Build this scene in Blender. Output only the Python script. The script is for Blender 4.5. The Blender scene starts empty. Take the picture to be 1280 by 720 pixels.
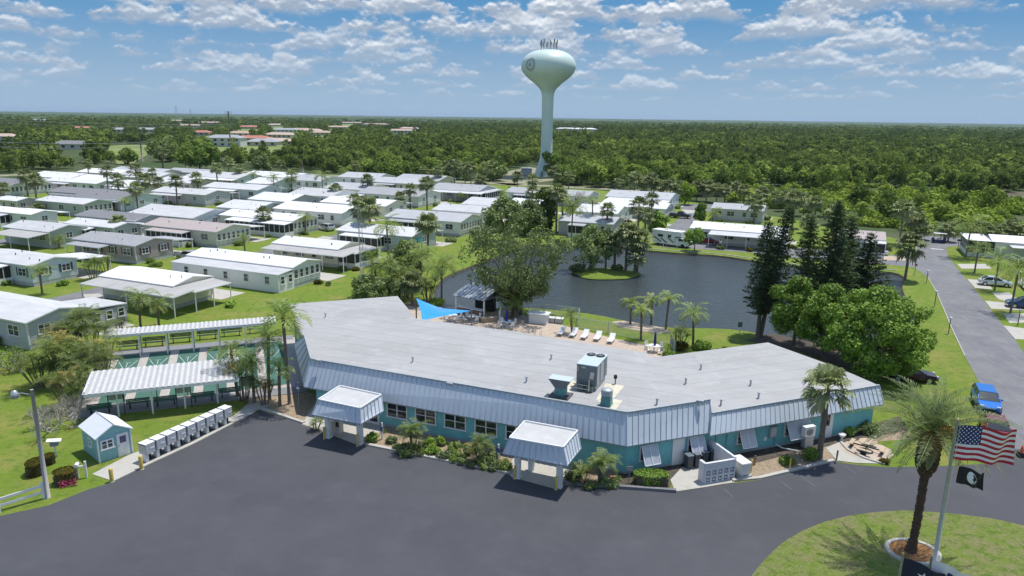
import bpy, bmesh, math, random
import numpy as np
from mathutils import Vector, Matrix
from mathutils.geometry import tessellate_polygon
R = math.radians
scene = bpy.context.scene
COL = scene.collection
# ------------------------------------------------------------------ camera
FPX = 900.0; CAMH = 24.0
PITCH = math.atan(214 / 900.0); ROLL = 0.0125
cam_d = bpy.data.cameras.new('camera'); cam = bpy.data.objects.new('camera', cam_d); COL.objects.link(cam)
cam_d.sensor_width = 36.0; cam_d.lens = 36.0 * FPX / 1280.0
cam_d.clip_start = 0.5; cam_d.clip_end = 60000
_f = Vector((0, math.cos(PITCH), -math.sin(PITCH))); _r = Vector((1, 0, 0)); _u = _r.cross(_f)
_c, _s = math.cos(ROLL), math.sin(ROLL)
_r2 = _r * _c + _u * _s; _u2 = _u * _c - _r * _s
cam.matrix_world = Matrix(((_r2.x, _u2.x, -_f.x, 0), (_r2.y, _u2.y, -_f.y, 0), (_r2.z, _u2.z, -_f.z, CAMH), (0, 0, 0, 1)))
scene.camera = cam
# ------------------------------------------------------------------ world, sun, exposure
SUNDIR = Vector((0.27, 0.22, 1.0)).normalized()
SUN_EL = math.asin(SUNDIR.z)
SUN_AZ = math.atan2(SUNDIR.x, SUNDIR.y)
world = bpy.data.worlds.new('World'); scene.world = world; world.use_nodes = True
wt = world.node_tree; wt.nodes.clear()
def wn(t, **k):
    n = wt.nodes.new(t)
    for a, b in k.items(): setattr(n, a, b)
    return n
def wmath(op, a, b=None, clamp=False):
    n = wn('ShaderNodeMath', operation=op, use_clamp=clamp)
    for i, v in enumerate((a, b)):
        if v is None: continue
        if hasattr(v, 'links') or isinstance(v, bpy.types.NodeSocket): wt.links.new(v, n.inputs[i])
        else: n.inputs[i].default_value = v
    return n.outputs[0]
SKY_STRENGTH = 0.14
sky = wn('ShaderNodeTexSky', sky_type='NISHITA', sun_disc=False, sun_elevation=SUN_EL, sun_rotation=SUN_AZ,
         altitude=20, air_density=1.0, dust_density=0.25, ozone_density=2.2)
tc = wn('ShaderNodeTexCoord')
sep = wn('ShaderNodeSeparateXYZ'); wt.links.new(tc.outputs['Generated'], sep.inputs[0])
zc = wmath('MAXIMUM', sep.outputs[2], 0.0)
def noise3(sx, sz, seed, scale, detail, rough=0.55, dz=0.0):
    c = wn('ShaderNodeCombineXYZ'); wt.links.new(wmath('MULTIPLY', sep.outputs[0], sx), c.inputs[0]); wt.links.new(wmath('ADD', wmath('MULTIPLY', sep.outputs[1], sx), seed), c.inputs[1])
    wt.links.new(wmath('MULTIPLY', wmath('ADD', zc, dz), sz), c.inputs[2])
    n = wn('ShaderNodeTexNoise'); n.inputs['Scale'].default_value = scale; n.inputs['Detail'].default_value = detail; n.inputs['Roughness'].default_value = rough
    wt.links.new(c.outputs[0], n.inputs['Vector']); return n.outputs['Fac']
def smooth(v, lo, hi, o0=0.0, o1=1.0):
    n = wn('ShaderNodeMapRange', interpolation_type='SMOOTHSTEP'); wt.links.new(v, n.inputs[0])
    for k, q in zip((1, 2, 3, 4), (lo, hi, o0, o1)): n.inputs[k].default_value = q
    return n.outputs[0]
def mixc(f, a, b):
    n = wn('ShaderNodeMixRGB')
    for k, v in zip((0, 1, 2), (f, a, b)):
        if isinstance(v, bpy.types.NodeSocket): wt.links.new(v, n.inputs[k])
        else: n.inputs[k].default_value = (*v, 1) if k else v
    return n.outputs[0]
# clear air: blue above, pale blue at the horizon, the sky texture higher up
skc = wn('ShaderNodeVectorMath', operation='SCALE'); wt.links.new(sky.outputs[0], skc.inputs[0]); skc.inputs['Scale'].default_value = SKY_STRENGTH
cur = mixc(smooth(zc, 0.0, 0.16), (0.29, 0.41, 0.54), (0.085, 0.25, 0.47))
cur = mixc(smooth(zc, 0.22, 0.45), cur, skc.outputs[0])
# rows of fair-weather cumulus: flat grey bases, billowing bright tops, near rows over far ones
pa = noise3(1.0, 1.7, 0.0, 34.0, 5.0, 0.58); pb = noise3(1.0, 1.7, 0.0, 34.0, 2.5, 0.55, 0.004)
wob = noise3(1.0, 0.0, 7.0, 5.0, 2.0)
ROWS = [(0.026, 0.010, 13, .35), (0.038, 0.013, 11, .55), (0.051, 0.016, 10, .68), (0.066, 0.020, 9, .64), (0.083, 0.025, 8, .76), (0.103, 0.030, 7, .85), (0.127, 0.036, 6, .9), (0.156, 0.042, 5, .92), (0.19, 0.05, 4.5, .92),
        (0.25, 0.08, 4, .9), (0.36, 0.12, 3, .85), (0.52, 0.16, 2.5, .8)]  # rows above the frame, added for ambient light and reflections
for i, (b0, A, fr, op) in enumerate(ROWS):
    n1 = noise3(1.0, 0.0, 3.7 * i + 1.3, fr, 1.5)
    base = wmath('ADD', wmath('MULTIPLY', wmath('SUBTRACT', wob, 0.5), A * 1.3), b0)
    el = wmath('SUBTRACT', zc, base)
    top = wmath('ADD', wmath('MULTIPLY', wmath('SUBTRACT', n1, 0.37), A * 5.2), wmath('MULTIPLY', wmath('SUBTRACT', pa, 0.5), A * 2.6))
    m = wmath('MULTIPLY', smooth(wmath('SUBTRACT', top, el), 0.0, A * 0.45), smooth(wmath('ADD', el, wmath('MULTIPLY', wmath('SUBTRACT', pa, 0.5), A * 0.8)), -A * .22, A * .18))
    br = wmath('ADD', wmath('DIVIDE', el, A * 1.5), wmath('MULTIPLY', wmath('SUBTRACT', pa, pb), 3.2))
    bright = smooth(br, 0.0, 0.95)
    hz_ = max(0.0, 1 - b0 / 0.12)
    lo_c = tuple(a * (1 - hz_) + c * hz_ for a, c in zip((0.31, 0.37, 0.46), (0.33, 0.42, 0.54))); hi_c = tuple(a * (1 - hz_) + c * hz_ for a, c in zip((0.84, 0.86, 0.88), (0.60, 0.66, 0.73)))
    cur = mixc(wmath('MULTIPLY', m, op), cur, mixc(bright, lo_c, hi_c))
bg_cl = wn('ShaderNodeBackground'); wt.links.new(cur, bg_cl.inputs[0]); bg_cl.inputs[1].default_value = 1.1
wo = wn('ShaderNodeOutputWorld'); wt.links.new(bg_cl.outputs[0], wo.inputs[0])
sun_d = bpy.data.lights.new('sun', 'SUN'); sun_d.energy = 3.9; sun_d.angle = R(0.5); sun_d.color = (1.0, 0.965, 0.91)
sun = bpy.data.objects.new('sun', sun_d); COL.objects.link(sun)
sun.rotation_euler = SUNDIR.to_track_quat('Z', 'Y').to_euler(); sun.location = (0, 0, 100)
scene.view_settings.view_transform = 'Standard'; scene.view_settings.look = 'None'
scene.view_settings.exposure = 0.15; scene.view_settings.gamma = 1.0; scene.view_settings.use_curve_mapping = False
scene.render.engine = 'CYCLES'
scene.cycles.max_bounces = 6; scene.cycles.diffuse_bounces = 3; scene.cycles.glossy_bounces = 3
scene.cycles.transparent_max_bounces = 6; scene.cycles.caustics_reflective = False; scene.cycles.caustics_refractive = False

# ------------------------------------------------------------------ pixel <-> world helpers (points on real planes)
def G(px, py, z=0.0):
    d = _f + _r2 * ((px - 640) / FPX) - _u2 * ((py - 360) / FPX)
    t = (z - CAMH) / d.z
    p = d * t
    return Vector((p.x, p.y, z))
def PJ(x, y, z):
    v = Vector((x, y, z - CAMH)); dd = v.dot(_f)
    return 640 + FPX * v.dot(_r2) / dd, 360 - FPX * v.dot(_u2) / dd
def height_at(g, py):
    lo, hi = 0.0, 60.0
    for _ in range(40):
        m = (lo + hi) / 2
        if PJ(g.x, g.y, m)[1] > py: lo = m
        else: hi = m
    return lo
def on_wall(px, py, P0, P1):
    """where the sight line meets the vertical plane through P0, P1: distance along it, height"""
    d = _f + _r2 * ((px - 640) / FPX) - _u2 * ((py - 360) / FPX)
    a = Vector((P1.x - P0.x, P1.y - P0.y, 0)).normalized(); n = Vector((-a.y, a.x, 0))
    t = n.dot(Vector((P0.x, P0.y, 0))) / n.dot(d)
    p = d * t; p.z += CAMH
    return (p - Vector((P0.x, P0.y, 0))).dot(a), p.z
TH = R(-24.0)
U = Vector((math.cos(TH), math.sin(TH), 0)); V = Vector((-math.sin(TH), math.cos(TH), 0))

# ------------------------------------------------------------------ materials
MATS = {}
def mat(name, col, rough=0.8, metal=0.0, var=0.08, scale=3.0, bump=0.0, bscale=20.0, col2=None, spec=0.5, stretch=None, coat=0.0, objvar=0.0):
    if name in MATS: return MATS[name]
    m = bpy.data.materials.new(name); m.use_nodes = True; t = m.node_tree
    b = t.nodes['Principled BSDF']
    b.inputs['Roughness'].default_value = rough; b.inputs['Metallic'].default_value = metal
    b.inputs['Specular IOR Level'].default_value = spec
    if coat: b.inputs['Coat Weight'].default_value = coat
    tcn = t.nodes.new('ShaderNodeTexCoord'); src = tcn.outputs['Object']
    if stretch:
        mp = t.nodes.new('ShaderNodeMapping'); mp.inputs['Scale'].default_value = stretch; t.links.new(src, mp.inputs[0]); src = mp.outputs[0]
    if var > 0 or col2:
        n = t.nodes.new('ShaderNodeTexNoise'); n.inputs['Scale'].default_value = scale; n.inputs['Detail'].default_value = 5; n.inputs['Roughness'].default_value = 0.65
        t.links.new(src, n.inputs['Vector'])
        mr = t.nodes.new('ShaderNodeMapRange'); t.links.new(n.outputs['Fac'], mr.inputs[0])
        mr.inputs[1].default_value = 0.3; mr.inputs[2].default_value = 0.7
        mx = t.nodes.new('ShaderNodeMixRGB'); t.links.new(mr.outputs[0], mx.inputs[0])
        c2 = col2 or tuple(min(1, c * (1 + var)) for c in col)
        c1 = col if col2 else tuple(c * (1 - var) for c in col)
        mx.inputs[1].default_value = (*c1, 1); mx.inputs[2].default_value = (*c2, 1)
        t.links.new(mx.outputs[0], b.inputs['Base Color'])
    else:
        b.inputs['Base Color'].default_value = (*col, 1)
    if objvar:
        oi = t.nodes.new('ShaderNodeObjectInfo'); mo = t.nodes.new('ShaderNodeMapRange'); t.links.new(oi.outputs['Random'], mo.inputs[0]); mo.inputs[3].default_value = 1 - objvar; mo.inputs[4].default_value = 1 + objvar * .35
        hv = t.nodes.new('ShaderNodeHueSaturation'); t.links.new(mo.outputs[0], hv.inputs['Value'])
        l = b.inputs['Base Color'].links; t.links.new(l[0].from_socket, hv.inputs['Color']); t.links.new(hv.outputs[0], b.inputs['Base Color'])
    if bump > 0:
        n2 = t.nodes.new('ShaderNodeTexNoise'); n2.inputs['Scale'].default_value = bscale; n2.inputs['Detail'].default_value = 4
        t.links.new(src, n2.inputs['Vector'])
        bp = t.nodes.new('ShaderNodeBump'); bp.inputs['Strength'].default_value = bump; bp.inputs['Distance'].default_value = 0.05
        t.links.new(n2.outputs['Fac'], bp.inputs['Height']); t.links.new(bp.outputs[0], b.inputs['Normal'])
    MATS[name] = m
    return m

def layered(name, layers, rough=0.9, bump=0.3, bscale=8.0, spec=0.3, lines=None):
    """base colour built from a list (colour, noise scale, lo, hi, stretch) laid over one another"""
    m = bpy.data.materials.new(name); m.use_nodes = True; t = m.node_tree; b = t.nodes['Principled BSDF']
    b.inputs['Roughness'].default_value = rough; b.inputs['Specular IOR Level'].default_value = spec
    g = t.nodes.new('ShaderNodeNewGeometry'); cur = None
    for i, (col, sc, lo, hi, st) in enumerate(layers):
        if cur is None:
            c = t.nodes.new('ShaderNodeRGB'); c.outputs[0].default_value = (*col, 1); cur = c.outputs[0]; continue
        mp = t.nodes.new('ShaderNodeMapping'); mp.inputs['Scale'].default_value = st; mp.inputs['Location'].default_value = (i * 13.7, i * 5.1, 0)
        t.links.new(g.outputs['Position'], mp.inputs[0])
        n = t.nodes.new('ShaderNodeTexNoise'); n.inputs['Scale'].default_value = sc; n.inputs['Detail'].default_value = 6; n.inputs['Roughness'].default_value = 0.68
        t.links.new(mp.outputs[0], n.inputs['Vector'])
        mr = t.nodes.new('ShaderNodeMapRange'); mr.inputs[1].default_value = lo; mr.inputs[2].default_value = hi; t.links.new(n.outputs['Fac'], mr.inputs[0])
        mx = t.nodes.new('ShaderNodeMixRGB'); t.links.new(mr.outputs[0], mx.inputs[0]); t.links.new(cur, mx.inputs[1]); mx.inputs[2].default_value = (*col, 1)
        cur = mx.outputs[0]
    t.links.new(cur, b.inputs['Base Color'])
    if bump:
        n2 = t.nodes.new('ShaderNodeTexNoise'); n2.inputs['Scale'].default_value = bscale; n2.inputs['Detail'].default_value = 5; n2.inputs['Roughness'].default_value = 0.7
        t.links.new(g.outputs['Position'], n2.inputs['Vector'])
        bp = t.nodes.new('ShaderNodeBump'); bp.inputs['Strength'].default_value = bump; bp.inputs['Distance'].default_value = 0.12
        t.links.new(n2.outputs['Fac'], bp.inputs['Height']); t.links.new(bp.outputs[0], b.inputs['Normal'])
    MATS[name] = m
    return m
O1 = (1, 1, 1)
M_lawn = layered('lawn_grass', [((0.165, 0.25, 0.02), 0, 0, 0, O1), ((0.28, 0.27, 0.06), 0.25, 0.46, 0.64, O1), ((0.105, 0.18, 0.015), 1.3, 0.48, 0.66, O1),
                                ((0.26, 0.25, 0.11), 0.9, 0.56, 0.75, (1, 2.5, 1)), ((0.21, 0.27, 0.05), 4.0, 0.5, 0.72, O1), ((0.075, 0.12, 0.02), 11, 0.52, 0.72, O1)], bump=0.9, bscale=12)
M_islandlawn = layered('dry_lawn_grass', [((0.19, 0.265, 0.035), 0, 0, 0, O1), ((0.27, 0.25, 0.11), 0.6, 0.42, 0.60, O1), ((0.105, 0.18, 0.015), 1.8, 0.48, 0.64, O1),
                                ((0.34, 0.30, 0.16), 4.5, 0.52, 0.68, O1), ((0.09, 0.14, 0.02), 14, 0.5, 0.7, O1)], bump=1.0, bscale=14)
M_forestfloor = layered('forest_floor', [((0.05, 0.085, 0.02), 0, 0, 0, O1), ((0.09, 0.10, 0.04), 0.03, 0.45, 0.6, O1), ((0.03, 0.055, 0.012), 0.15, 0.5, 0.65, O1)], bump=0.3, bscale=0.6)
M_newasphalt = layered('sealed_asphalt', [((0.078, 0.079, 0.087), 0, 0, 0, O1), ((0.066, 0.067, 0.075), 0.10, 0.42, 0.62, O1), ((0.092, 0.093, 0.101), 0.35, 0.5, 0.8, O1),
                                    ((0.068, 0.069, 0.076), 0.6, 0.6, 0.72, (1, 1.6, 1)), ((0.072, 0.073, 0.08), 2.6, 0.6, 0.72, O1), ((0.12, 0.12, 0.13), 14, 0.6, 0.8, O1)], rough=0.8, bump=0.25, bscale=22)
M_oldasphalt = layered('worn_asphalt', [((0.20, 0.20, 0.205), 0, 0, 0, O1), ((0.16, 0.16, 0.168), 0.2, 0.42, 0.62, O1), ((0.25, 0.25, 0.25), 0.8, 0.5, 0.75, (2, 0.5, 1)), ((0.13, 0.13, 0.14), 3, 0.6, 0.75, O1)], rough=0.85, bump=0.12, bscale=20)
M_concrete = layered('pale_concrete', [((0.46, 0.44, 0.39), 0, 0, 0, O1), ((0.36, 0.34, 0.30), 0.8, 0.5, 0.75, O1), ((0.55, 0.53, 0.47), 3, 0.55, 0.8, O1)], bump=0.05)
M_mulch = layered('bark_mulch', [((0.44, 0.34, 0.23), 0, 0, 0, O1), ((0.26, 0.18, 0.12), 4, 0.47, 0.64, O1), ((0.56, 0.47, 0.35), 9, 0.55, 0.7, O1)], bump=0.9, bscale=18)
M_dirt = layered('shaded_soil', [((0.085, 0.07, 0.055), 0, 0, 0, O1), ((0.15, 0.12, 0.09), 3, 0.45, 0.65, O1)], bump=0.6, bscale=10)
M_sand = layered('dry_verge', [((0.33, 0.30, 0.22), 0, 0, 0, O1), ((0.18, 0.21, 0.08), 0.4, 0.45, 0.6, O1)], bump=0.1)
M_paver = layered('tan_pavers', [((0.47, 0.37, 0.28), 0, 0, 0, O1), ((0.52, 0.44, 0.36), 1.5, 0.45, 0.6, O1), ((0.42, 0.29, 0.20), 4, 0.55, 0.7, O1)], bump=0.1)
M_roofmem = layered('roof_membrane', [((0.395, 0.39, 0.38), 0, 0, 0, O1), ((0.36, 0.357, 0.35), 0.3, 0.42, 0.62, (0.8, 1.6, 1)), ((0.43, 0.425, 0.415), 0.8, 0.5, 0.72, (0.7, 2, 1)),
                                      ((0.355, 0.35, 0.34), 0.18, 0.55, 0.61, O1), ((0.425, 0.42, 0.41), 0.22, 0.58, 0.66, (1.4, 1, 1)), ((0.29, 0.285, 0.28), 1.5, 0.62, 0.72, (0.7, 2.5, 1))], rough=0.7, bump=0.05)
def water_mat():
    m = bpy.data.materials.new('pond_water'); m.use_nodes = True; t = m.node_tree; b = t.nodes['Principled BSDF']
    b.inputs['Base Color'].default_value = (0.030, 0.042, 0.045, 1); b.inputs['Roughness'].default_value = 0.12; b.inputs['IOR'].default_value = 1.33
    g = t.nodes.new('ShaderNodeNewGeometry'); mp = t.nodes.new('ShaderNodeMapping'); mp.inputs['Scale'].default_value = (1.0, 1.9, 1); mp.inputs['Rotation'].default_value = (0, 0, 0.35)
    t.links.new(g.outputs['Position'], mp.inputs[0])
    n = t.nodes.new('ShaderNodeTexNoise'); n.inputs['Scale'].default_value = 1.1; n.inputs['Detail'].default_value = 5; n.inputs['Roughness'].default_value = 0.6
    t.links.new(mp.outputs[0], n.inputs['Vector'])
    bp = t.nodes.new('ShaderNodeBump'); bp.inputs['Strength'].default_value = 0.6; bp.inputs['Distance'].default_value = 0.25
    t.links.new(n.outputs['Fac'], bp.inputs['Height']); t.links.new(bp.outputs[0], b.inputs['Normal'])
    n3 = t.nodes.new('ShaderNodeTexNoise'); n3.inputs['Scale'].default_value = 0.07; n3.inputs['Detail'].default_value = 3; t.links.new(g.outputs['Position'], n3.inputs['Vector'])
    mx = t.nodes.new('ShaderNodeMixRGB'); mx.inputs[1].default_value = (0.028, 0.036, 0.036, 1); mx.inputs[2].default_value = (0.07, 0.085, 0.088, 1)
    t.links.new(n3.outputs['Fac'], mx.inputs[0]); t.links.new(mx.outputs[0], b.inputs['Base Color'])
    return m
M_water = water_mat()
def leaf_mat(name, c1, c2, c3=None, trans=0.25, gloss=0.0, obj_var=0.25):
    """leaves: tint varies leaf by leaf and tree by tree"""
    m = bpy.data.materials.new(name); m.use_nodes = True; t = m.node_tree; t.nodes.clear()
    out = t.nodes.new('ShaderNodeOutputMaterial')
    g = t.nodes.new('ShaderNodeNewGeometry'); oi = t.nodes.new('ShaderNodeObjectInfo')
    at = t.nodes.new('ShaderNodeAttribute'); at.attribute_name = 'tint'
    mx = t.nodes.new('ShaderNodeMixRGB'); mx.inputs[1].default_value = (*c1, 1); mx.inputs[2].default_value = (*c2, 1)
    t.links.new(g.outputs['Random Per Island'], mx.inputs[0])
    mx2 = t.nodes.new('ShaderNodeMixRGB'); t.links.new(at.outputs['Fac'], mx2.inputs[0]); t.links.new(mx.outputs[0], mx2.inputs[1]); mx2.inputs[2].default_value = (*(c3 or c2), 1)
    hs = t.nodes.new('ShaderNodeHueSaturation'); t.links.new(mx2.outputs[0], hs.inputs['Color'])
    mr = t.nodes.new('ShaderNodeMapRange'); mr.inputs[3].default_value = 1 - obj_var; mr.inputs[4].default_value = 1 + obj_var
    t.links.new(oi.outputs['Random'], mr.inputs[0]); t.links.new(mr.outputs[0], hs.inputs['Value'])
    d = t.nodes.new('ShaderNodeBsdfDiffuse'); t.links.new(hs.outputs[0], d.inputs[0])
    tr = t.nodes.new('ShaderNodeBsdfTranslucent'); t.links.new(hs.outputs[0], tr.inputs[0])
    ms = t.nodes.new('ShaderNodeMixShader'); ms.inputs[0].default_value = trans; t.links.new(d.outputs[0], ms.inputs[1]); t.links.new(tr.outputs[0], ms.inputs[2])
    last = ms.outputs[0]
    if gloss:
        gl = t.nodes.new('ShaderNodeBsdfGlossy'); gl.inputs['Roughness'].default_value = 0.55; gl.inputs[0].default_value = (0.8, 0.85, 0.8, 1)
        m2 = t.nodes.new('ShaderNodeMixShader'); m2.inputs[0].default_value = gloss; t.links.new(last, m2.inputs[1]); t.links.new(gl.outputs[0], m2.inputs[2]); last = m2.outputs[0]
    t.links.new(last, out.inputs[0])
    MATS[name] = m
    return m
L_broad = leaf_mat('broad_leaves', (0.105, 0.20, 0.024), (0.23, 0.37, 0.045), (0.36, 0.49, 0.08), trans=.25, gloss=0.03)
L_oak = leaf_mat('olive_leaves', (0.13, 0.18, 0.05), (0.22, 0.29, 0.09), (0.30, 0.36, 0.13), gloss=0.03)
L_dark = leaf_mat('dark_needles', (0.035, 0.065, 0.024), (0.075, 0.12, 0.04), (0.11, 0.17, 0.055), gloss=0.02)
L_pine = leaf_mat('pine_needles', (0.06, 0.11, 0.03), (0.12, 0.19, 0.05), (0.16, 0.23, 0.07), gloss=0.02)
L_forest = leaf_mat('forest_leaves', (0.09, 0.145, 0.035), (0.18, 0.255, 0.06), (0.33, 0.42, 0.085), obj_var=0.3)
L_scrub = leaf_mat('scrub_leaves', (0.16, 0.25, 0.03), (0.25, 0.35, 0.045), (0.34, 0.42, 0.08), obj_var=0.2)
L_fan = leaf_mat('fan_palm_leaves', (0.12, 0.16, 0.05), (0.24, 0.29, 0.11), (0.36, 0.34, 0.19), gloss=0.04)
L_feather = leaf_mat('feather_palm_leaves', (0.11, 0.19, 0.03), (0.22, 0.31, 0.055), (0.40, 0.42, 0.12), gloss=0.04)
L_date = leaf_mat('date_palm_leaves', (0.06, 0.10, 0.03), (0.15, 0.21, 0.065), (0.29, 0.31, 0.15), gloss=0.03)
L_bright = leaf_mat('bright_shrub_leaves', (0.14, 0.26, 0.02), (0.25, 0.38, 0.04), (0.36, 0.42, 0.08), gloss=0.04)
L_rust = leaf_mat('rusty_shrub_leaves', (0.10, 0.10, 0.02), (0.20, 0.13, 0.03), (0.10, 0.17, 0.03))
L_areca = leaf_mat('areca_leaves', (0.055, 0.115, 0.02), (0.14, 0.23, 0.035), (0.40, 0.30, 0.08), gloss=0.05)
L_dead = leaf_mat('dead_fronds', (0.16, 0.11, 0.06), (0.28, 0.21, 0.12), (0.34, 0.27, 0.18))
B_palm = mat('palm_bark', (0.20, 0.165, 0.13), 0.9, var=0.35, scale=6, bump=0.8, bscale=14, stretch=(1, 1, 5))
B_tree = mat('tree_bark', (0.16, 0.13, 0.10), 0.95, var=0.3, scale=5, bump=0.8, bscale=12)
B_dark = mat('date_palm_bark', (0.095, 0.06, 0.04), 0.95, var=0.5, scale=7, bump=1.0, bscale=12)
B_dead = mat('bleached_twigs', (0.42, 0.38, 0.33), 0.9, var=0.2, scale=6)
white = mat('white_paint', (0.80, 0.80, 0.79), 0.5, var=0.04)
trimw = mat('white_trim', (0.74, 0.75, 0.75), 0.5, var=0.05)
whiteroof = mat('white_roof_coating', (0.70, 0.70, 0.695), 0.6, var=0.12, scale=0.8, stretch=(.4, 1.6, 1), objvar=.28)
tanroof = mat('aged_aluminium_roof', (0.42, 0.41, 0.385), 0.6, var=0.15, scale=0.6, stretch=(2.5, .4, 1))
greyroof = mat('grey_shingles', (0.33, 0.33, 0.34), 0.85, var=0.12, scale=1.2, bump=0.2)
darkroof = mat('dark_grey_shingles', (0.21, 0.21, 0.22), 0.85, var=0.15, scale=1.2, bump=0.2)
paleroof = mat('pale_grey_roof', (0.42, 0.43, 0.44), 0.7, var=0.12, scale=0.8, stretch=(.5, 1.6, 1), objvar=.2)
brownroof = mat('pinkish_brown_shingles', (0.42, 0.36, 0.34), 0.85, var=0.1, scale=1.5, bump=0.2)
glass = mat('window_glass', (0.02, 0.03, 0.035), 0.06, var=0.0, spec=0.8)
darkscreen = mat('dark_screen', (0.025, 0.027, 0.03), 0.5, var=0.2, scale=2)
teal = mat('teal_painted_block', (0.18, 0.47, 0.49), 0.8, var=0.14, scale=0.9, bump=0.12, bscale=6)
mansard = mat('pale_blue_metal', (0.56, 0.62, 0.68), 0.5, var=0.07, scale=0.7, metal=0.05, stretch=(1, 1, .3))
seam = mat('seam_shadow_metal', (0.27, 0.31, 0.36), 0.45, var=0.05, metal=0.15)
alum = mat('aluminium', (0.55, 0.56, 0.57), 0.35, metal=0.7, var=0.1)
galv = mat('galvanised_steel', (0.42, 0.45, 0.47), 0.5, metal=0.3, var=0.12)
black = mat('black_rubber', (0.02, 0.02, 0.022), 0.7, var=0.1)
yellow = mat('yellow_paint', (0.62, 0.45, 0.10), 0.6, var=0.12, scale=4)
brick = mat('brown_brick', (0.24, 0.16, 0.11), 0.85, var=0.25, scale=8)
woodgrey = mat('weathered_wood', (0.26, 0.24, 0.22), 0.9, var=0.25, scale=4, stretch=(6, 6, 1))

# ------------------------------------------------------------------ objects
def tag(o, label=None, cat=None, group=None, kind=None):
    if label: o['label'] = label
    if cat: o['category'] = cat
    if group: o['group'] = group
    if kind: o['kind'] = kind
    return o
def thing(name, label, cat, loc=(0, 0, 0), rz=0.0, group=None):
    o = bpy.data.objects.new(name, None); COL.objects.link(o)
    o.empty_display_size = 0.3
    o.location = loc; o.rotation_euler = (0, 0, rz)
    return tag(o, label, cat, group)
def link_mesh(name, me, parent=None):
    o = bpy.data.objects.new(name, me); COL.objects.link(o)
    if parent is not None: o.parent = parent
    return o
def copy_thing(root, loc, rz, label, group=None, scale=1.0, cat=None):
    r = root.copy(); COL.objects.link(r); r.location = loc; r.rotation_euler = (0, 0, rz); r.scale = (scale,) * 3
    r['label'] = label
    if group: r['group'] = group
    if cat: r['category'] = cat
    for ch in list(root.children):
        c = ch.copy(); COL.objects.link(c); c.parent = r
        for g in ch.children:
            d = g.copy(); COL.objects.link(d); d.parent = c
    return r
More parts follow.
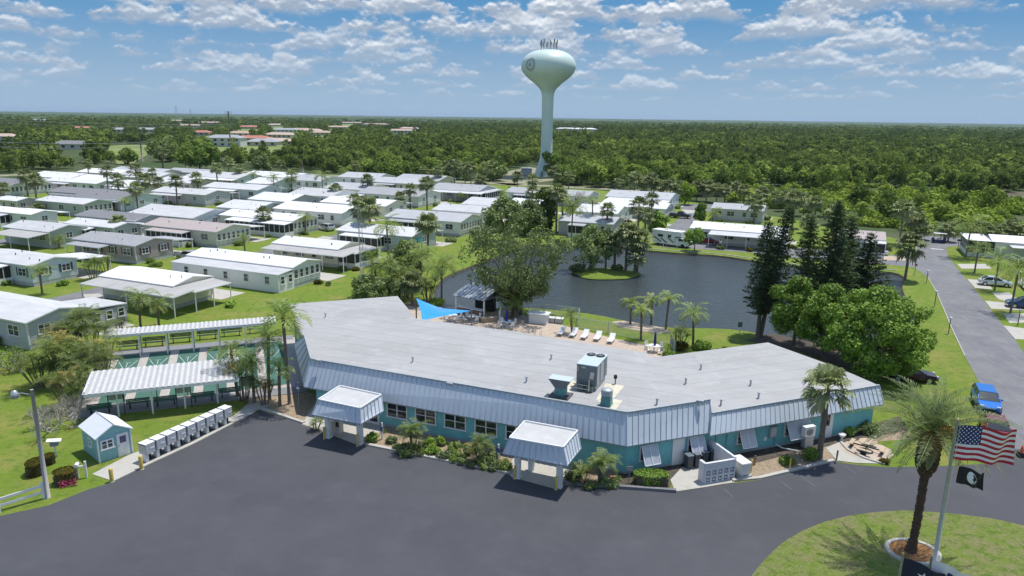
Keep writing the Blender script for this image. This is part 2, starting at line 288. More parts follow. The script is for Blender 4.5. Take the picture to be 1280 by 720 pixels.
class MB:
    def __init__(s): s.v = []; s.f = []; s.m = []; s.mats = []; s.smooth = []
    def mi(s, m):
        if m not in s.mats: s.mats.append(m)
        return s.mats.index(m)
    def face(s, pts, m, sm=False):
        i = len(s.v); s.v += [tuple(p) for p in pts]; s.f.append(tuple(range(i, i + len(pts)))); s.m.append(s.mi(m)); s.smooth.append(sm)
    def box(s, c, size, m, rz=0.0, rx=0.0, ry=0.0, taper=1.0):
        hx, hy, hz = size[0] / 2, size[1] / 2, size[2] / 2
        mt = Matrix.Translation(c) @ Matrix.Rotation(rz, 4, 'Z') @ Matrix.Rotation(ry, 4, 'Y') @ Matrix.Rotation(rx, 4, 'X')
        i = len(s.v)
        for z in (-1, 1):
            k = taper if z > 0 else 1.0
            for x, y in ((-1, -1), (1, -1), (1, 1), (-1, 1)):
                s.v.append(tuple(mt @ Vector((x * hx * k, y * hy * k, z * hz))))
        for q in ((0, 3, 2, 1), (4, 5, 6, 7), (0, 1, 5, 4), (1, 2, 6, 5), (2, 3, 7, 6), (3, 0, 4, 7)):
            s.f.append(tuple(i + a for a in q)); s.m.append(s.mi(m)); s.smooth.append(False)
    def prism(s, poly, z0, z1, m, top=None, cap=True):
        """vertical prism over a plan polygon (list of (x,y)); z1 may be a list"""
        n = len(poly)
        area = sum(poly[i][0] * poly[(i + 1) % n][1] - poly[(i + 1) % n][0] * poly[i][1] for i in range(n))
        if area < 0: poly = poly[::-1]
        i = len(s.v)
        s.v += [(p[0], p[1], z0) for p in poly] + [(p[0], p[1], z1) for p in poly]
        for k in range(n):
            l = (k + 1) % n
            s.f.append((i + k, i + l, i + n + l, i + n + k)); s.m.append(s.mi(m)); s.smooth.append(False)
        if cap:
            tris = tessellate_polygon([[Vector((p[0], p[1], 0)) for p in poly]])
            for t in tris:
                a, b, c = [poly[q] for q in t]
                if (b[0] - a[0]) * (c[1] - a[1]) - (b[1] - a[1]) * (c[0] - a[0]) < 0: t = t[::-1]
                s.f.append(tuple(i + n + q for q in t)); s.m.append(s.mi(top or m)); s.smooth.append(False)
                s.f.append(tuple(i + q for q in t[::-1])); s.m.append(s.mi(m)); s.smooth.append(False)
    def tube(s, pts, radii, m, n=8, caps=True):
        if not hasattr(radii, '__len__'): radii = [radii] * len(pts)
        pts = [Vector(p) for p in pts]; i0 = len(s.v); k = len(pts)
        ref = Vector((0, 0, 1)); d0 = (pts[-1] - pts[0]).normalized()
        if abs(d0.z) > 0.9: ref = Vector((1, 0, 0))
        for j, p in enumerate(pts):
            d = (pts[min(j + 1, k - 1)] - pts[max(j - 1, 0)]).normalized()
            a = d.cross(ref).normalized(); b = a.cross(d).normalized()
            for q in range(n):
                t = 2 * math.pi * q / n
                s.v.append(tuple(p + (a * math.cos(t) + b * math.sin(t)) * radii[j]))
        for j in range(k - 1):
            for q in range(n):
                r = (q + 1) % n
                s.f.append((i0 + j * n + q, i0 + j * n + r, i0 + (j + 1) * n + r, i0 + (j + 1) * n + q)); s.m.append(s.mi(m)); s.smooth.append(True)
        if caps:
            s.f.append(tuple(i0 + q for q in range(n))); s.m.append(s.mi(m)); s.smooth.append(False)
            s.f.append(tuple(i0 + (k - 1) * n + q for q in reversed(range(n)))); s.m.append(s.mi(m)); s.smooth.append(False)
    def lathe(s, prof, m, n=24, c=(0, 0, 0)):
        i0 = len(s.v)
        for r, z in prof:
            for q in range(n):
                t = 2 * math.pi * q / n
                s.v.append((c[0] + r * math.cos(t), c[1] + r * math.sin(t), c[2] + z))
        for j in range(len(prof) - 1):
            for q in range(n):
                r = (q + 1) % n
                s.f.append((i0 + j * n + q, i0 + j * n + r, i0 + (j + 1) * n + r, i0 + (j + 1) * n + q)); s.m.append(s.mi(m)); s.smooth.append(True)
    def mesh(s, name):
        me = bpy.data.meshes.new(name); me.from_pydata(s.v, [], s.f)
        for m in s.mats: me.materials.append(m)
        me.polygons.foreach_set('material_index', s.m); me.polygons.foreach_set('use_smooth', s.smooth)
        me.update()
        return me
    def build(s, name, parent=None, bevel=0.0):
        o = link_mesh(name, s.mesh(name), parent)
        if bevel:
            b = o.modifiers.new('bevel', 'BEVEL'); b.width = bevel; b.segments = 2; b.limit_method = 'ANGLE'
        return o
def quads_mesh(name, verts, nper, mats, midx=None, tint=None):
    """verts (n*nper,3) as separate n-gons"""
    nv = len(verts); nf = nv // nper
    me = bpy.data.meshes.new(name); me.vertices.add(nv); me.loops.add(nv); me.polygons.add(nf)
    me.vertices.foreach_set('co', np.asarray(verts, dtype=np.float32).ravel())
    me.loops.foreach_set('vertex_index', np.arange(nv, dtype=np.int32))
    me.polygons.foreach_set('loop_start', np.arange(nf, dtype=np.int32) * nper)
    me.polygons.foreach_set('loop_total', np.full(nf, nper, dtype=np.int32))
    for m in mats: me.materials.append(m)
    if midx is not None: me.polygons.foreach_set('material_index', np.asarray(midx, dtype=np.int32))
    if tint is not None:
        a = me.attributes.new('tint', 'FLOAT', 'POINT'); a.data.foreach_set('value', np.asarray(tint, dtype=np.float32))
    me.update(calc_edges=True)
    return me
def sheet(name, outline, z, m, holes=(), kind='structure', thick=0.0):
    polys = [[Vector((p[0], p[1], 0)) for p in outline]] + [[Vector((p[0], p[1], 0)) for p in h] for h in holes]
    flat = [p for q in polys for p in q]
    tris = tessellate_polygon(polys)
    fs = []
    for t in tris:
        a, b, c = [flat[i] for i in t]
        cr = (b.x - a.x) * (c.y - a.y) - (b.y - a.y) * (c.x - a.x)
        if abs(cr) < 1e-9: continue
        fs.append(t if cr > 0 else t[::-1])
    vs = [(p.x, p.y, z) for p in flat]
    if thick:
        base = 0
        for q in polys:
            n = len(q); i = len(vs); vs += [(p.x, p.y, z - thick) for p in q]
            for k in range(n):
                l = (k + 1) % n; fs.append((base + k, base + l, i + l, i + k))
            base += n
    me = bpy.data.meshes.new(name); me.from_pydata(vs, [], fs); me.materials.append(m); me.update()
    o = link_mesh(name, me); o['kind'] = kind
    return o
def gp(*pts, z=0.0): return [G(x, y, z).to_2d() for x, y in pts]
def smooth_loop(P, it=2):
    P = [Vector(p) for p in P]
    for _ in range(it):
        Q = []
        for i in range(len(P)):
            a, b = P[i], P[(i + 1) % len(P)]
            Q += [a * 0.75 + b * 0.25, a * 0.25 + b * 0.75]
        P = Q
    return P
# ================================================================== THE SETTING
pond_px = [(548, 385), (575, 388), (610, 386), (650, 384), (700, 388), (745, 393), (790, 403), (830, 410), (880, 410), (925, 412), (960, 420), (1000, 429), (1060, 434), (1105, 425),
           (1138, 409), (1147, 398), (1140, 385), (1131, 370), (1127, 357), (1133, 348), (1122, 341), (1095, 338), (1050, 337), (1000, 333), (950, 327), (900, 319), (860, 317), (800, 312),
           (760, 307), (710, 308), (690, 307), (660, 305), (640, 311), (610, 324), (585, 334), (560, 343), (546, 355), (540, 370)]
POND = smooth_loop(gp(*pond_px), 1)
def scale_about(P, k):
    c = sum((Vector(p) for p in P), Vector((0, 0))) / len(P)
    return [c + (Vector(p) - c) * k for p in P]
far = 16000
base = [(-far, -60), (far, -60), (far, far), (-far, far)]
sheet('forest_ground', base, -0.03, M_forestfloor, [POND])
lawn_px = [(-420, 240), (0, 228), (130, 214), (320, 218), (480, 226), (640, 232), (750, 238), (850, 250), (1000, 276), (1130, 300), (1285, 305), (1700, 335)]
L_far = gp(*lawn_px)
lawn = [(140, -20), (-140, -20)] + list(L_far)
sheet('lawn', lawn, 0.0, M_lawn, [POND])
# pond: bank, bed of water
def offset_loop(P, d):
    n = len(P); out = []
    ar = sum(P[i].x * P[(i + 1) % n].y - P[(i + 1) % n].x * P[i].y for i in range(n))
    sg = 1 if ar > 0 else -1
    for i in range(n):
        a, b, c = P[i - 1], P[i], P[(i + 1) % n]
        t = (c - a).normalized(); nrm = Vector((-t.y, t.x)) * sg
        out.append(b + nrm * d)
    return out
bank_in = offset_loop(POND, 0.3)
mb = MB()
for i in range(len(POND)):
    j = (i + 1) % len(POND)
    mb.face([(*POND[i], 0.0), (*POND[j], 0.0), (*bank_in[j], -0.6), (*bank_in[i], -0.6)], M_dirt)
o = mb.build('pond_bank'); o['kind'] = 'structure'
# water as a fine sheet
water = sheet('pond_water', offset_loop(POND, 0.03), -0.3, M_water)
# island
isl_c = G(757, 341); isl = []
for k in range(40):
    a = 2 * math.pi * k / 40
    rr = 1 + 0.07 * math.sin(3 * a + 1) + 0.05 * math.sin(5 * a)
    isl.append(Vector((isl_c.x + 5.3 * rr * math.cos(a), isl_c.y + 4.1 * rr * math.sin(a))))
mb = MB(); inner = scale_about(isl, 0.93); inner2 = scale_about(isl, 0.5)
for i in range(40):
    j = (i + 1) % 40
    mb.face([(*isl[i], -0.6), (*isl[j], -0.6), (*isl[j], -0.15), (*isl[i], -0.15)], M_dirt)
    mb.face([(*isl[i], -0.15), (*isl[j], -0.15), (*inner[j], 0.02), (*inner[i], 0.02)], M_lawn)
    mb.face([(*inner[i], 0.02), (*inner[j], 0.02), (*inner2[j], 0.15), (*inner2[i], 0.15)], M_lawn)
mb.face([(*p, 0.15) for p in inner2], M_lawn)
o = mb.build('pond_island'); o['kind'] = 'structure'
# car park
lot_px = [(0, 645), (60, 632), (110, 612), (140, 603), (182, 582), (240, 555), (325, 513), (372, 528), (462, 557), (550, 575), (635, 592), (705, 607), (845, 615), (900, 606), (950, 600), (1042, 577), (1070, 581), (1110, 584),
          (1170, 583), (1230, 580), (1262, 572), (1268, 562), (1330, 560)]
LOT = gp(*lot_px)
isl_px = [(1330, 672), (1280, 657), (1240, 648), (1200, 643), (1165, 640), (1130, 638), (1095, 640), (1060, 645), (1028, 653), (1000, 665), (980, 677), (965, 690), (951, 705), (938, 722), (930, 740)]
ISL = gp(*isl_px)
lot_out = [(-60, -10)] + [Vector((-60, 28.0)), Vector((-38, 36.0))] + LOT + [Vector((60, 47)), Vector((60, 30))] + [Vector((45, 33.5))] + ISL + [Vector((12, 20)), Vector((14, -10))]
sheet('car_park', lot_out, 0.008, M_newasphalt)
island_out = [Vector((45, 33.0))] + [p for p in ISL] + [Vector((12.2, 20)), Vector((14.2, -10)), Vector((60, -10)), Vector((60, 29))]
sheet('entrance_lawn', island_out, 0.012, M_islandlawn)
# right-hand street and the north shore street
road_px = [(1268, 562), (1250, 530), (1236, 500), (1223, 476), (1206, 445), (1190, 412), (1179, 385), (1170, 365), (1160, 347), (1142, 334), (1110, 331), (1060, 328), (1000, 323), (940, 316), (868, 311),
           (828, 308), (814, 300), (826, 291), (841, 280), (859, 264), (848, 259), (853, 255), (925, 256), (935, 262), (884, 264.5), (874, 267), (867, 280), (855, 291), (854, 299.5), (905, 302), (960, 306), (1020, 312), (1070, 316), (1110, 319),
           (1144, 318), (1146, 306), (1138, 300), (1150, 294), (1215, 299), (1218, 306), (1182, 309), (1186, 322), (1200, 340), (1214, 356), (1230, 376), (1237, 386), (1254, 407), (1269, 425), (1281, 443), (1300, 470), (1420, 560)]
sheet('street', gp(*road_px), 0.016, M_oldasphalt)
# painted stop bar
mb = MB(); a, b = G(1166, 311.3), G(1181, 312.6); mb.face([(a.x, a.y, .021), (b.x, b.y, .021), (b.x - .2, b.y + .8, .021), (a.x - .2, a.y + .8, .021)], trimw)
o = mb.build('stop_line'); o['kind'] = 'structure'
# park street on the left, running along V behind the shuffleboard homes
def strip(name, p, q, w, z, m):
    d = (q - p).normalized(); n = Vector((-d.y, d.x, 0)) * w / 2
    return sheet(name, [(p - n).to_2d(), (q - n).to_2d(), (q + n).to_2d(), (p + n).to_2d()], z, m)
s0 = G(100, 372); strip('park_street', s0 - V * 30, s0 + V * 150, 6.0, 0.016, M_oldasphalt)
s1 = s0 - U * 52; strip('park_street', s1 - V * 30, s1 + V * 150, 6.0, 0.016, M_oldasphalt)
strip('park_street', G(-60, 236), G(340, 226), 7.0, 0.020, M_oldasphalt)
strip('perimeter_road', G(-400, 237), G(150, 213), 9.0, 0.010, M_sand)
strip('perimeter_road', G(300, 214), G(840, 240), 7.0, 0.010, M_sand)
# driveways
for P in [[(1170, 345 - 5), (1160, 340)], ]: pass
def pad(name, px, m, z=0.022): return sheet(name, gp(*px), z, m)
pad('driveway', [(1196, 330), (1232, 330), (1240, 336), (1202, 336)], M_concrete)
pad('driveway', [(1209, 349), (1236, 351), (1240, 362), (1219, 360)], M_concrete)
pad('driveway', [(1231, 376), (1262, 379), (1282, 388), (1239, 386)], M_concrete)
pad('driveway', [(1254, 407), (1290, 412), (1295, 425), (1269, 424)], M_concrete)
pad('garden_gravel', [(1240, 366), (1262, 366), (1278, 380), (1262, 378), (1248, 374)], M_concrete)
pad('garden_gravel', [(1254, 392), (1285, 392), (1292, 403), (1262, 404)], M_concrete)
pad('driveway', [(801, 287), (822, 288), (824, 292), (800, 292)], M_concrete)
pad('driveway', [(826, 277), (840, 281), (836, 283), (823, 280)], M_concrete)
pad('driveway', [(851, 262), (870, 263), (869, 266), (858, 267)], M_concrete)
pad('driveway', [(884, 298), (908, 300), (904, 303), (882, 302)], M_concrete)
pad('driveway', [(104, 368), (125, 367), (131, 372), (108, 375)], M_concrete)
pad('driveway', [(338, 322 - 3), (352, 312), (395, 306), (399, 310), (365, 318)], M_concrete)
pad('driveway', [(381, 303), (404, 295), (417, 297), (401, 305)], M_concrete)
pad('driveway', [(1096, 320), (1143, 320), (1140, 326), (1098, 325)], M_paver)
# tower clearing, playing field, marsh
pad('tower_clearing', [(615, 218), (640, 213), (662, 209), (700, 214), (704, 224), (640, 232), (612, 228)], M_sand, 0.01)
M_field = layered('mown_field', [((0.16, 0.22, 0.05), 0, 0, 0, O1), ((0.24, 0.27, 0.10), 0.03, 0.45, 0.6, O1)], bump=0)
pad('playing_field', [(128, 183), (150, 181.5), (194, 181), (196, 186), (165, 205), (148, 206)], M_field, 0.0)
M_marsh = layered('dry_marsh', [((0.11, 0.09, 0.07), 0, 0, 0, O1), ((0.17, 0.15, 0.10), 0.05, 0.45, 0.6, (1, 3, 1))], bump=0.2)
pad('marsh', [(1200, 243), (1245, 240), (1340, 241), (1340, 248), (1262, 248), (1215, 246)], M_marsh, 0.01)
pad('house_plots', [(265, 193), (300, 196), (345, 190), (400, 176), (470, 160), (440, 155), (260, 157), (255, 180)], M_field, 0.0)
# court slab and paths near the building
pad('pool_deck', [(515, 398), (500, 380), (530, 376), (560, 388), (600, 392), (632, 388), (735, 415), (770, 424), (830, 436), (834, 447), (760, 452), (600, 425)], M_paver, 0.025)
pad('planting_bed', [(377, 531), (462, 556), (635, 591), (705, 606), (800, 612), (810, 585), (640, 560), (480, 522), (400, 500)], M_mulch, 0.012)
pad('planting_bed', [(915, 585), (1000, 560), (1060, 545), (1100, 530), (1135, 538), (1140, 549), (1078, 553), (1090, 567), (1042, 566), (1042, 577), (950, 600), (925, 600)], M_mulch, 0.012)
pad('planting_bed', [(325, 512), (380, 529), (400, 518), (420, 505), (385, 490), (368, 450), (350, 455), (300, 497)], M_mulch, 0.012)
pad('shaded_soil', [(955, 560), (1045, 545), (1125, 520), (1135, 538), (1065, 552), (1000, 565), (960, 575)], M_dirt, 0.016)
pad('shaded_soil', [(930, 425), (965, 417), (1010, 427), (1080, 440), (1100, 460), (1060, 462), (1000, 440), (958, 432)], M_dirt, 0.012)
pad('portico_paving', [(378, 530), (445, 556), (470, 545), (483, 532), (420, 505), (395, 500)], M_concrete, 0.03)
pad('portico_paving', [(635, 592), (640, 597), (695, 612), (725, 590), (715, 560), (645, 560)], M_concrete, 0.03)
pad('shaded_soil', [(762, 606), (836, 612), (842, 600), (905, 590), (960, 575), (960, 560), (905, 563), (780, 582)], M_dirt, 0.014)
pad('service_apron', [(838, 600), (842, 610), (845.5, 614.6), (880, 609.4), (900, 605.9), (918, 603.5), (905, 575), (905, 568), (860, 576)], M_concrete, 0.03)
pad('patio_path', [(1032, 560), (1051, 552), (1058, 560), (1075, 570), (1105, 580), (1070, 579), (1046, 576)], M_concrete, 0.03)
pad('mulch_ring', [(765, 402), (780, 401), (800, 404), (830, 410), (838, 414), (825, 417), (790, 412), (772, 408)], M_paver, 0.012)
pad('walkway', [(115, 593), (163, 568), (181, 562), (292, 520), (310, 505), (330, 502), (338, 507), (318, 514), (182, 581), (139, 601)], M_concrete, 0.03)
# kerbs
def kerb(name, px, w=0.18, h=0.12, m=None, z=0.0):
    mb = MB(); P = gp(*px); n = len(P)
    L = []; Rr = []
    for i in range(n):
        t = (P[min(i + 1, n - 1)] - P[max(i - 1, 0)]).normalized(); q = Vector((-t.y, t.x)) * w / 2
        L.append(P[i] + q); Rr.append(P[i] - q)
    for i in range(n - 1):
        a, b, c, d = L[i], L[i + 1], Rr[i + 1], Rr[i]
        mb.face([(*a, z + h), (*d, z + h), (*c, z + h), (*b, z + h)], m or M_concrete)
        mb.face([(*a, z), (*a, z + h), (*b, z + h), (*b, z)], m or M_concrete); mb.face([(*d, z), (*c, z), (*c, z + h), (*d, z + h)], m or M_concrete)
    for a, d in ((L[0], Rr[0]), (L[-1], Rr[-1])): mb.face([(*a, z), (*d, z), (*d, z + h), (*a, z + h)], m or M_concrete)
    o = mb.build(name); o['kind'] = 'structure'; return o
kerb('kerb', [(458, 556), (550, 574.5), (638, 592)], 0.3)
kerb('kerb', [(706, 605), (760, 609), (845, 615)], 0.25, 0.2, M_oldasphalt)
kerb('kerb', [(915, 601), (950, 598), (1042, 576)], 0.3)
kerb('kerb', [(1051, 553), (1060, 563), (1080, 573), (1106, 581)], 0.22)
kerb('kerb', [(318, 513), (326, 511), (380, 529)], 0.3)
kerb('kerb', [(139, 602), (182, 581.5), (240, 555), (318, 514.5)], 0.35, 0.08)
kerb('kerb', [(1088, 540), (1097, 545), (1092, 548)], 0.2)
kerb('kerb', [(1160, 347), (1172, 368), (1190, 411), (1206, 445)], 0.1, 0.06)
# seawall
kerb('seawall', [(1120, 338), (1070, 335), (1000, 331.5), (900, 317.5), (800, 310.5), (735, 304)], 0.25, 0.1)

# ================================================================== VEGETATION
rng = np.random.default_rng(11)
random.seed(5)
def unit(a): return a / np.maximum(np.linalg.norm(a, axis=-1, keepdims=True), 1e-9)
def leaf_quads(pos, nrm, size, rng, aspect=0.6, droop=0.0):
    """one kite-shaped leaf clump per position"""
    n = len(pos)
    r = unit(rng.normal(size=(n, 3))); a = unit(np.cross(nrm, r)); b = np.cross(nrm, a)
    s = np.asarray(size).reshape(-1, 1) if np.ndim(size) else np.full((n, 1), size)
    v = np.stack([pos - a * s, pos - b * s * aspect + nrm * s * .15, pos + a * s - [0, 0, droop] * s, pos + b * s * aspect + nrm * s * .15], 1)
    return v.reshape(-1, 3)
def blob_crown(rng, blobs, density, size, flat=0.8, fill=0.35, up=0.4):
    """leaves over the skin of many small lobes: blobs = [(x,y,z,r)]"""
    P = []; N = []; S = []
    for (x, y, z, r) in blobs:
        n = max(4, int(density * 10 * r * r / (size * size)))
        d = unit(rng.normal(size=(n, 3)))
        rad = r * (1 - fill * rng.random((n, 1)) ** 1.5) * (1 + 0.12 * rng.normal(size=(n, 1)))
        p = d * rad * [1, 1, flat] + [x, y, z]
        nn = unit(d + 0.7 * rng.normal(size=(n, 3)) + [0, 0, up])
        P.append(p); N.append(nn); S.append(size * (0.6 + 0.8 * rng.random(n)))
    P = np.concatenate(P); N = np.concatenate(N); S = np.concatenate(S)
    return leaf_quads(P, N, S, rng)
def spread_blobs(rng, R_, H, z0, n, rmin, rmax, shape='round'):
    out = []
    for i in range(n):
        a = rng.random() * 2 * math.pi; t = rng.random()
        zz = z0 + H * t
        if shape == 'round': k = math.sqrt(max(0.02, 1 - (2 * t - 0.85) ** 2))
        elif shape == 'flat': k = 0.5 + 0.5 * math.sqrt(max(0, 1 - t * t))
        elif shape == 'vase': k = 0.4 + 0.6 * math.sin(min(1, t * 1.1) * math.pi * .62)
        else: k = 1 - 0.85 * t
        rr = R_ * k * math.sqrt(rng.random() * 0.8 + 0.2 * (i % 2))
        r = rmin + (rmax - rmin) * rng.random()
        out.append((rr * math.cos(a), rr * math.sin(a), zz, r))
    return out
def limbs(mb, rng, blobs, h0, r0, m, lean=(0, 0), n=9, split=0.5):
    top = Vector((lean[0], lean[1], h0))
    mb.tube([(0, 0, -0.2), (lean[0] * .3, lean[1] * .3, h0 * .5), tuple(top)], [r0 * 1.35, r0 * 0.95, r0 * 0.8], m, 9)
    idx = rng.permutation(len(blobs))[:n]
    for i in idx:
        b = Vector(blobs[i][:3]); mid = top.lerp(b, 0.5) + Vector((rng.normal() * .2, rng.normal() * .2, -0.15 * (b - top).length))
        mb.tube([tuple(top - Vector((0, 0, .2))), tuple(mid), tuple(b)], [r0 * .5, r0 * .28, r0 * .08], m, 6)
def broad_tree_parts(rng, R_, H, z0, nb, rmin, rmax, dens, leaf, lm, h0, r0, shape='round', flat=0.8, bark=None, fill=0.35, nl=10):
    bl = spread_blobs(rng, R_, H, z0, nb, rmin, rmax, shape)
    v = blob_crown(rng, bl, dens, leaf, flat, fill)
    crown = quads_mesh('crown', v, 4, [lm], tint=np.repeat(np.clip(rng.random(len(v) // 4) ** 2, 0, 1) * 0.6, 4))
    mb = MB(); limbs(mb, rng, bl, h0, r0, bark or B_tree, n=nl)
    return mb.mesh('trunk'), crown
def place_tree(name, label, cat, loc, meshes, rz=0, scale=1.0, group=None, names=('trunk', 'crown')):
    t = thing(name, label, cat, loc, rz, group); t.scale = (scale,) * 3
    for n, me in zip(names, meshes): link_mesh(n, me, t)
    return t
# ---- palms
def frond(rng, V_, az, el, length, droop, nleaf, lw, llen, curl=0.0, seg=9, width_r=0.03, lift=0.35, hang=0.6):
    """arching feather frond: rachis strip and leaflets as quads; appends (4,3) arrays"""
    d = np.array([math.cos(az) * math.cos(el), math.sin(az) * math.cos(el), math.sin(el)])
    side = np.array([-math.sin(az), math.cos(az), 0.0])
    pts = []; p = np.zeros(3); ang = el
    for i in range(seg + 1):
        pts.append(p.copy()); st = length / seg
        ang2 = el - droop * ((i + .5) / seg) ** 1.3
        dd = np.array([math.cos(az + curl * i / seg) * math.cos(ang2), math.sin(az + curl * i / seg) * math.cos(ang2), math.sin(ang2)])
        p = p + dd * st
    pts = np.array(pts)
    for i in range(seg):
        w0 = width_r * (1 - i / seg * .7); w1 = width_r * (1 - (i + 1) / seg * .7)
        V_.append(np.array([pts[i] - side * w0, pts[i] + side * w0, pts[i + 1] + side * w1, pts[i + 1] - side * w1]))
    for k in range(nleaf):
        t = 0.12 + 0.88 * (k + rng.random() * .5) / nleaf
        x = t * seg; i = min(int(x), seg - 1); f = x - i
        q = pts[i] * (1 - f) + pts[i + 1] * f; tg = unit(pts[min(i + 1, seg)] - pts[i])
        upv = np.cross(tg, side); upv = upv if upv[2] > 0 else -upv
        L = llen * math.sin(math.pi * min(1, (t * .82 + .16))) * (0.85 + .3 * rng.random())
        for s in (-1, 1):
            dirv = unit(side * s + tg * (0.55 + .5 * t) + upv * lift * (.4 + .8 * rng.random()) )
            e = q + dirv * L * .6; e2 = e + unit(dirv + np.array([0, 0, -hang * (0.6 + .6 * rng.random())])) * L * .45
            wv = tg * lw
            V_.append(np.array([q - wv * .5, e - wv, e2, e + wv]))
def feather_crown(rng, n, length, droop, nleaf, lw, llen, el0=1.25, el1=-0.4, lift=0.35, hang=0.6, ml=None, tint0=0.15, curl=0.3, seg=9):
    V_ = []; T = []
    for k in range(n):
        t = (k + .5) / n; az = k * 2.39996 + rng.normal() * .15
        el = el0 + (el1 - el0) * t ** 0.9 + rng.normal() * .08
        c = len(V_); tl = length * (0.75 + .35 * math.sin(math.pi * min(1, t + .25))) * (0.92 + .16 * rng.random())
        frond(rng, V_, az, el, tl, droop * (0.8 + .4 * rng.random()), nleaf, lw, llen, curl * rng.normal(), seg, lift=lift, hang=hang)
        T += [min(1, max(0, tint0 + (0.7 * t ** 4) + .1 * rng.normal()))] * (len(V_) - c)
    return quads_mesh('crown', np.concatenate(V_), 4, [ml or L_feather], tint=np.repeat(T, 4))
def fan_crown(rng, n, r, ml=None, blades=17, dead=0.12, el0=1.35, el1=-0.75):
    V_ = []; T = []
    for k in range(n):
        t = (k + .5) / n; az = k * 2.39996 + rng.normal() * .2; el = el0 + (el1 - el0) * t + rng.normal() * .1
        d = np.array([math.cos(az) * math.cos(el), math.sin(az) * math.cos(el), math.sin(el)]); side = np.array([-math.sin(az), math.cos(az), 0.])
        upv = np.cross(d, side); upv = upv if upv[2] > 0 else -upv
        pl = r * (0.42 + .12 * rng.random()); hub = d * pl; fr = r * (0.52 + .14 * rng.random())
        V_.append(np.array([-side * .025, side * .025, hub + side * .015, hub - side * .015])); T.append(0.3)
        for b in range(blades):
            a = (b / (blades - 1) - .5) * 3.5 + rng.normal() * .05
            dv = unit(d * math.cos(a) + side * math.sin(a) + upv * (0.18 * abs(math.sin(a)) - .05) + [0, 0, -.12])
            fl = fr * (0.75 + .25 * math.cos(a)) * (.9 + .2 * rng.random()); w = fl * .08
            sv = unit(np.cross(dv, upv)) * w
            e = hub + dv * fl * .62; tip = hub + dv * fl * .86 + np.array([0, 0, -.26 * fl * (0.5 + rng.random())])
            V_.append(np.array([hub, e - sv, tip, e + sv])); T.append(min(1, max(0, 0.25 * rng.random() + (0.75 if t > 1 - dead else 0))))
    return quads_mesh('crown', np.concatenate(V_), 4, [ml or L_fan], tint=np.repeat(T, 4))
def palm_trunk(rng, h, r, lean=(0, 0), m=None, flare=1.35, boots=0.0, n=10, top=1.0):
    mb = MB(); pts = []; rad = []; st = 12
    for i in range(st + 1):
        t = i / st
        pts.append((lean[0] * t ** 1.6, lean[1] * t ** 1.6, -0.2 + (h + .2) * t))
        rr = r * (flare - (flare - 1) * min(1, t * 6)) * (1 + (top - 1) * t) * (1 + .07 * (-1) ** i)
        if boots and t > 1 - boots: rr *= 1.0 + 0.75 * math.sin(min(1, (t - (1 - boots)) / boots) * math.pi * .75)
        rad.append(rr)
    mb.tube(pts, rad, m or B_palm, n)
    return mb.mesh('trunk')
FANS = [fan_crown(np.random.default_rng(40 + i), 26 + 3 * (i % 3), 1.0) for i in range(5)]
FEAT = [feather_crown(np.random.default_rng(60 + i), 13 + i % 3, 1.0, 1.7, 15, .022, .36, el0=1.3, el1=-.25) for i in range(4)]
DROOP = [feather_crown(np.random.default_rng(80 + i), 11, 1.0, 2.3, 15, .03, .30, el0=1.3, el1=.15, ml=L_feather, tint0=.3) for i in range(2)]
def palm(name, label, px, py, ptop, cr, kind='fan', lean=None, group=None, tr=0.17, k=0, trunkless=False):
    """palm standing at pixel (px,py); its crown's centre height is read from ptop"""
    g = G(px, py); h = height_at(g, ptop)
    lean = lean or (random.uniform(-.25, .25), random.uniform(-.25, .25))
    t = thing(name, label, 'palm tree', (g.x, g.y, 0), random.uniform(0, 6.28), group)
    c = math.cos(-t.rotation_euler.z); s = math.sin(-t.rotation_euler.z); le = (lean[0] * c - lean[1] * s, lean[0] * s + lean[1] * c)
    link_mesh('trunk', palm_trunk(rng, h, tr, le), t)
    lib = {'fan': FANS, 'feather': FEAT, 'droop': DROOP}[kind]
    cr_o = link_mesh('crown', lib[k % len(lib)], t); cr_o.location = (le[0], le[1], h); cr_o.scale = (cr, cr, cr * random.uniform(.9, 1.1))
    return t
def clump_palm(name, label, px, py, ph, R_, n, k=0, cat='palm clump', group=None, fl=None):
    """several thin stems with feather crowns, one clump"""
    g = G(px, py); h = height_at(g, ph); t = thing(name, label, cat, (g.x, g.y, 0), random.uniform(0, 6), group)
    mb = MB(); V_ = []; T = []; r = np.random.default_rng(900 + k)
    for i in range(n):
        a = i * 2.4; q = R_ * math.sqrt((i + .5) / n) * .8; bx, by = q * .35 * math.cos(a), q * .35 * math.sin(a)
        tx, ty = q * math.cos(a), q * math.sin(a); hh = h * (0.55 + .45 * r.random()) if i else h
        mb.tube([(bx, by, -.1), ((bx + tx) / 2, (by + ty) / 2, hh * .5), (tx, ty, hh)], [.07, .055, .05], B_palm, 6)
        L = fl or min(2.2, max(1.2, h * .5))
        c0 = len(V_)
        tmp = []
        for j in range(9):
            frond(r, tmp, j * 2.39996 + r.normal() * .2, 1.35 - .95 * j / 9 + r.normal() * .12, L * (.8 + .4 * r.random()), 1.9, 17, .016 * L, .28 * L, .3 * r.normal(), seg=7)
        V_ += [q_ + np.array([tx, ty, hh]) for q_ in tmp]; T += list(np.clip(r.normal(.08, .12, len(tmp)) + (.7 if r.random() < .1 else .15 * r.random()), 0, 1))
    mb.build('stems', t); link_mesh('crown', quads_mesh('crown', np.concatenate(V_), 4, [L_areca], tint=np.repeat(T, 4)), t)
    return t
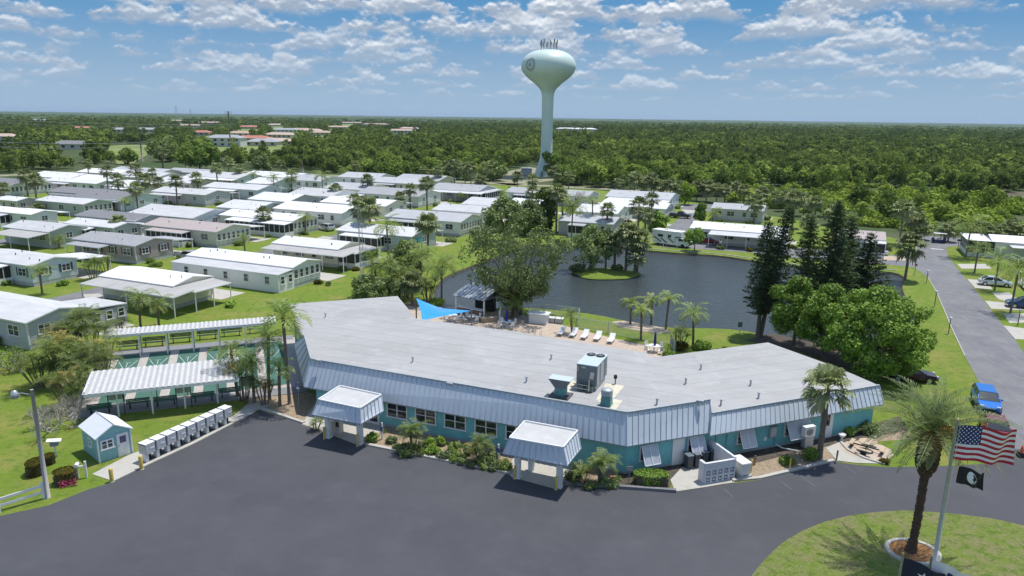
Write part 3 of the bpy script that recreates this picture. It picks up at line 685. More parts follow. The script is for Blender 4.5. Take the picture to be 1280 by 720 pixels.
def shrub_mesh(rng, rx, ry, h, lm, leaf=0.12, dens=0.8, nb=14):
    bl = []
    for i in range(nb):
        a = rng.random() * 6.28; q = math.sqrt(rng.random()) * .75
        r = (0.3 + .2 * rng.random()) * min(rx, ry, h * 1.2)
        bl.append((rx * q * math.cos(a), ry * q * math.sin(a), max(r * .6, h * (0.25 + .5 * rng.random() * (1 - q * .5))), r))
    v = blob_crown(rng, bl, dens, leaf, .9)
    v[:, 2] = np.maximum(v[:, 2], 0.02)
    return quads_mesh('foliage', v, 4, [lm], tint=np.repeat(rng.random(len(v) // 4) ** 2 * .6, 4))
def shrub(name, label, px, py, rx, h, lm, leaf=.12, ry=None, group=None, cat='shrub', stems=True, dens=0.8):
    g = G(px, py); t = thing(name, label, cat, (g.x, g.y, 0), 0, group)
    link_mesh('foliage', shrub_mesh(rng, rx, ry or rx, h, lm, leaf, dens), t)
    mb = MB()
    for i in range(5):
        a = i * 1.26; mb.tube([(0, 0, -.05), (.3 * rx * math.cos(a), .3 * (ry or rx) * math.sin(a), h * .6)], [.03, .015], B_tree, 5)
    mb.build('stem', t)
    return t
def spiky(name, label, px, py, r_, n=30, m=None, cat='plant', group=None, h=1.0):
    """rosette of strap leaves"""
    g = G(px, py); t = thing(name, label, cat, (g.x, g.y, 0), 0, group); V_ = []
    for k in range(n):
        az = k * 2.4; el = 1.3 - 1.2 * k / n; d = np.array([math.cos(az) * math.cos(el), math.sin(az) * math.cos(el), math.sin(el) * h]); s = np.array([-math.sin(az), math.cos(az), 0]) * r_ * .06
        a = d * r_ * .6; b = d * r_ + np.array([0, 0, -.25 * r_]); V_.append(np.array([-s * .5, s * .5, a + s, a - s])); V_.append(np.array([a - s, a + s, b + s * .2, b - s * .2]))
    link_mesh('leaves', quads_mesh('leaves', np.concatenate(V_) + [0, 0, .05], 4, [m or L_feather], tint=np.full(len(V_) * 4, .2)), t)
    return t
# ================================================================== CLUBHOUSE
ZR, ZE, ZW = 4.3, 2.25, 3.55
club = thing('clubhouse', 'long low teal clubhouse with a flat grey roof and pale blue metal mansard', 'clubhouse', (0, 60, 0))
def cl(p): return (p[0] - 0, p[1] - 60)
def shift(P): return [cl(p) for p in P]
# roof edges
Tl = G(389, 449, ZR); Tm = G(784, 516, ZR); Tn = G(887.5, 500, ZR)
El = G(380, 483.5, ZE); Em = G(784, 558, ZE); En = G(886.5, 541, ZE)
T3a = G(890, 517, ZW); T3b = G(1099, 482, ZW); E3a = G(887.5, 544.5, ZE); E3b = G(1105, 505, ZE)
T0 = G(381, 420, ZR); E0 = G(367.5, 430, ZE)
main_roof = [G(x, y, ZR).to_2d() for x, y in [(361, 380), (497, 370), (520, 398), (640, 414), (808, 441)]] + [Tn.to_2d(), Tm.to_2d(), Tl.to_2d(), T0.to_2d(), G(376, 417, ZR).to_2d()]
wing_roof = [T3a.to_2d(), T3b.to_2d()] + [G(x, y, ZW).to_2d() for x, y in [(1067, 468), (1035, 455), (960, 428), (815, 447)]] + [G(812, 452, ZW).to_2d()]
mb = MB(); mb.prism(shift(main_roof), ZR - .25, ZR, galv, top=M_roofmem); mb.build('roof', club)
mb = MB(); mb.prism(shift(wing_roof), ZW - .25, ZW, galv, top=M_roofmem); mb.build('wing_roof', club)
# faint membrane patches, gravel stop edge
def edge_strip(mb, a, b, z, w=.16, h=.09, m=None):
    d = (b - a).normalized(); L = (b - a).length; mid = (a + b) / 2
    mb.box((mid.x, mid.y - 60, z + h / 2), (L, w, h), m or galv, rz=math.atan2(d.y, d.x))
mb = MB()
for a, b in ((Tl, Tm), (Tm, Tn), (T0, Tl)): edge_strip(mb, a, b, ZR)
edge_strip(mb, T3a, T3b, ZW); mb.build('gravel_stop', club)
def mansard_face(name, t0, t1, e0, e1, parent, off, ns=None, space=.44, drop=0.05):
    """sloping standing-seam skirt with raised ribs"""
    t0, t1, e0, e1 = [Vector((p.x - off[0], p.y - off[1], p.z)) for p in (t0, t1, e0, e1)]
    mb = MB(); n = (e1 - e0).cross(t0 - e0).normalized()
    if n.z < 0: n = -n
    dn = -n * .05
    mb.face([e0, e1, t1, t0], mansard)
    mb.face([e0 + dn, t0 + dn, t1 + dn, e1 + dn], galv)
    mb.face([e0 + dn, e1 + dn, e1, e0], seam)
    L = (e1 - e0).length; k = ns or max(2, int(L / space))
    ax = (e1 - e0).normalized() * .022
    for i in range(k + 1):
        f = i / k; a = e0.lerp(e1, f); b = t0.lerp(t1, f)
        up = n * .05
        mb.face([a - ax + up, a + ax + up, b + ax + up, b - ax + up], mansard)
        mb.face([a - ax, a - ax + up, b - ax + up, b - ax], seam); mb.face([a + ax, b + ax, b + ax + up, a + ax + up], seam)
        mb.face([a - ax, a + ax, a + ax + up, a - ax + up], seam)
    # scalloped lower lip, one tooth to each pan
    for i in range(k * 2):
        f0, f1 = (i + .12) / (k * 2), (i + .88) / (k * 2); a = e0.lerp(e1, f0); b = e0.lerp(e1, f1)
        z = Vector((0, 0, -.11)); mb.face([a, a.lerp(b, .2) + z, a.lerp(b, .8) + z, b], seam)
    return mb.build(name, parent)
mansard_face('mansard', Tl, Tm, El, Em, club, (0, 60)); mansard_face('mansard', Tm, Tn, Em, En, club, (0, 60))
mansard_face('mansard', T3a, T3b, E3a, E3b, club, (0, 60)); mansard_face('mansard', T0, Tl, E0, El, club, (0, 60), ns=6)
# end closures
mb = MB()
mb.face([Vector((p.x, p.y - 60, p.z)) for p in (En, Tn, T3a + Vector((0, .05, 0)), Vector((E3a.x, E3a.y + .1, ZE)))], mansard)
mb.build('mansard_end', club); mb = MB()
mb.face([Vector((p.x, p.y - 60, p.z)) for p in (E3b, T3b, Vector((T3b.x - .3, T3b.y + 1.2, ZW)), Vector((T3b.x - .3, T3b.y + 1.2, ZE)))], mansard)
mb.build('mansard_end', club)
# walls
def off_line(a, b, d):
    t = (b - a).to_2d().normalized(); n = Vector((-t.y, t.x)); return (a.to_2d() + n * d, b.to_2d() + n * d)
INS = .38
def isect(p, q, r, s):
    x1, y1, x2, y2, x3, y3, x4, y4 = *p, *q, *r, *s
    d = (x1 - x2) * (y3 - y4) - (y1 - y2) * (x3 - x4)
    a = x1 * y2 - y1 * x2; b = x3 * y4 - y3 * x4
    return Vector(((a * (x3 - x4) - (x1 - x2) * b) / d, (a * (y3 - y4) - (y1 - y2) * b) / d))
w1 = off_line(El, Em, INS); w2 = off_line(Em, E3b, INS)
cw = isect(w1[0], w1[1], w2[0], w2[1])
t1 = (w1[1] - w1[0]).normalized(); n1 = Vector((-t1.y, t1.x)); t2 = (w2[1] - w2[0]).normalized(); n2 = Vector((-t2.y, t2.x))
W0 = w1[0] + t1 * .9; W3 = w2[1] - t2 * .6
foot = [W0, cw, W3, W3 + n2 * 3.5] + [G(x, y, ZW).to_2d() for x, y in [(1035, 456), (960, 431), (818, 449)]] + [G(x, y, ZR).to_2d() for x, y in [(803, 443), (640, 417), (519, 401), (495, 372), (364, 383)]] + [W0 + n1 * 12]
mb = MB()
c0 = Vector((6, 58))
foot2 = [p + (c0 - p).normalized() * .25 if i > 3 else p for i, p in enumerate(foot)]
mb.prism(shift(foot2), 0, 2.75, teal); mb.build('wall', club)
mb = MB(); mb.prism(shift([p + (p - c0).normalized() * .05 for p in foot2]), 0, .16, galv); mb.build('plinth', club)
# wall-mounted parts: placed along a wall at metres s from its start
def wall_frame(P0, P1):
    a = (P1 - P0).normalized(); return P0, a, Vector((a.y, -a.x)), math.atan2(a.y, a.x)
F1 = wall_frame(W0, cw); F2 = wall_frame(cw, W3)
def wpos(F, s, out, z): p = F[0] + F[1] * s + F[2] * out; return (p.x, p.y - 60, z)
def s_of(F, px, py): return on_wall(px, py, Vector((*F[0], 0)), Vector((*(F[0] + F[1]), 0)))
def window(F, s, z0, z1, w, panes=2, rows=2, parent=club, off=(0, 60), frame=trimw, gl=None):
    """frame mesh with its mullions, pane behind as sub-part"""
    def wp(ss, out, z): p = F[0] + F[1] * ss + F[2] * out; return (p.x - off[0], p.y - off[1], z)
    mb = MB(); fw = .09; h = z1 - z0; zc = (z0 + z1) / 2
    for q in (-1, 1): mb.box(wp(s + q * (w / 2 - fw / 2), .03, zc), (fw, .1, h), frame, rz=F[3])
    mb.box(wp(s, .03, z1 - fw / 2), (w - 2 * fw, .1, fw), frame, rz=F[3]); mb.box(wp(s, .05, z0 - .02), (w + .1, .16, .08), frame, rz=F[3])
    for i in range(1, panes): mb.box(wp(s - w / 2 + w * i / panes, .025, zc), (.08, .08, h - .1), frame, rz=F[3])
    for j in range(1, rows): mb.box(wp(s, .015, z0 + h * j / rows), (w - .1, .06, .045), frame, rz=F[3])
    f = mb.build('window', parent)
    m2 = MB(); m2.box(wp(s, -.005, zc), (w - .1, .03, h - .06), gl or glass, rz=F[3]); m2.build('pane', f)
    return f
for x0, x1, yy in ((484, 509.5, 517), (519.5, 545.5, 527), (555.5, 583, 531), (593.5, 622, 541), (632, 658, 552)):
    a = s_of(F1, x0, yy)[0]; b = s_of(F1, x1, yy)[0]
    window(F1, (a + b) / 2, .95, 2.12, b - a)
# doors under the porticos
for px, py in ((462, 528), (676, 575)):
    s = s_of(F1, px, py)[0]; mb = MB(); mb.box(wpos(F1, s, .03, 1.05), (1.9, .08, 2.1), trimw, rz=F1[3]); d = mb.build('door', club)
    m2 = MB()
    for q in (-.45, .45): m2.box(wpos(F1, s + q, .075, 1.1), (.7, .03, 1.7), glass, rz=F1[3])
    m2.build('pane', d); m3 = MB(); m3.box(wpos(F1, s + .05, .11, 1.0), (.05, .06, .3), alum, rz=F1[3]); m3.build('handle', d)
sd, zd = s_of(F2, 846, 583)
mb = MB(); mb.box(wpos(F2, sd, .03, 1.02), (.98, .08, 2.04), white, rz=F2[3]); d = mb.build('door', club); tag(d, 'plain white steel door beside the bins')
m3 = MB(); m3.box(wpos(F2, sd + .38, .1, 1.0), (.06, .08, .12), alum, rz=F2[3]); m3.build('handle', d)
s_, z_ = s_of(F2, 1034, 530); mb = MB(); mb.box(wpos(F2, s_, .03, 1.05), (1.0, .08, 2.1), white, rz=F2[3]); d = mb.build('door', club)
m2 = MB(); m2.box(wpos(F2, s_, .075, 1.45), (.35, .03, .9), glass, rz=F2[3]); m2.build('pane', d)
# hinged white shutters over small windows
def awning_shutter(px0, px1, pytop, pybot, panels):
    a, zt = s_of(F2, px0, pytop); b, _ = s_of(F2, px1, pytop); zt = min(zt, 2.15)
    w = b - a; s = (a + b) / 2; h = 1.35 * (1 if panels == 2 else 1.0)
    window(F2, s - .12, .8, zt, w * .95, panels, 2)
    ang = R(27); mb = MB()
    c = wpos(F2, s, .1 + math.sin(ang) * h / 2, zt - math.cos(ang) * h / 2)
    mb.box(c, (w, .04, h), alum_pan, rz=F2[3], rx=-ang)
    for i in range(panels + 1):
        cc = wpos(F2, s - w / 2 + w * i / panels, .1 + math.sin(ang) * h / 2 + .03, zt - math.cos(ang) * h / 2)
        mb.box(cc, (.055, .05, h + .03), white, rz=F2[3], rx=-ang)
    for q in (0, 1):
        cc = wpos(F2, s, .1 + math.sin(ang) * h * q + .03, zt - math.cos(ang) * h * q); mb.box(cc, (w + .05, .05, .06), white, rz=F2[3], rx=-ang)
    sh = mb.build('shutter', club)
    for q in (-1, 1): m2 = MB(); m2.tube([wpos(F2, s + q * (w / 2 - .05), .02, .85), wpos(F2, s + q * (w / 2 - .05), .08 + math.sin(ang) * h, zt - math.cos(ang) * h + .03)], .015, alum, 6); m2.build('prop', sh)
alum_pan = mat('shutter_panel', (0.50, 0.53, 0.58), 0.45, var=0.08, scale=2, metal=0.1)
awning_shutter(801, 820, 557, 578, 2); awning_shutter(861, 878, 546, 566, 2); awning_shutter(923, 940, 537, 555, 2); awning_shutter(982, 1010, 527, 549, 3)
# meter box, sockets, downpipes
s_, z_ = s_of(F2, 964, 543); mb = MB(); mb.box(wpos(F2, s_, .12, 1.35), (.55, .22, .85), galv, rz=F2[3]); mb.box(wpos(F2, s_ - .6, .06, .85), (.25, .1, .28), white, rz=F2[3])
mb.box(wpos(F2, s_, .245, 1.4), (.45, .03, .6), alum_pan, rz=F2[3]); mb.build('meter_box', club)
mb = MB()
for px, py, m in ((969, 545, teal), (894, 555, teal), (907, 560, teal)):
    s_, z_ = s_of(F2, px, py); mb.tube([wpos(F2, s_, .08, .05), wpos(F2, s_, .08, 2.0)], .045, m, 8); mb.build('downpipe', club); mb = MB()
s_, z_ = s_of(F2, 969, 550); mb.tube([wpos(F2, s_, .1, .25), wpos(F2, s_ + .2, .6, .15), wpos(F2, s_ + 1.6, 1.9, .08)], .05, white, 8)
mb.build('downpipe', club)
# membrane seams: low welded laps across the roof, and darker patches
seamm = mat('membrane_lap', (.37, .365, .357), .7, var=.1)
mb = MB()
def poly_has(P, p):
    c = False; j = len(P) - 1
    for i in range(len(P)):
        if (P[i][1] > p.y) != (P[j][1] > p.y) and p.x < (P[j][0] - P[i][0]) * (p.y - P[i][1]) / (P[j][1] - P[i][1]) + P[i][0]: c = not c
        j = i
    return c
for roof_, F, z in ((main_roof, F1, ZR), (wing_roof, F2, ZW)):
    k = 0
    for r_ in range(1, 22):
        run = None; out = F[2] * -1
        for s in range(-60, 140):
            p = F[0] + F[1] * (s * .5) + out * (r_ * 1.83); ins = poly_has(roof_, p) and poly_has(roof_, p + F[1] * .6) and poly_has(roof_, p - F[1] * .6)
            if ins and run is None: run = p
            if not ins and run is not None:
                d = p - run; m = (p + run) / 2
                if d.length > 2: mb.box((m.x, m.y - 60, z + .004), (d.length - .6, .045, .008), seamm, rz=F[3])
                run = None
mb.build('membrane_seams', club)
# roof vents (small stacks) as parts of the building
def stack(px, py, z=ZR, h=.4, r=.07, m=None):
    p = G(px, py, z); mb = MB(); mb.lathe([(r * 2.2, 0), (r, .06), (r, h), (r * 1.5, h + .01), (r * 1.5, h + .08), (0.001, h + .1)], m or galv, 12, (p.x, p.y - 60, z)); mb.build('vent_stack', club)
for q in ((407, 397), (516, 453), (658, 478), (821, 506), (689, 449.5), (857, 480)): stack(*q)
for q in ((901, 507), (948, 498), (938, 482), (876, 462)): stack(*q, z=ZW)
for q in ((398, 452), (562, 481), (875, 503)):
    p = G(q[0], q[1], ZR + .05); mb = MB(); mb.box((p.x, p.y - 60, ZR + .12), (.5, .2, .18), galv, rz=F1[3]); mb.build('scupper', club)
# pale patches round the kitchen vents
patch = mat('cream_patch', (0.62, 0.57, 0.44), .8, var=.15, scale=2)
def roofpatch(px, z): 
    mb = MB(); mb.face([(*cl(G(x, y, z)), z + .006) for x, y in px], patch); mb.build('roof_patch', club)
roofpatch([(682, 497), (707, 502), (720, 478), (712, 470)], ZR)
roofpatch([(745, 500), (769, 513), (778, 501), (760, 497)], ZR); roofpatch([(757, 479), (781, 482), (768, 497), (745, 500)], ZR)
# ---- porticos
def portico(name, label, tp, ep, posts, rail_box=None):
    z1, z0 = 3.25, 2.25
    T = [G(x, y, z1) for x, y in tp]; E = [G(x, y, z0) for x, y in ep]   # left front, right front, right back, left back
    c = (T[0] + T[1]) / 2; off = (c.x, c.y); t = thing(name, label, 'portico', (c.x, c.y, 0))
    mb = MB(); mb.prism([(p.x - off[0], p.y - off[1]) for p in T], z1 - .15, z1, trimw, top=mat('portico_roof', (.50, .50, .49), .8, var=.1, scale=1)); mb.build('roof', t)
    mb = MB(); mb.face([Vector((p.x - off[0], p.y - off[1], z0 + .06)) for p in (E[0], E[1], E[2], E[3])], trimw); mb.build('soffit', t)
    mansard_face('mansard', T[0], T[1], E[0], E[1], t, off); mansard_face('mansard', T[1], T[2], E[1], E[2], t, off); mansard_face('mansard', T[3], T[0], E[3], E[0], t, off)
    mb = MB()
    for i in range(4):
        a, b = T[i], T[(i + 1) % 4]; d = b - a; m = (a + b) / 2; mb.box((m.x - off[0], m.y - off[1], z1 + .05), (d.length, .1, .1), trimw, rz=math.atan2(d.y, d.x))
    mb.build('edge_trim', t)
    for x, y in posts:
        g = G(x, y); mb = MB(); mb.box((g.x - off[0], g.y - off[1], 1.15), (.36, .36, 2.3), trimw, rz=F1[3]); mb.box((g.x - off[0], g.y - off[1], .06), (.44, .44, .12), white, rz=F1[3]); mb.build('post', t)
    return t
portico('entrance_portico', 'left flat-topped blue metal portico on white posts over the clubhouse entrance', [(398, 500), (450, 511), (476.5, 494), (425, 483)], [(390, 518.5), (451, 530), (479, 514), (418, 503)], [(411, 547), (450.5, 555)])
portico('entrance_portico', 'right flat-topped blue metal portico with a stained roof over the second clubhouse door', [(637, 548), (704, 560), (722, 539), (656, 527)], [(629, 567), (709, 582.5), (726, 561), (648, 546)], [(647, 597), (699, 609)])
# ================================================================== ROOF EQUIPMENT
def at(px, py, z): return G(px, py, z)
def hvac():
    p = at(733, 487, ZR); t = thing('rooftop_air_conditioner', 'big grey rooftop air conditioner with two top fans on its frame', 'air conditioner', (p.x, p.y, ZR), F1[3])
    x, y = 1.55, 2.9; shaded_steel = mat('shaded_grey_steel', (.16, .185, .20), .5, var=.08); top = mat('sunlit_blue_steel', (.52, .60, .64), .4, var=.05)  # sides dark, top pale: shade and sunlight put into the steel colours
    mb = MB(); mb.box((0, y / 2 - .1, .18), (x * .9, y * .9, .36), galv); mb.build('base_frame', t)
    mb = MB(); mb.box((0, y / 2 - .1, 1.15), (x, y, 1.55), shaded_steel); mb.box((x / 2 + .012, y / 2 - .1, 1.15), (.03, y * .3, 1.4), galv); mb.box((x / 2 + .012, y * .1 - .1 + .1, 1.15), (.03, y * .2, 1.4), galv)
    for k in range(9): mb.box((x / 2 + .012, y * .72 + k * .085 - .1, 1.15), (.03, .03, 1.35), galv)
    mb.build('cabinet', t, .015)
    mb = MB(); mb.box((0, y / 2 - .1, 1.955), (x + .06, y + .06, .06), top); mb.build('top_panel', t)
    for q in (-.36, .36):
        mb = MB(); mb.lathe([(.34, 0), (.34, .07), (.30, .08), (.29, .02), (.001, .02)], black, 24, (q, y - .65, 1.985))
        for k in range(5): mb.box((q, y - .65, 2.05 + .002 * k), (.62, .02, .01), galv, rz=k * .63)
        mb.build('fan', t)
    mb = MB(); mb.box((.42, -.13, 1.2), (.3, .04, .55), alum, rz=.0, ry=.15); mb.build('label_plate', t); mb = MB(); mb.box((-.25, -.12, 1.75), (.3, .03, .12), alum); mb.build('label_plate', t); mb = MB(); mb.box((-.68, -.12, 1.6), (.12, .03, .4), mat('tan_plate', (.45, .36, .3), .6)); mb.build('label_plate', t)
    mb = MB()
    for a, b in (((-1.1, -.55, .25), (.35, -.6, .25)), ((.35, -.6, .1), (.35, -.6, 1.0)), ((-1.1, -.55, .25), (-.6, .1, .25)), ((.2, -.5, .5), (-.9, -.4, .5))): mb.tube([a, b], .035, patch, 8)
    mb.build('gas_pipe', t)
    for q in (-.35, .35):
        mb = MB(); mb.box((q, -.35, .25), (.5, .4, .4), mat('green_grey_steel', (.12, .16, .14), .6), taper=.85); mb.build('intake_hood', t)
hvac()
def kitchen_hood():
    p = at(701, 495, ZR); t = thing('kitchen_exhaust', 'flared teal and grey kitchen exhaust hood on a dark square base', 'roof vent', (p.x, p.y, ZR), F1[3])
    mb = MB(); mb.box((0, 0, .06), (1.5, 1.3, .12), mat('dark_curb', (.1, .1, .1), .8)); mb.build('base', t)
    mb = MB(); mb.box((0, 0, .42), (.75, .7, .6), mat('teal_steel', (.10, .27, .27), .5, var=.1)); mb.build('duct', t)
    shaded_steel = MATS['shaded_grey_steel']
    mb = MB(); i = 0
    b0 = [(-.38, -.36, .72), (.38, -.36, .72), (.38, .36, .72), (-.38, .36, .72)]; b1 = [(-.85, -.5, 1.4), (.85, -.5, 1.4), (.85, .5, 1.4), (-.85, .5, 1.4)]
    for k in range(4):
        l = (k + 1) % 4; mb.face([b0[k], b0[l], b1[l], b1[k]], shaded_steel)
    mb.face(b1, MATS['sunlit_blue_steel']); mb.build('hood', t)
def kitchen_fan():
    p = at(758, 506, ZR); t = thing('exhaust_fan', 'small teal box exhaust fan with a round louvred grey cap on a cream patch', 'roof vent', (p.x, p.y, ZR), F1[3])
    mb = MB(); mb.box((0, 0, .35), (.75, .7, .7), MATS['teal_steel'], taper=.85); mb.build('base', t)
    mb = MB(); mb.lathe([(.3, 0), (.42, .05), (.42, .12), (.38, .13), (.42, .2), (.42, .27), (.38, .28), (.42, .35), (.42, .42), (.36, .5), (.001, .54)], galv, 20, (0, 0, .7)); mb.build('cap', t)
kitchen_hood(); kitchen_fan()
p = at(769, 480, ZR); t = thing('roof_stack', 'thin dark flue pipe on the cream roof patch behind the louvred fan', 'vent pipe', (p.x, p.y, ZR)); mb = MB(); mb.lathe([(.05, 0), (.05, .5)], woodgrey, 8); mb.build('pipe', t); mb = MB(); mb.lathe([(.12, .45), (.14, .5), (.12, .72), (.001, .74)], black, 12); mb.build('cap', t)
# bins, block screen, generator
def bin_(i, px, py):
    g = G(px, py); t = thing('wheeled_bin', ['leftmost', 'second from left', 'third from left', 'rightmost'][i] + ' of the four dark wheeled bins behind the block screen', 'bin', (g.x, g.y, 0), F2[3], 'wheeled bins by the service door')
    dk = mat('bin_plastic', (.045, .06, .075), .45, var=.1)
    mb = MB(); mb.box((0, 0, .55), (.42, .5, .9), dk, taper=1.12); mb.build('body', t, .02); mb = MB(); mb.box((0, 0, 1.03), (.5, .62, .07), mat('bin_lid', (.14, .17, .20), .4)); mb.box((0, .33, 1.03), (.5, .06, .1), dk); mb.build('lid', t, .02)
    for q in (-.25, .25):
        mb = MB(); mb.tube([(q - .03, .25, .12), (q + .03, .25, .12)], .12, black, 12); mb.build('wheel', t)
for i, q in enumerate(((860, 585), (869.5, 583), (879, 580), (888.5, 577.5))): bin_(i, *q)
def block_screen():
    a = G(880, 604.5); b = G(917, 598); c = G(892, 576.5); t = thing('block_screen_wall', 'white decorative breeze block screen wall hiding the bins', 'screen wall', (a.x, a.y, 0))
    bw = mat('white_block', (.66, .66, .68), .8, var=.1, scale=3, bump=.2); hole = mat('block_recess', (.20, .24, .32), .9, var=.1)
    d = (b - a); L = d.length; rz = math.atan2(d.y, d.x); u = d.normalized(); n = Vector((-u.y, u.x, 0)); mb = MB(); H = 1.5; nb = 5; nr = 3; s = L / nb
    for i in range(nb):
        for j in range(nr):
            c_ = u * (s * (i + .5)); z = H / nr * (j + .5); hh = H / nr
            for q in (-1, 1): mb.box((c_.x + u.x * q * (s / 2 - .04), c_.y + u.y * q * (s / 2 - .04), z), (.08, .18, hh), bw, rz=rz); mb.box((c_.x, c_.y, z + q * (hh / 2 - .035)), (s - .16, .178, .07), bw, rz=rz)
            if j < 2: mb.box((c_.x, c_.y, z), (.13, .17, .13), bw, rz=rz + 0); mb.box((c_.x, c_.y, z), (s * .75, .05, .03), bw, rz=rz); mb.box((c_.x, c_.y, z), (.03, .05, hh * .8), bw, rz=rz); mb.box((c_.x + n.x * .05, c_.y + n.y * .05, z), (s - .16, .02, hh - .14), hole, rz=rz)
            else: mb.box((c_.x, c_.y, z), (s - .16, .14, hh - .14), bw, rz=rz)
    mb.build('front_wall', t)
    mb = MB(); e = Vector((0, 0, 0)); e1 = u * L + n * 3.4; s0_ = u * L; m = (s0_ + e1) / 2; mb.box((m.x, m.y, H / 2 + .05), (3.4, .16, H + .1), bw, rz=rz + math.pi / 2); mb.build('side_wall', t)
    mb = MB(); mb.box((n.x * .3, n.y * .3, H / 2), (.2, .6, H - .02), bw, rz=rz); mb.build('end_wall', t)
block_screen()
def generator():
    g = G(928, 596); t = thing('standby_generator', 'cream standby generator with a rounded lid beside the block screen', 'generator', (g.x, g.y, 0), F2[3])
    cr = mat('cream_steel', (.72, .71, .66), .4, var=.04); mb = MB(); mb.box((0, .3, .12), (1.0, 1.4, .24), galv); mb.build('pad', t); mb = MB(); mb.box((0, .3, .65), (.75, 1.2, .8), cr, taper=1.05); mb.build('cabinet', t, .05); mb = MB(); mb.box((0, .3, 1.12), (.88, 1.35, .16), cr); mb.build('lid', t, .07)
generator()
def ac_unit():
    g = G(1010, 562); t = thing('wall_air_conditioner', 'white outdoor air conditioner with a round fan behind the dark bush', 'air conditioner', (g.x + .1, g.y + .5, 0), F2[3])
    mb = MB(); mb.box((0, 0, .45), (.8, .4, .9), galv); mb.build('stand', t); mb = MB(); mb.box((0, 0, 1.3), (1.0, .42, .8), white); mb.build('cabinet', t, .02)
    mb = MB()
    mb.tube([(-.05, -.20, 1.3), (-.05, -.235, 1.3)], .3, mat('fan_grille', (.22, .22, .23), .6), 20)
    for r_ in (.10, .19, .27):
        for k in range(16): a, b = k * .3927, (k + 1) * .3927; mb.tube([(-.05 + r_ * math.cos(a), -.245, 1.3 + r_ * math.sin(a)), (-.05 + r_ * math.cos(b), -.245, 1.3 + r_ * math.sin(b))], .008, white, 4)
    mb.build('fan', t)
ac_unit()
# ================================================================== SHUFFLEBOARD COURTS
CA = math.atan2(5.75, 15.2); CU = Vector((math.cos(CA), math.sin(CA), 0)); CV = Vector((-CU.y, CU.x, 0))
court = G(136, 451)   # near-left back post
sb = thing('shuffleboard_court', 'row of green shuffleboard lanes between the two white roofed shelters', 'shuffleboard court', court, CA)
green = layered('court_green', [((0.065, 0.15, 0.115), 0, 0, 0, O1), ((0.085, 0.18, 0.14), 1.2, 0.45, 0.7, O1), ((0.05, 0.12, 0.10), 4, 0.55, 0.75, O1)], bump=0.03)
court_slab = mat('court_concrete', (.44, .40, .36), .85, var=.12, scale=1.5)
mb = MB(); mb.box((8.4, -5.6, .02), (19, 15.6, .06), court_slab); mb.build('slab', sb)
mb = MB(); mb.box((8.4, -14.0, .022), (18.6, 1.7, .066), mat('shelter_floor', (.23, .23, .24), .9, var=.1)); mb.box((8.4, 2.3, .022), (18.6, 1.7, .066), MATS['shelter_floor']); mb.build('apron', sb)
PW = 2.72; NL = 6
for i in range(NL):
    x = .9 + i * PW; mb = MB(); mb.box((x + .95, -5.6, .052), (1.95, 13.6, .012), green)
    for sgn, y0 in ((1, -.9), (-1, -10.3)):
        for (xa, ya), (xb, yb) in (((x + .1, y0), (x + .95, y0 - 2.9 * sgn)), ((x + 1.8, y0), (x + .95, y0 - 2.9 * sgn)), ((x + .7, y0 - .5 * sgn), (x + 1.2, y0 - .5 * sgn)), ((x + .95, y0 - .5 * sgn), (x + .95, y0 - 1.9 * sgn))):
            d = Vector((xb - xa, yb - ya)); mb.box(((xa + xb) / 2, (ya + yb) / 2, .061), (d.length, .035, .006), white, rz=math.atan2(d.y, d.x))
    mb.build('lane', sb)
shelter_pan = mat('shelter_roof_pan', (.42, .42, .41), .6, var=.1); shelter_rib = mat('shelter_roof_rib', (.58, .58, .57), .6, var=.1)  # pans darker than ribs: the ribs' shadow lines put into the colour
def shelter(name, label, low_l, low_r, up_l, posts, depth_posts=2.3, nposts_mid=True, z=2.5):
    a = G(*low_l, z); b = G(*low_r, z); c = G(*up_l, z + .25); L = (b - a).length; ang = math.atan2((b - a).y, (b - a).x)
    u = (b - a).normalized(); n = Vector((-u.y, u.x, 0)); D = abs((c - a).dot(n)); sh = (c - a).dot(u) * 0
    t = thing(name, label, 'shelter', (a.x, a.y, 0), ang)
    mb = MB(); z1 = z + .12 * D
    mb.face([(0, 0, z), (L, 0, z), (L, D, z1), (0, D, z1)], shelter_pan); mb.face([(0, 0, z - .07), (0, D, z1 - .07), (L, D, z1 - .07), (L, 0, z - .07)], trimw)
    k = int(L / .42)
    for i in range(k + 1):
        x = L * i / k; mb.box((x, D / 2, (z + z1) / 2 + .02), (.2, D / math.cos(math.atan(.12)), .05), shelter_rib, rx=math.atan2(z1 - z, D))
    mb.build('roof', t)
    mb = MB(); mb.box((L / 2, .05, z - .12), (L, .1, .2), trimw); mb.box((L / 2, D - .05, z1 - .12), (L, .1, .2), trimw)
    for x in (0.05, L - .05): mb.box((x, D / 2, (z + z1) / 2 - .12), (.1, D - .2, .16), trimw)
    mb.build('beam', t)
    for x, y in posts:
        g = G(x, y); q = g - Vector((a.x, a.y, 0)); xx, yy = q.dot(u), q.dot(n); yy = max(.12, min(D - .2, yy)); mb = MB(); mb.box((xx, yy, z / 2), (.12, .12, z), white); mb.build('post', t)
        mb = MB(); mb.box((xx, D - .15, z1 / 2), (.1, .1, z1 - .05), galv); mb.build('post', t)
    return t, L, D
shelter('shuffleboard_shelter', 'far white ribbed metal shelter with benches behind the green lanes', (129.4, 420.6), (344, 403), (141, 411), [(136, 451), (175.6, 447), (210, 443), (242.5, 440.6), (275, 438), (308, 436)])
shelter('shuffleboard_shelter', 'near white ribbed metal shelter with scoreboards in front of the green lanes', (104, 494), (297, 474), (120.6, 467.5), [(149, 520.6), (191.6, 517), (232, 510.6), (272.5, 504), (311, 500)])
M_bench = mat('green_bench_paint', (.03, .13, .11), .5, var=.15)
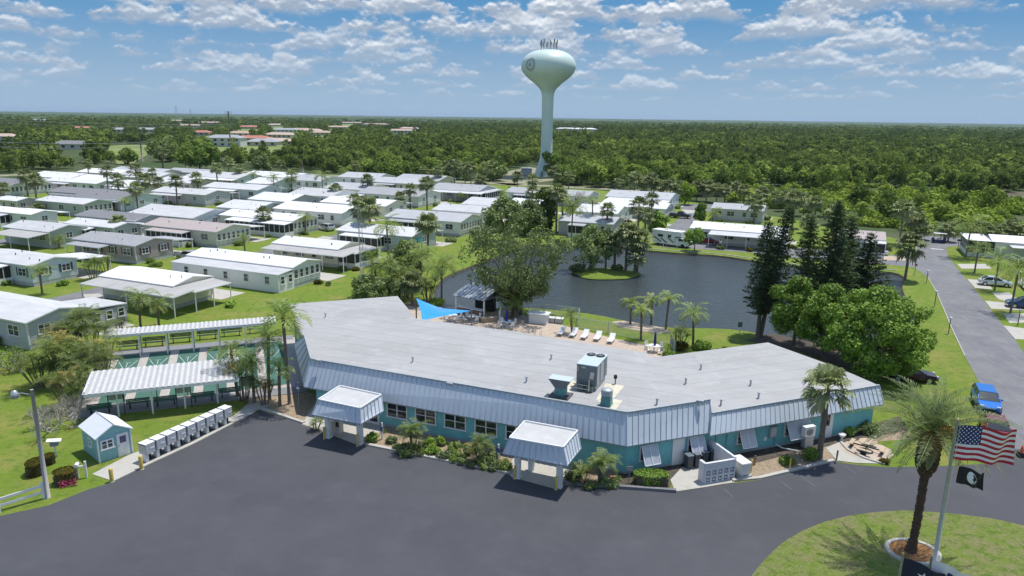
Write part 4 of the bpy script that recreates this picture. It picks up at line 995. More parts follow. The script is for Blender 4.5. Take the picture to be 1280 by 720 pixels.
M_darkbench = mat('dark_green_bench', (.02, .055, .055), .6, var=.15)
def bench(label, px, py, m, faceback=False, w=1.8):
    g = G(px, py); t = thing('bench', label, 'bench', (g.x, g.y, 0), CA + (math.pi if faceback else 0), 'benches of the shuffleboard shelters')
    mb = MB()
    for k in range(3): mb.box((0, -.16 + k * .15, .5), (w, .12, .04), m)
    mb.build('seat', t); mb = MB()
    for k in range(3): mb.box((0, .26 + k * .02, .66 + k * .14), (w, .035, .11), m)
    mb.build('backrest', t)
    for q in (-w * .36, w * .36):
        mb = MB(); mb.box((q, 0, .25), (.07, .4, .46), black); mb.box((q, .27, .6), (.05, .05, .6), black); mb.build('leg', t)
ords = ['first', 'second', 'third', 'fourth', 'fifth', 'sixth']
for i, (x, y) in enumerate(((161, 438), (193, 433), (227, 428), (260, 424), (290, 420), (322, 416))): bench('dark high-backed bench under the far shelter, %s from the left' % ords[i], x, y, M_darkbench, w=2.2)
for i, (x, y) in enumerate(((126, 517), (174, 510), (208, 507), (255, 502), (288, 496))): bench('green slatted bench under the near shelter, %s from the left' % ords[i], x, y, M_bench, True)
for i, (x, y) in enumerate(((147, 498), (231, 489), (310, 480))):
    g = G(x, y + 21); t = thing('scoreboard', 'grey shuffleboard scoreboard hung under the near shelter, %s from the left' % ords[i], 'scoreboard', (g.x, g.y, 0), CA, 'scoreboards of the near shelter')
    mb = MB(); mb.box((0, 0, 1.75), (1.05, .06, .78), mat('scoreboard_grey', (.30, .36, .34), .7, var=.08)); mb.build('board', t); mb = MB()
    for q in (-.56, .56): mb.box((q, 0, 1.0), (.06, .06, 2.1), black)
    mb.box((0, 0, 2.17), (1.15, .08, .06), black); mb.build('frame', t)
# ================================================================== SHED, MAILBOXES, LAMP, FENCE
def shed():
    B = G(125, 579); C = G(166, 566); A = G(96, 568); u = (C - B).normalized(); W = (C - B).length; n = Vector((-u.y, u.x, 0)); D = 2.9
    t = thing('shed', 'small teal shed with a pale gabled roof beside the mailboxes', 'shed', (B.x, B.y, 0), math.atan2(u.y, u.x)); H = 1.95; RH = .62
    sid = mat('teal_siding', (.26, .50, .53), .7, var=.06); 
    mb = MB(); mb.prism([(0, 0), (W, 0), (W, D), (0, D)], 0, H, sid)
    mb.face([(0, 0, H), (W, 0, H), (W / 2, 0, H + RH)], sid); mb.face([(W, D, H), (0, D, H), (W / 2, D, H + RH)], sid)
    for k in range(12): mb.box((W / 2, -.006, .1 + k * .16), (W - .1, .014, .02), mat('siding_groove', (.18, .38, .42), .8))
    for x, y in ((0, 0), (W, 0), (0, D), (W, D)): mb.box((x, y, H / 2), (.09, .09, H), white)
    mb.build('wall', t)
    mb = MB(); o_ = .18; sl = RH / (W / 2)
    for s in (-1, 1):
        xe = W / 2 + s * (W / 2 + o_); ze = H - o_ * sl
        f = [(xe, -o_, ze + .06), (xe, D + o_, ze + .06), (W / 2, D + o_, H + RH + .06), (W / 2, -o_, H + RH + .06)]; mb.face(f if s < 0 else f[::-1], mat('shed_roof', (.68, .70, .74), .6, var=.05))
        g_ = [(p[0], p[1], p[2] - .07) for p in f]; mb.face(g_, white); mb.face([f[0], f[3], g_[3], g_[0]], white); mb.face([f[1], f[2], g_[2], g_[1]], white); mb.face([f[0], f[1], g_[1], g_[0]], white)
    mb.tube([(W / 2, -o_, H + RH + .07), (W / 2, D + o_, H + RH + .07)], .03, galv, 6); mb.build('roof', t)
    mb = MB(); mb.box((W * .74, -.03, .88), (.78, .06, 1.72), trimw); d = mb.build('door', t); m2 = MB(); m2.box((W * .74, -.065, 1.3), (.42, .02, .5), mat('purple_glass', (.12, .11, .2), .15)); m2.build('pane', d); m3 = MB(); m3.box((W * .74 - .3, -.08, .85), (.05, .05, .1), alum); m3.build('handle', d)
    Fs = (Vector((0, 0)), Vector((1, 0)), Vector((0, -1)), 0.0); window(Fs, W * .27, .95, 1.6, .85, 2, 2, t, (0, 0), white)
    Fl = (Vector((0, D)), Vector((0, -1)), Vector((-1, 0)), -math.pi / 2); window(Fl, D * .52, .85, 1.5, .55, 1, 2, t, (0, 0), white, mat('blue_glass', (.08, .1, .22), .1))
shed()
mail_door = mat('mail_door', (.56, .58, .60), .4, var=.04); mail_floor = mat('mail_shade_floor', (.10, .10, .10), .9)  # dark floor: shade below the cabinets put into its colour
def mailboxes():
    a = G(182, 580); b = G(291, 528); u = (b - a).normalized(); ang = math.atan2(u.y, u.x); L = (b - a).length; n = 9; s = L / n
    proto = None
    for i in range(n):
        p = a + u * (s * (i + .5)) + Vector((-u.y, u.x, 0)) * .28
        lab = 'grey cluster mailbox with a white top, ' + ['at the shed end of the row', 'second from the shed', 'third from the shed', 'fourth from the shed', 'middle one of the row', 'fourth from the building end', 'third from the building end', 'second from the building end', 'at the building end of the row'][i]
        if proto: copy_thing(proto, p, ang, lab); continue
        t = proto = thing('cluster_mailbox', lab, 'mailbox', p, ang, 'cluster mailboxes along the kerb')
        gr = mat('mailbox_grey', (.46, .48, .50), .45, var=.05)
        mb = MB(); mb.box((0, 0, 1.0), (s * .84, .74, .74), gr)
        for r_ in range(4):
            for c_ in range(3): mb.box((-s * .27 + c_ * s * .27, -.378, .74 + r_ * .17), (s * .25, .014, .15), mail_door)
        mb.box((s * .16, -.392, 1.02), (.3, .012, .1), white); mb.build('cabinet', t, .01)
        mb = MB()
        for q in (-.21, .21): mb.box((0, q, 1.40), (s * .86, .36, .05), white)
        mb.box((0, 0, 1.375), (s * .98, .74, .03), black); mb.build('cap', t)  # black plate paints the dark gap between the caps
        mb = MB(); mb.box((-s * .28, -.1, .33), (.24, .34, .64), trimw); mb.box((s * .15, .1, .33), (.2, .3, .64), black); mb.build('pedestal', t)  # black box is added, painting the dark void beside the pale pedestal
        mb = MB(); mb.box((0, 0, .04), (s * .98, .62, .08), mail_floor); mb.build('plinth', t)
mailboxes()
mb0 = None
for lab, x, y, h in (('yellow bollard standing alone at the edge of the shed path', 140, 602, .95), ('yellow bollard beside the last mailbox', 177, 586.5, 1.0)):
    g = G(x, y); t = thing('bollard', lab, 'bollard', (g.x, g.y, 0)); mb = MB(); mb.lathe([(.13, 0), (.13, h - .06), (.1, h), (.001, h + .03)], yellow, 16); mb.build('post', t); mb = MB(); mb.lathe([(.17, 0), (.17, .03), (.13, .032)], M_concrete, 16); mb.build('footing', t)
def lamp_pole():
    g = G(60, 622); h = height_at(g, 487); t = thing('street_lamp', 'tall weathered wooden lamp pole with a flood lamp by the white rail fence', 'lamp pole', (g.x, g.y, 0))
    mb = MB(); mb.tube([(0, 0, -.1), (0, 0, h * .5), (0, 0, h)], [.15, .125, .10], mat('pale_weathered_pole', (.40, .38, .35), .9, var=.2, scale=4, stretch=(6, 6, 1)), 12); mb.build('pole', t)
    mb = MB(); mb.tube([(0, 0, h - .35), (-.6, -.1, h - .2), (-.95, -.15, h - .25)], .03, galv, 8); mb.build('arm', t)
    mb = MB(); mb.lathe([(.05, .2), (.14, .15), (.2, 0), (.3, -.25), (.26, -.26), (.15, -.1), (.001, -.05)], alum, 16, (-1.0, -.15, h - .2)); mb.build('lamp_head', t)
lamp_pole()
def rail_fence():
    a = G(55, 623); b = G(-60, 660); d = b - a; t = thing('rail_fence', 'white two-rail fence ending beside the wooden lamp pole', 'fence', (a.x, a.y, 0), math.atan2(d.y, d.x)); L = d.length
    for k in range(3): mb = MB(); mb.box((L * k / 2, 0, .55), (.15, .15, 1.1), white); mb.box((L * k / 2, 0, 1.13), (.18, .18, .06), white, taper=.3); mb.build('post', t)
    for z in (.45, .88): mb = MB(); mb.box((L / 2, 0, z), (L, .06, .16), white); mb.build('rail', t)
rail_fence()
def post_sign():
    g = G(108.5, 597); t = thing('mailbox_post', 'white timber post carrying a small white mailbox beside the clipped hedge', 'mailbox', (g.x, g.y, 0), .3)
    mb = MB(); mb.box((0, 0, .6), (.12, .12, 1.2), white); mb.box((-.3, 0, .85), (.6, .09, .1), white); mb.box((-.5, 0, .45), (.1, .1, .75), white); mb.build('post', t)
    mb = MB(); mb.tube([(-.5, -.25, 1.0), (-.5, .2, 1.0)], .13, white, 14); mb.build('box', t)
post_sign()
g = G(70, 570); t = thing('bird_feeder', 'small white roofed box on a post behind the round hedge', 'feeder', (g.x, g.y, 0), .4); mb = MB(); mb.box((0, 0, .45), (.1, .1, .9), white); mb.build('post', t); mb = MB(); mb.box((0, 0, 1.0), (.5, .35, .35), mat('blue_grey_box', (.25, .28, .36), .5)); mb.build('box', t); mb = MB(); mb.box((0, 0, 1.2), (.9, .55, .07), white, ry=.12); mb.build('lid', t)
# picnic table
def picnic():
    g = G(1083, 563); t = thing('picnic_table', 'round wooden picnic table with curved benches on a paved circle', 'picnic table', (g.x, g.y, 0), .5); wd = mat('pinkish_planks', (.50, .38, .27), .8, var=.15, scale=5)
    mb = MB(); mb.tube([(0, 0, .7), (0, 0, .74)], .62, wd, 8); mb.build('tabletop', t)
    for k in range(4):
        a = k * math.pi / 2 + .4; mb = MB(); mb.box((1.05 * math.cos(a), 1.05 * math.sin(a), .43), (.28, 1.05, .045), wd, rz=a); mb.build('seat', t)
        mb = MB(); mb.box((.5 * math.cos(a), .5 * math.sin(a), .3), (1.2, .06, .08), black, rz=a); mb.box((1.05 * math.cos(a), 1.05 * math.sin(a), .2), (.06, .4, .4), black, rz=a); mb.build('leg', t)
picnic()
tag(sheet('picnic_pad', [(G(1083, 563) + Vector((1.9 * math.cos(k * .52), 1.6 * math.sin(k * .52), 0))).to_2d() for k in range(12)], .034, M_paver), kind='structure')
# urn, small posts, signs
g = G(1052, 551); t = thing('garden_urn', 'white pedestal urn beside the patio path', 'urn', (g.x, g.y, 0)); mb = MB(); mb.lathe([(.16, 0), (.16, .05), (.07, .12), (.07, .28), (.2, .38), (.26, .55), (.28, .56), (.22, .5), (.001, .45)], white, 20); mb.build('bowl', t)
def stake(name, label, cat, px, py, h, w, board=None, pm=None, bm=None, rz=0, round_=False):
    g = G(px, py); t = thing(name, label, cat, (g.x, g.y, 0), rz); mb = MB(); mb.box((0, 0, h / 2), (w, w, h), pm or white); mb.build('post', t)
    if board:
        mb = MB()
        if round_: mb.tube([(0, -.06, board[2]), (0, -.09, board[2])], board[0] / 2, bm, 16)
        else: mb.box((0, -w / 2 - .02, board[2]), (board[0], .03, board[1]), bm)
        mb.build('sign_plate', t)
    return t
blueplate = mat('blue_plate', (.09, .12, .30), .5)
def parking_sign(label, px, py, h):
    t = stake('parking_sign', label, 'sign', px, py, h, .06, (.32, .34, h - .2), galv, blueplate, F1[3])
    mb = MB(); mb.box((0, -.052, h - .47), (.32, .03, .16), white); mb.build('lower_plate', t)
    # wheelchair symbol: head, body and wheel as raised strokes
    mb = MB(); mb.tube([(0, -.068, h - .1), (0, -.072, h - .1)], .025, white, 10)
    for (a, b) in (((0, -.12 - .02), (0, -.23)), ((0, -.2), (.08, -.2)), ((.08, -.2), (.1, -.29))): d = Vector((b[0] - a[0], b[1] - a[1])); mb.box(((a[0] + b[0]) / 2, -.07, h + (a[1] + b[1]) / 2), (max(.02, abs(d.x)), .006, max(.02, abs(d.y))), white)
    for k in range(9): a = 2.0 + k * .5; mb.box((-.02 + .07 * math.cos(a), -.07, h - .25 + .07 * math.sin(a)), (.022, .006, .022), white)
    mb.build('symbol', t)
parking_sign('blue disabled parking sign on a tall post left of the building corner', 374, 506, 2.0)
stake('bed_sign', 'white post with a blue plate at the left end of the planting bed', 'sign', 478, 549, 1.35, .1, (.2, .38, .85), white, blueplate, F1[3])
stake('bed_sign', 'white post with a round blue plate near the right portico', 'sign', 623, 577, 1.35, .1, (.36, .3, .9), white, blueplate, F1[3], True)
stake('garden_sign', 'small grey notice on a stake beside the clipped hedge', 'sign', 786, 604, 1.2, .05, (.42, .35, 1.1), woodgrey, mat('faded_notice', (.30, .29, .26), .8), 0)
stake('warning_sign', 'small green notice on a post at the pond edge by the dark pine', 'sign', 924, 417, 1.4, .08, (.5, .6, 1.1), white, mat('green_notice', (.10, .20, .16), .7), 0)
for lab, x, y, hh, m in (('rusty yellow gas bollard beside the generator', 938, 594, 1.15, yellow), ('short dark timber post at the end of the palm bed', 1045, 578, .95, woodgrey), ('thin yellow post beside the small green bush', 987, 586, .8, yellow), ('brown hydrant-like valve behind the yellow bollard', 943, 581, .7, brick)):
    g = G(x, y); t = thing('post', lab, 'post', (g.x, g.y, 0)); mb = MB(); mb.tube([(0, 0, 0), (0.03, 0, hh)], .06, m, 10); mb.build('shaft', t); mb = MB(); mb.lathe([(.09, 0), (.09, .05), (.06, .06)], m, 10); mb.build('collar', t)
for lab, x, y in (('yellow bollard at the left post of the left portico', 405.5, 548.5), ('yellow bollard at the right post of the left portico', 447, 557.5), ('yellow bollard at the left post of the right portico', 643.5, 598.5), ('yellow bollard at the right post of the right portico', 695, 612)):
    g = G(x, y); t = thing('bollard', lab, 'bollard', (g.x, g.y, 0)); mb = MB(); mb.lathe([(.08, 0), (.08, .95), (.001, 1.0)], yellow, 12); mb.build('post', t); mb = MB(); mb.lathe([(.12, 0), (.12, .03), (.08, .032)], M_concrete, 12); mb.build('footing', t)
for i, (x, y) in enumerate(((415, 543), (424, 541))):
    g = G(x, y); t = thing('vending_box', ['cream newspaper box nearest the left portico post', 'second cream box behind the newspaper box'][i], 'box', (g.x, g.y, 0), F1[3]); mb = MB(); mb.box((0, 0, .6), (.5, .5, 1.2), mat('cream_box', (.62, .58, .5), .6)); mb.build('body', t, .02); mb = MB(); mb.box((0, -.26, .8), (.36, .02, .4), glass); mb.build('window', t)
g = G(664, 588); t = thing('litter_bin', 'slim white bin standing under the right portico', 'bin', (g.x, g.y, 0)); mb = MB(); mb.lathe([(.22, 0), (.25, .8)], white, 16); mb.build('body', t); mb = MB(); mb.lathe([(.27, .8), (.27, .86), (.001, .95)], trimw, 16); mb.build('lid', t)
# traffic cone at the right edge
g = G(1276, 571); t = thing('traffic_cone', 'orange traffic cone with a black base at the roadside', 'cone', (g.x, g.y, 0)); mb = MB(); mb.lathe([(.2, .08), (.14, .4), (.13, .42), (.09, .7), (.03, .95), (.001, .96)], mat('cone_orange', (.75, .14, .05), .5), 16); mb.build('body', t); mb = MB(); mb.box((0, 0, .18), (.5, .5, .36), black, taper=.75); mb.build('base', t)
# ================================================================== MOBILE HOMES
def wallm(n, c): return mat('siding_' + n, c, .75, var=.05, scale=.8)
WM = dict(grey=wallm('grey', (.45, .46, .49)), cream=wallm('cream', (.78, .76, .60)), lblue=wallm('light_blue', (.62, .68, .72)), brown=wallm('taupe', (.40, .35, .33)), beige=wallm('beige', (.68, .66, .57)),
          sage=wallm('sage', (.46, .50, .44)), white=wallm('white', (.80, .80, .78)), aqua=wallm('grey_green', (.44, .50, .48)), tan=wallm('tan', (.58, .53, .44)), lav=wallm('lavender_grey', (.56, .55, .58)))
RM = dict(w=whiteroof, g=greyroof, d=darkroof, p=paleroof, b=brownroof, t=tanroof)
shut_red = mat('burgundy_shutter', (.16, .03, .04), .6); shut_dk = mat('dark_shutter', (.06, .09, .11), .6)
skirt = mat('skirting', (.50, .50, .49), .8, var=.1, scale=2)
def home(label, A, B, C, wall='white', roof='w', near=None, far=None, end=None, endwin=2, nwin=4, L=None, W=None, ez=3.0, shutters=None, skirtm=None, group=None, cyan=False, rise=.13, ang=TH, detail=True, cat='mobile home'):
    """A left end, B right corner of the near eave, C the other corner of the right-hand gable (pixels); lean-tos: near/far=(depth, kind, x0frac), end=(depth, kind)"""
    u_ = Vector((math.cos(ang), math.sin(ang), 0)); v_ = Vector((-u_.y, u_.x, 0))
    b = G(*B, ez + .12); a = G(*A, ez + .12) if A else None; c = G(*C, ez + .12)
    L = L or max(6.0, (b - a).dot(u_)); W = W or min(12.5, max(4.5, abs((c - b).dot(v_))))
    oh = .28; o = b - u_ * oh + v_ * oh; L -= 2 * oh; W -= 2 * oh
    t = thing('mobile_home', label, cat, (o.x, o.y, 0), ang, group)
    wm = WM[wall]; rh = W / 2 * rise * 1.6; H = ez; PL = .55
    mb = MB()
    mb.prism([(-L, 0), (0, 0), (0, W), (-L, W)], PL, H, wm)
    mb.face([(0, 0, H), (0, W, H), (0, W / 2, H + rh)], wm); mb.face([(-L, W, H), (-L, 0, H), (-L, W / 2, H + rh)], wm)
    for x, y in ((0, 0), (0, W), (-L, 0), (-L, W)): mb.box((x, y, (H + PL) / 2), (.12, .12, H - PL - .02), trimw)
    if detail:
        for k in range(9):
            z = PL + .25 + k * .25; mb.box((.004, W / 2, z), (.016, W - .15, .018), skirt)
    mb.build('wall', t)
    mb = MB(); mb.prism([(-L + .03, .03), (-.03, .03), (-.03, W - .03), (-L + .03, W - .03)], 0, PL + .02, skirtm or skirt); mb.build('skirting', t)
    mb = MB(); sl = rh / (W / 2); rm = RM[roof]; th = .14
    for s in (-1, 1):
        ye = W / 2 + s * (W / 2 + oh); ze = H - oh * sl + .1; yr = W / 2; zr = H + rh + .1
        f = [(-L - oh, ye, ze), (oh, ye, ze), (oh, yr, zr), (-L - oh, yr, zr)]
        if s > 0: f = f[::-1]
        mb.face(f, rm); g_ = [(p[0], p[1], p[2] - th) for p in f]; mb.face(g_[::-1], trimw)
        e0, e1 = ((-L - oh, ye, ze), (oh, ye, ze)); mb.face([e0, (e0[0], ye, ze - th), (oh, ye, ze - th), e1], trimw)
        for xx in (oh, -L - oh): mb.face([(xx, ye, ze), (xx, ye, ze - th), (xx, yr, zr - th), (xx, yr, zr)], trimw)
    rr = random.Random(hash(label) % 1000 if False else len(label) * 7 + int(B[0]))
    for k in range(rr.randint(2, 5)):
        x = -L * rr.random() * .9 - .3; y = W / 2 + rr.uniform(-.35, .1) * W; z = H + rh * (1 - abs(y - W / 2) / (W / 2)) + .1
        mb.tube([(x, y, z - .1), (x, y, z + .3)], .07, darkscreen if rr.random() < .4 else galv, 8)
    mb.build('roof', t)
    # windows
    Fn = (Vector((-L, 0)), Vector((1, 0)), Vector((0, -1)), 0.0); Fe = (Vector((0, 0)), Vector((0, 1)), Vector((1, 0)), math.pi / 2)
    def win(F, s, w=1.1, z0=1.45, z1=2.5, panes=1, rows=2, gl=None):
        f = window(F, s, z0, z1, w, panes, rows, t, (0, 0), trimw, gl)
        if shutters:
            m2 = MB()
            for q in (-1, 1): p = F[0] + F[1] * (s + q * (w / 2 + .2)) + F[2] * .03; m2.box((p.x, p.y, (z0 + z1) / 2), (.3, .05, z1 - z0 + .1), shutters, rz=F[3])
            m2.build('shutter', f)
    nearblock = near and near[1] == 'room' and near[2] >= .99
    if not nearblock:
        for k in range(nwin):
            s = L * (k + .6 + .2 * rr.random()) / (nwin + .3)
            win(Fn, s, 1.8 if k % 2 else 1.0, z0=1.35, panes=2 if k % 2 else 1)
    if not end or end[1] == 'carport':
        if endwin == 'row':
            k = int(W / 1.15)
            for i in range(k): win(Fe, W * (i + .5) / k, .85, 1.3, 2.6)
        else:
            for k in range(endwin): win(Fe, W * (k + .5) / endwin, 1.35, panes=2)
    def lean(x0, x1, y0, y1, dirn, kind, name, zt, slope=.09, rmat=None):
        """lean-to roof: falls away in dirn ('-y','+y','+x')"""
        D = abs(y1 - y0) if dirn != '+x' else x1 - x0
        zl = zt - slope * D; mb = MB(); rmat = rmat or rm
        if dirn == '-y': P = [(x0, y0, zl), (x1, y0, zl), (x1, y1, zt), (x0, y1, zt)]
        elif dirn == '+y': P = [(x0, y0, zt), (x1, y0, zt), (x1, y1, zl), (x0, y1, zl)]
        else: P = [(x0, y0, zt), (x1, y0, zl), (x1, y1, zl), (x0, y1, zt)]
        Q = [(p[0], p[1], p[2] - .12) for p in P]; mb.face(P, rmat); mb.face(Q[::-1], trimw)
        for i in range(4): j = (i + 1) % 4; mb.face([P[i], Q[i], Q[j], P[j]], trimw)
        rf = mb.build(name, t)
        if kind == 'room' or kind == 'screen':
            ins = .12; X0, X1, Y0, Y1 = x0 + ins, x1 - ins, y0 + (ins if dirn != '+y' else 0.01), y1 - (ins if dirn != '-y' else .01)
            if dirn == '+x': X0 = x0 + .01
            zz = zl - .13; mb = MB(); base = .95 if kind == 'screen' else zz
            mb.prism([(X0, Y0), (X1, Y0), (X1, Y1), (X0, Y1)], 0, min(zz, base), wm if kind == 'room' else white)
            if kind == 'screen':
                mb.prism([(X0 + .05, Y0 + .05), (X1 - .05, Y0 + .05), (X1 - .05, Y1 - .05), (X0 + .05, Y1 - .05)], base, zz, darkscreen)
            r_ = mb.build('sun_room', t)
            mb = MB()
            nx = max(2, int((X1 - X0) / 1.3)); ny = max(2, int((Y1 - Y0) / 1.3))
            if kind == 'screen':
                if dirn != '+y':
                    for k in range(nx + 1): mb.box((X0 + (X1 - X0) * k / nx, Y0, zz / 2 + .3), (.08, .09, zz - .6), white)
                for k in range(ny + 1): mb.box((X1, Y0 + (Y1 - Y0) * k / ny, zz / 2 + .3), (.09, .08, zz - .6), white)
                mb.build('screen_frame', r_)
            else:
                Fa = (Vector((X0, Y0)), Vector((1, 0)), Vector((0, -1)), 0.0); Fb = (Vector((X1, Y0)), Vector((0, 1)), Vector((1, 0)), math.pi / 2)
                if dirn == '-y':
                    for k in range(max(1, nx // 3)): win(Fa, (X1 - X0) * (k + .75) / max(1, nx // 3) * .95, .9, 1.1, min(2.2, zz - .2))
                k_ = max(1, int((Y1 - Y0) / 1.15))
                for k in range(k_): win(Fb, (Y1 - Y0) * (k + .5) / k_, .85, 1.1, min(2.25, zz - .2))
        elif kind == 'carport':
            for k in range(max(2, int((x1 - x0) / 3.5)) + 1 if dirn != '+x' else max(2, int((y1 - y0) / 3)) + 1):
                m_ = max(2, int((x1 - x0) / 3.5)) if dirn != '+x' else max(2, int((y1 - y0) / 3))
                if dirn == '+x': x, y = x1 - .15, y0 + .15 + (y1 - y0 - .3) * k / m_
                else: x, y = x0 + .15 + (x1 - x0 - .3) * k / m_, (y0 + .15 if dirn == '-y' else y1 - .15)
                mb = MB(); mb.box((x, y, (zl - .1) / 2), (.1, .1, zl - .1), white); mb.build('post', t)
    zt = H - .12
    if near:
        d, kind, fr = near[:3]; rmat = RM[near[3]] if len(near) > 3 else None
        f0 = near[4] if len(near) > 4 else 0
        xr = (end[0] if end and len(end) > 2 else oh)
        lean(-L * fr, xr, -d, -.02, '-y', kind, 'carport_roof' if kind == 'carport' else 'lean_to_roof', zt, rmat=rmat)
        if len(near) > 4: lean(-L, -L * fr - .05, -d, -.02, '-y', 'carport', 'carport_roof', zt, rmat=rmat)
    if far: lean(-L * far[2], oh, W + .02, W + far[0], '+y', far[1], 'carport_roof', zt, rmat=RM[far[3]] if len(far) > 3 else None)
    if not far and W < 9.9 and L > 8 and not near: lean(-L * .8, 0, W + .02, W + 3.0, '+y', 'carport', 'carport_roof', zt)
    if not near and rr.random() < .6: lean(-L * rr.uniform(.75, .95), -L * rr.uniform(.3, .5), -2.3, -.02, '-y', 'screen' if rr.random() < .4 else 'carport', 'lean_to_roof', zt - .1)
    if end: lean(.02, end[0], -.0, W * (end[3] if len(end) > 3 else 1), '+x', end[1], 'porch_roof', zt, rmat=RM[end[2]] if len(end) > 2 and end[2] else None)
    if cyan:
        mb = MB(); mb.box((.05, 1.9, 1.75), (.05, 3.0, 1.4), mat('cyan_vinyl', (.06, .40, .55), .5, var=.1)); mb.build('porch_blind', t)
    key = lab_key(label)
    for k in range(3):
        x, y = (-L * rr.uniform(.05, .95), -rr.uniform(.7, 1.4)) if k < 2 else (rr.uniform(.8, 1.6), W * rr.uniform(.1, .9))
        if near and k < 2: y -= near[0]
        if end and k == 2: x += end[0]
        p = o + u_ * x + v_ * y; s_ = rr.uniform(.5, 1.15)
        b_ = BUSH[rr.randrange(len(BUSH))]; tt = thing('garden_bush', ['bush by ', 'shrub by ', 'planting by '][k] + key, 'bush', (p.x, p.y, 0), rr.uniform(0, 6), 'bushes planted beside the homes'); tt.scale = (s_ * 1.3, s_ * 1.1, s_); link_mesh('foliage', b_, tt)
    sheet('driveway', [(o - u_ * (L + 1) + v_ * (W + 4.4)).to_2d(), (o + u_ * 1.5 + v_ * (W + 4.4)).to_2d(), (o + u_ * 1.5 + v_ * W).to_2d(), (o - u_ * (L + 1) + v_ * W).to_2d()], .024, M_concrete)
    return t
def lab_key(label):
    return 'the ' + ' '.join(label.split()[:13])
BUSH = [shrub_mesh(np.random.default_rng(300 + i), 1.0, .8, 1.1, m, .14, .8) for i, m in enumerate((L_oak, L_broad, L_bright, L_forest, L_rust, L_feather))]
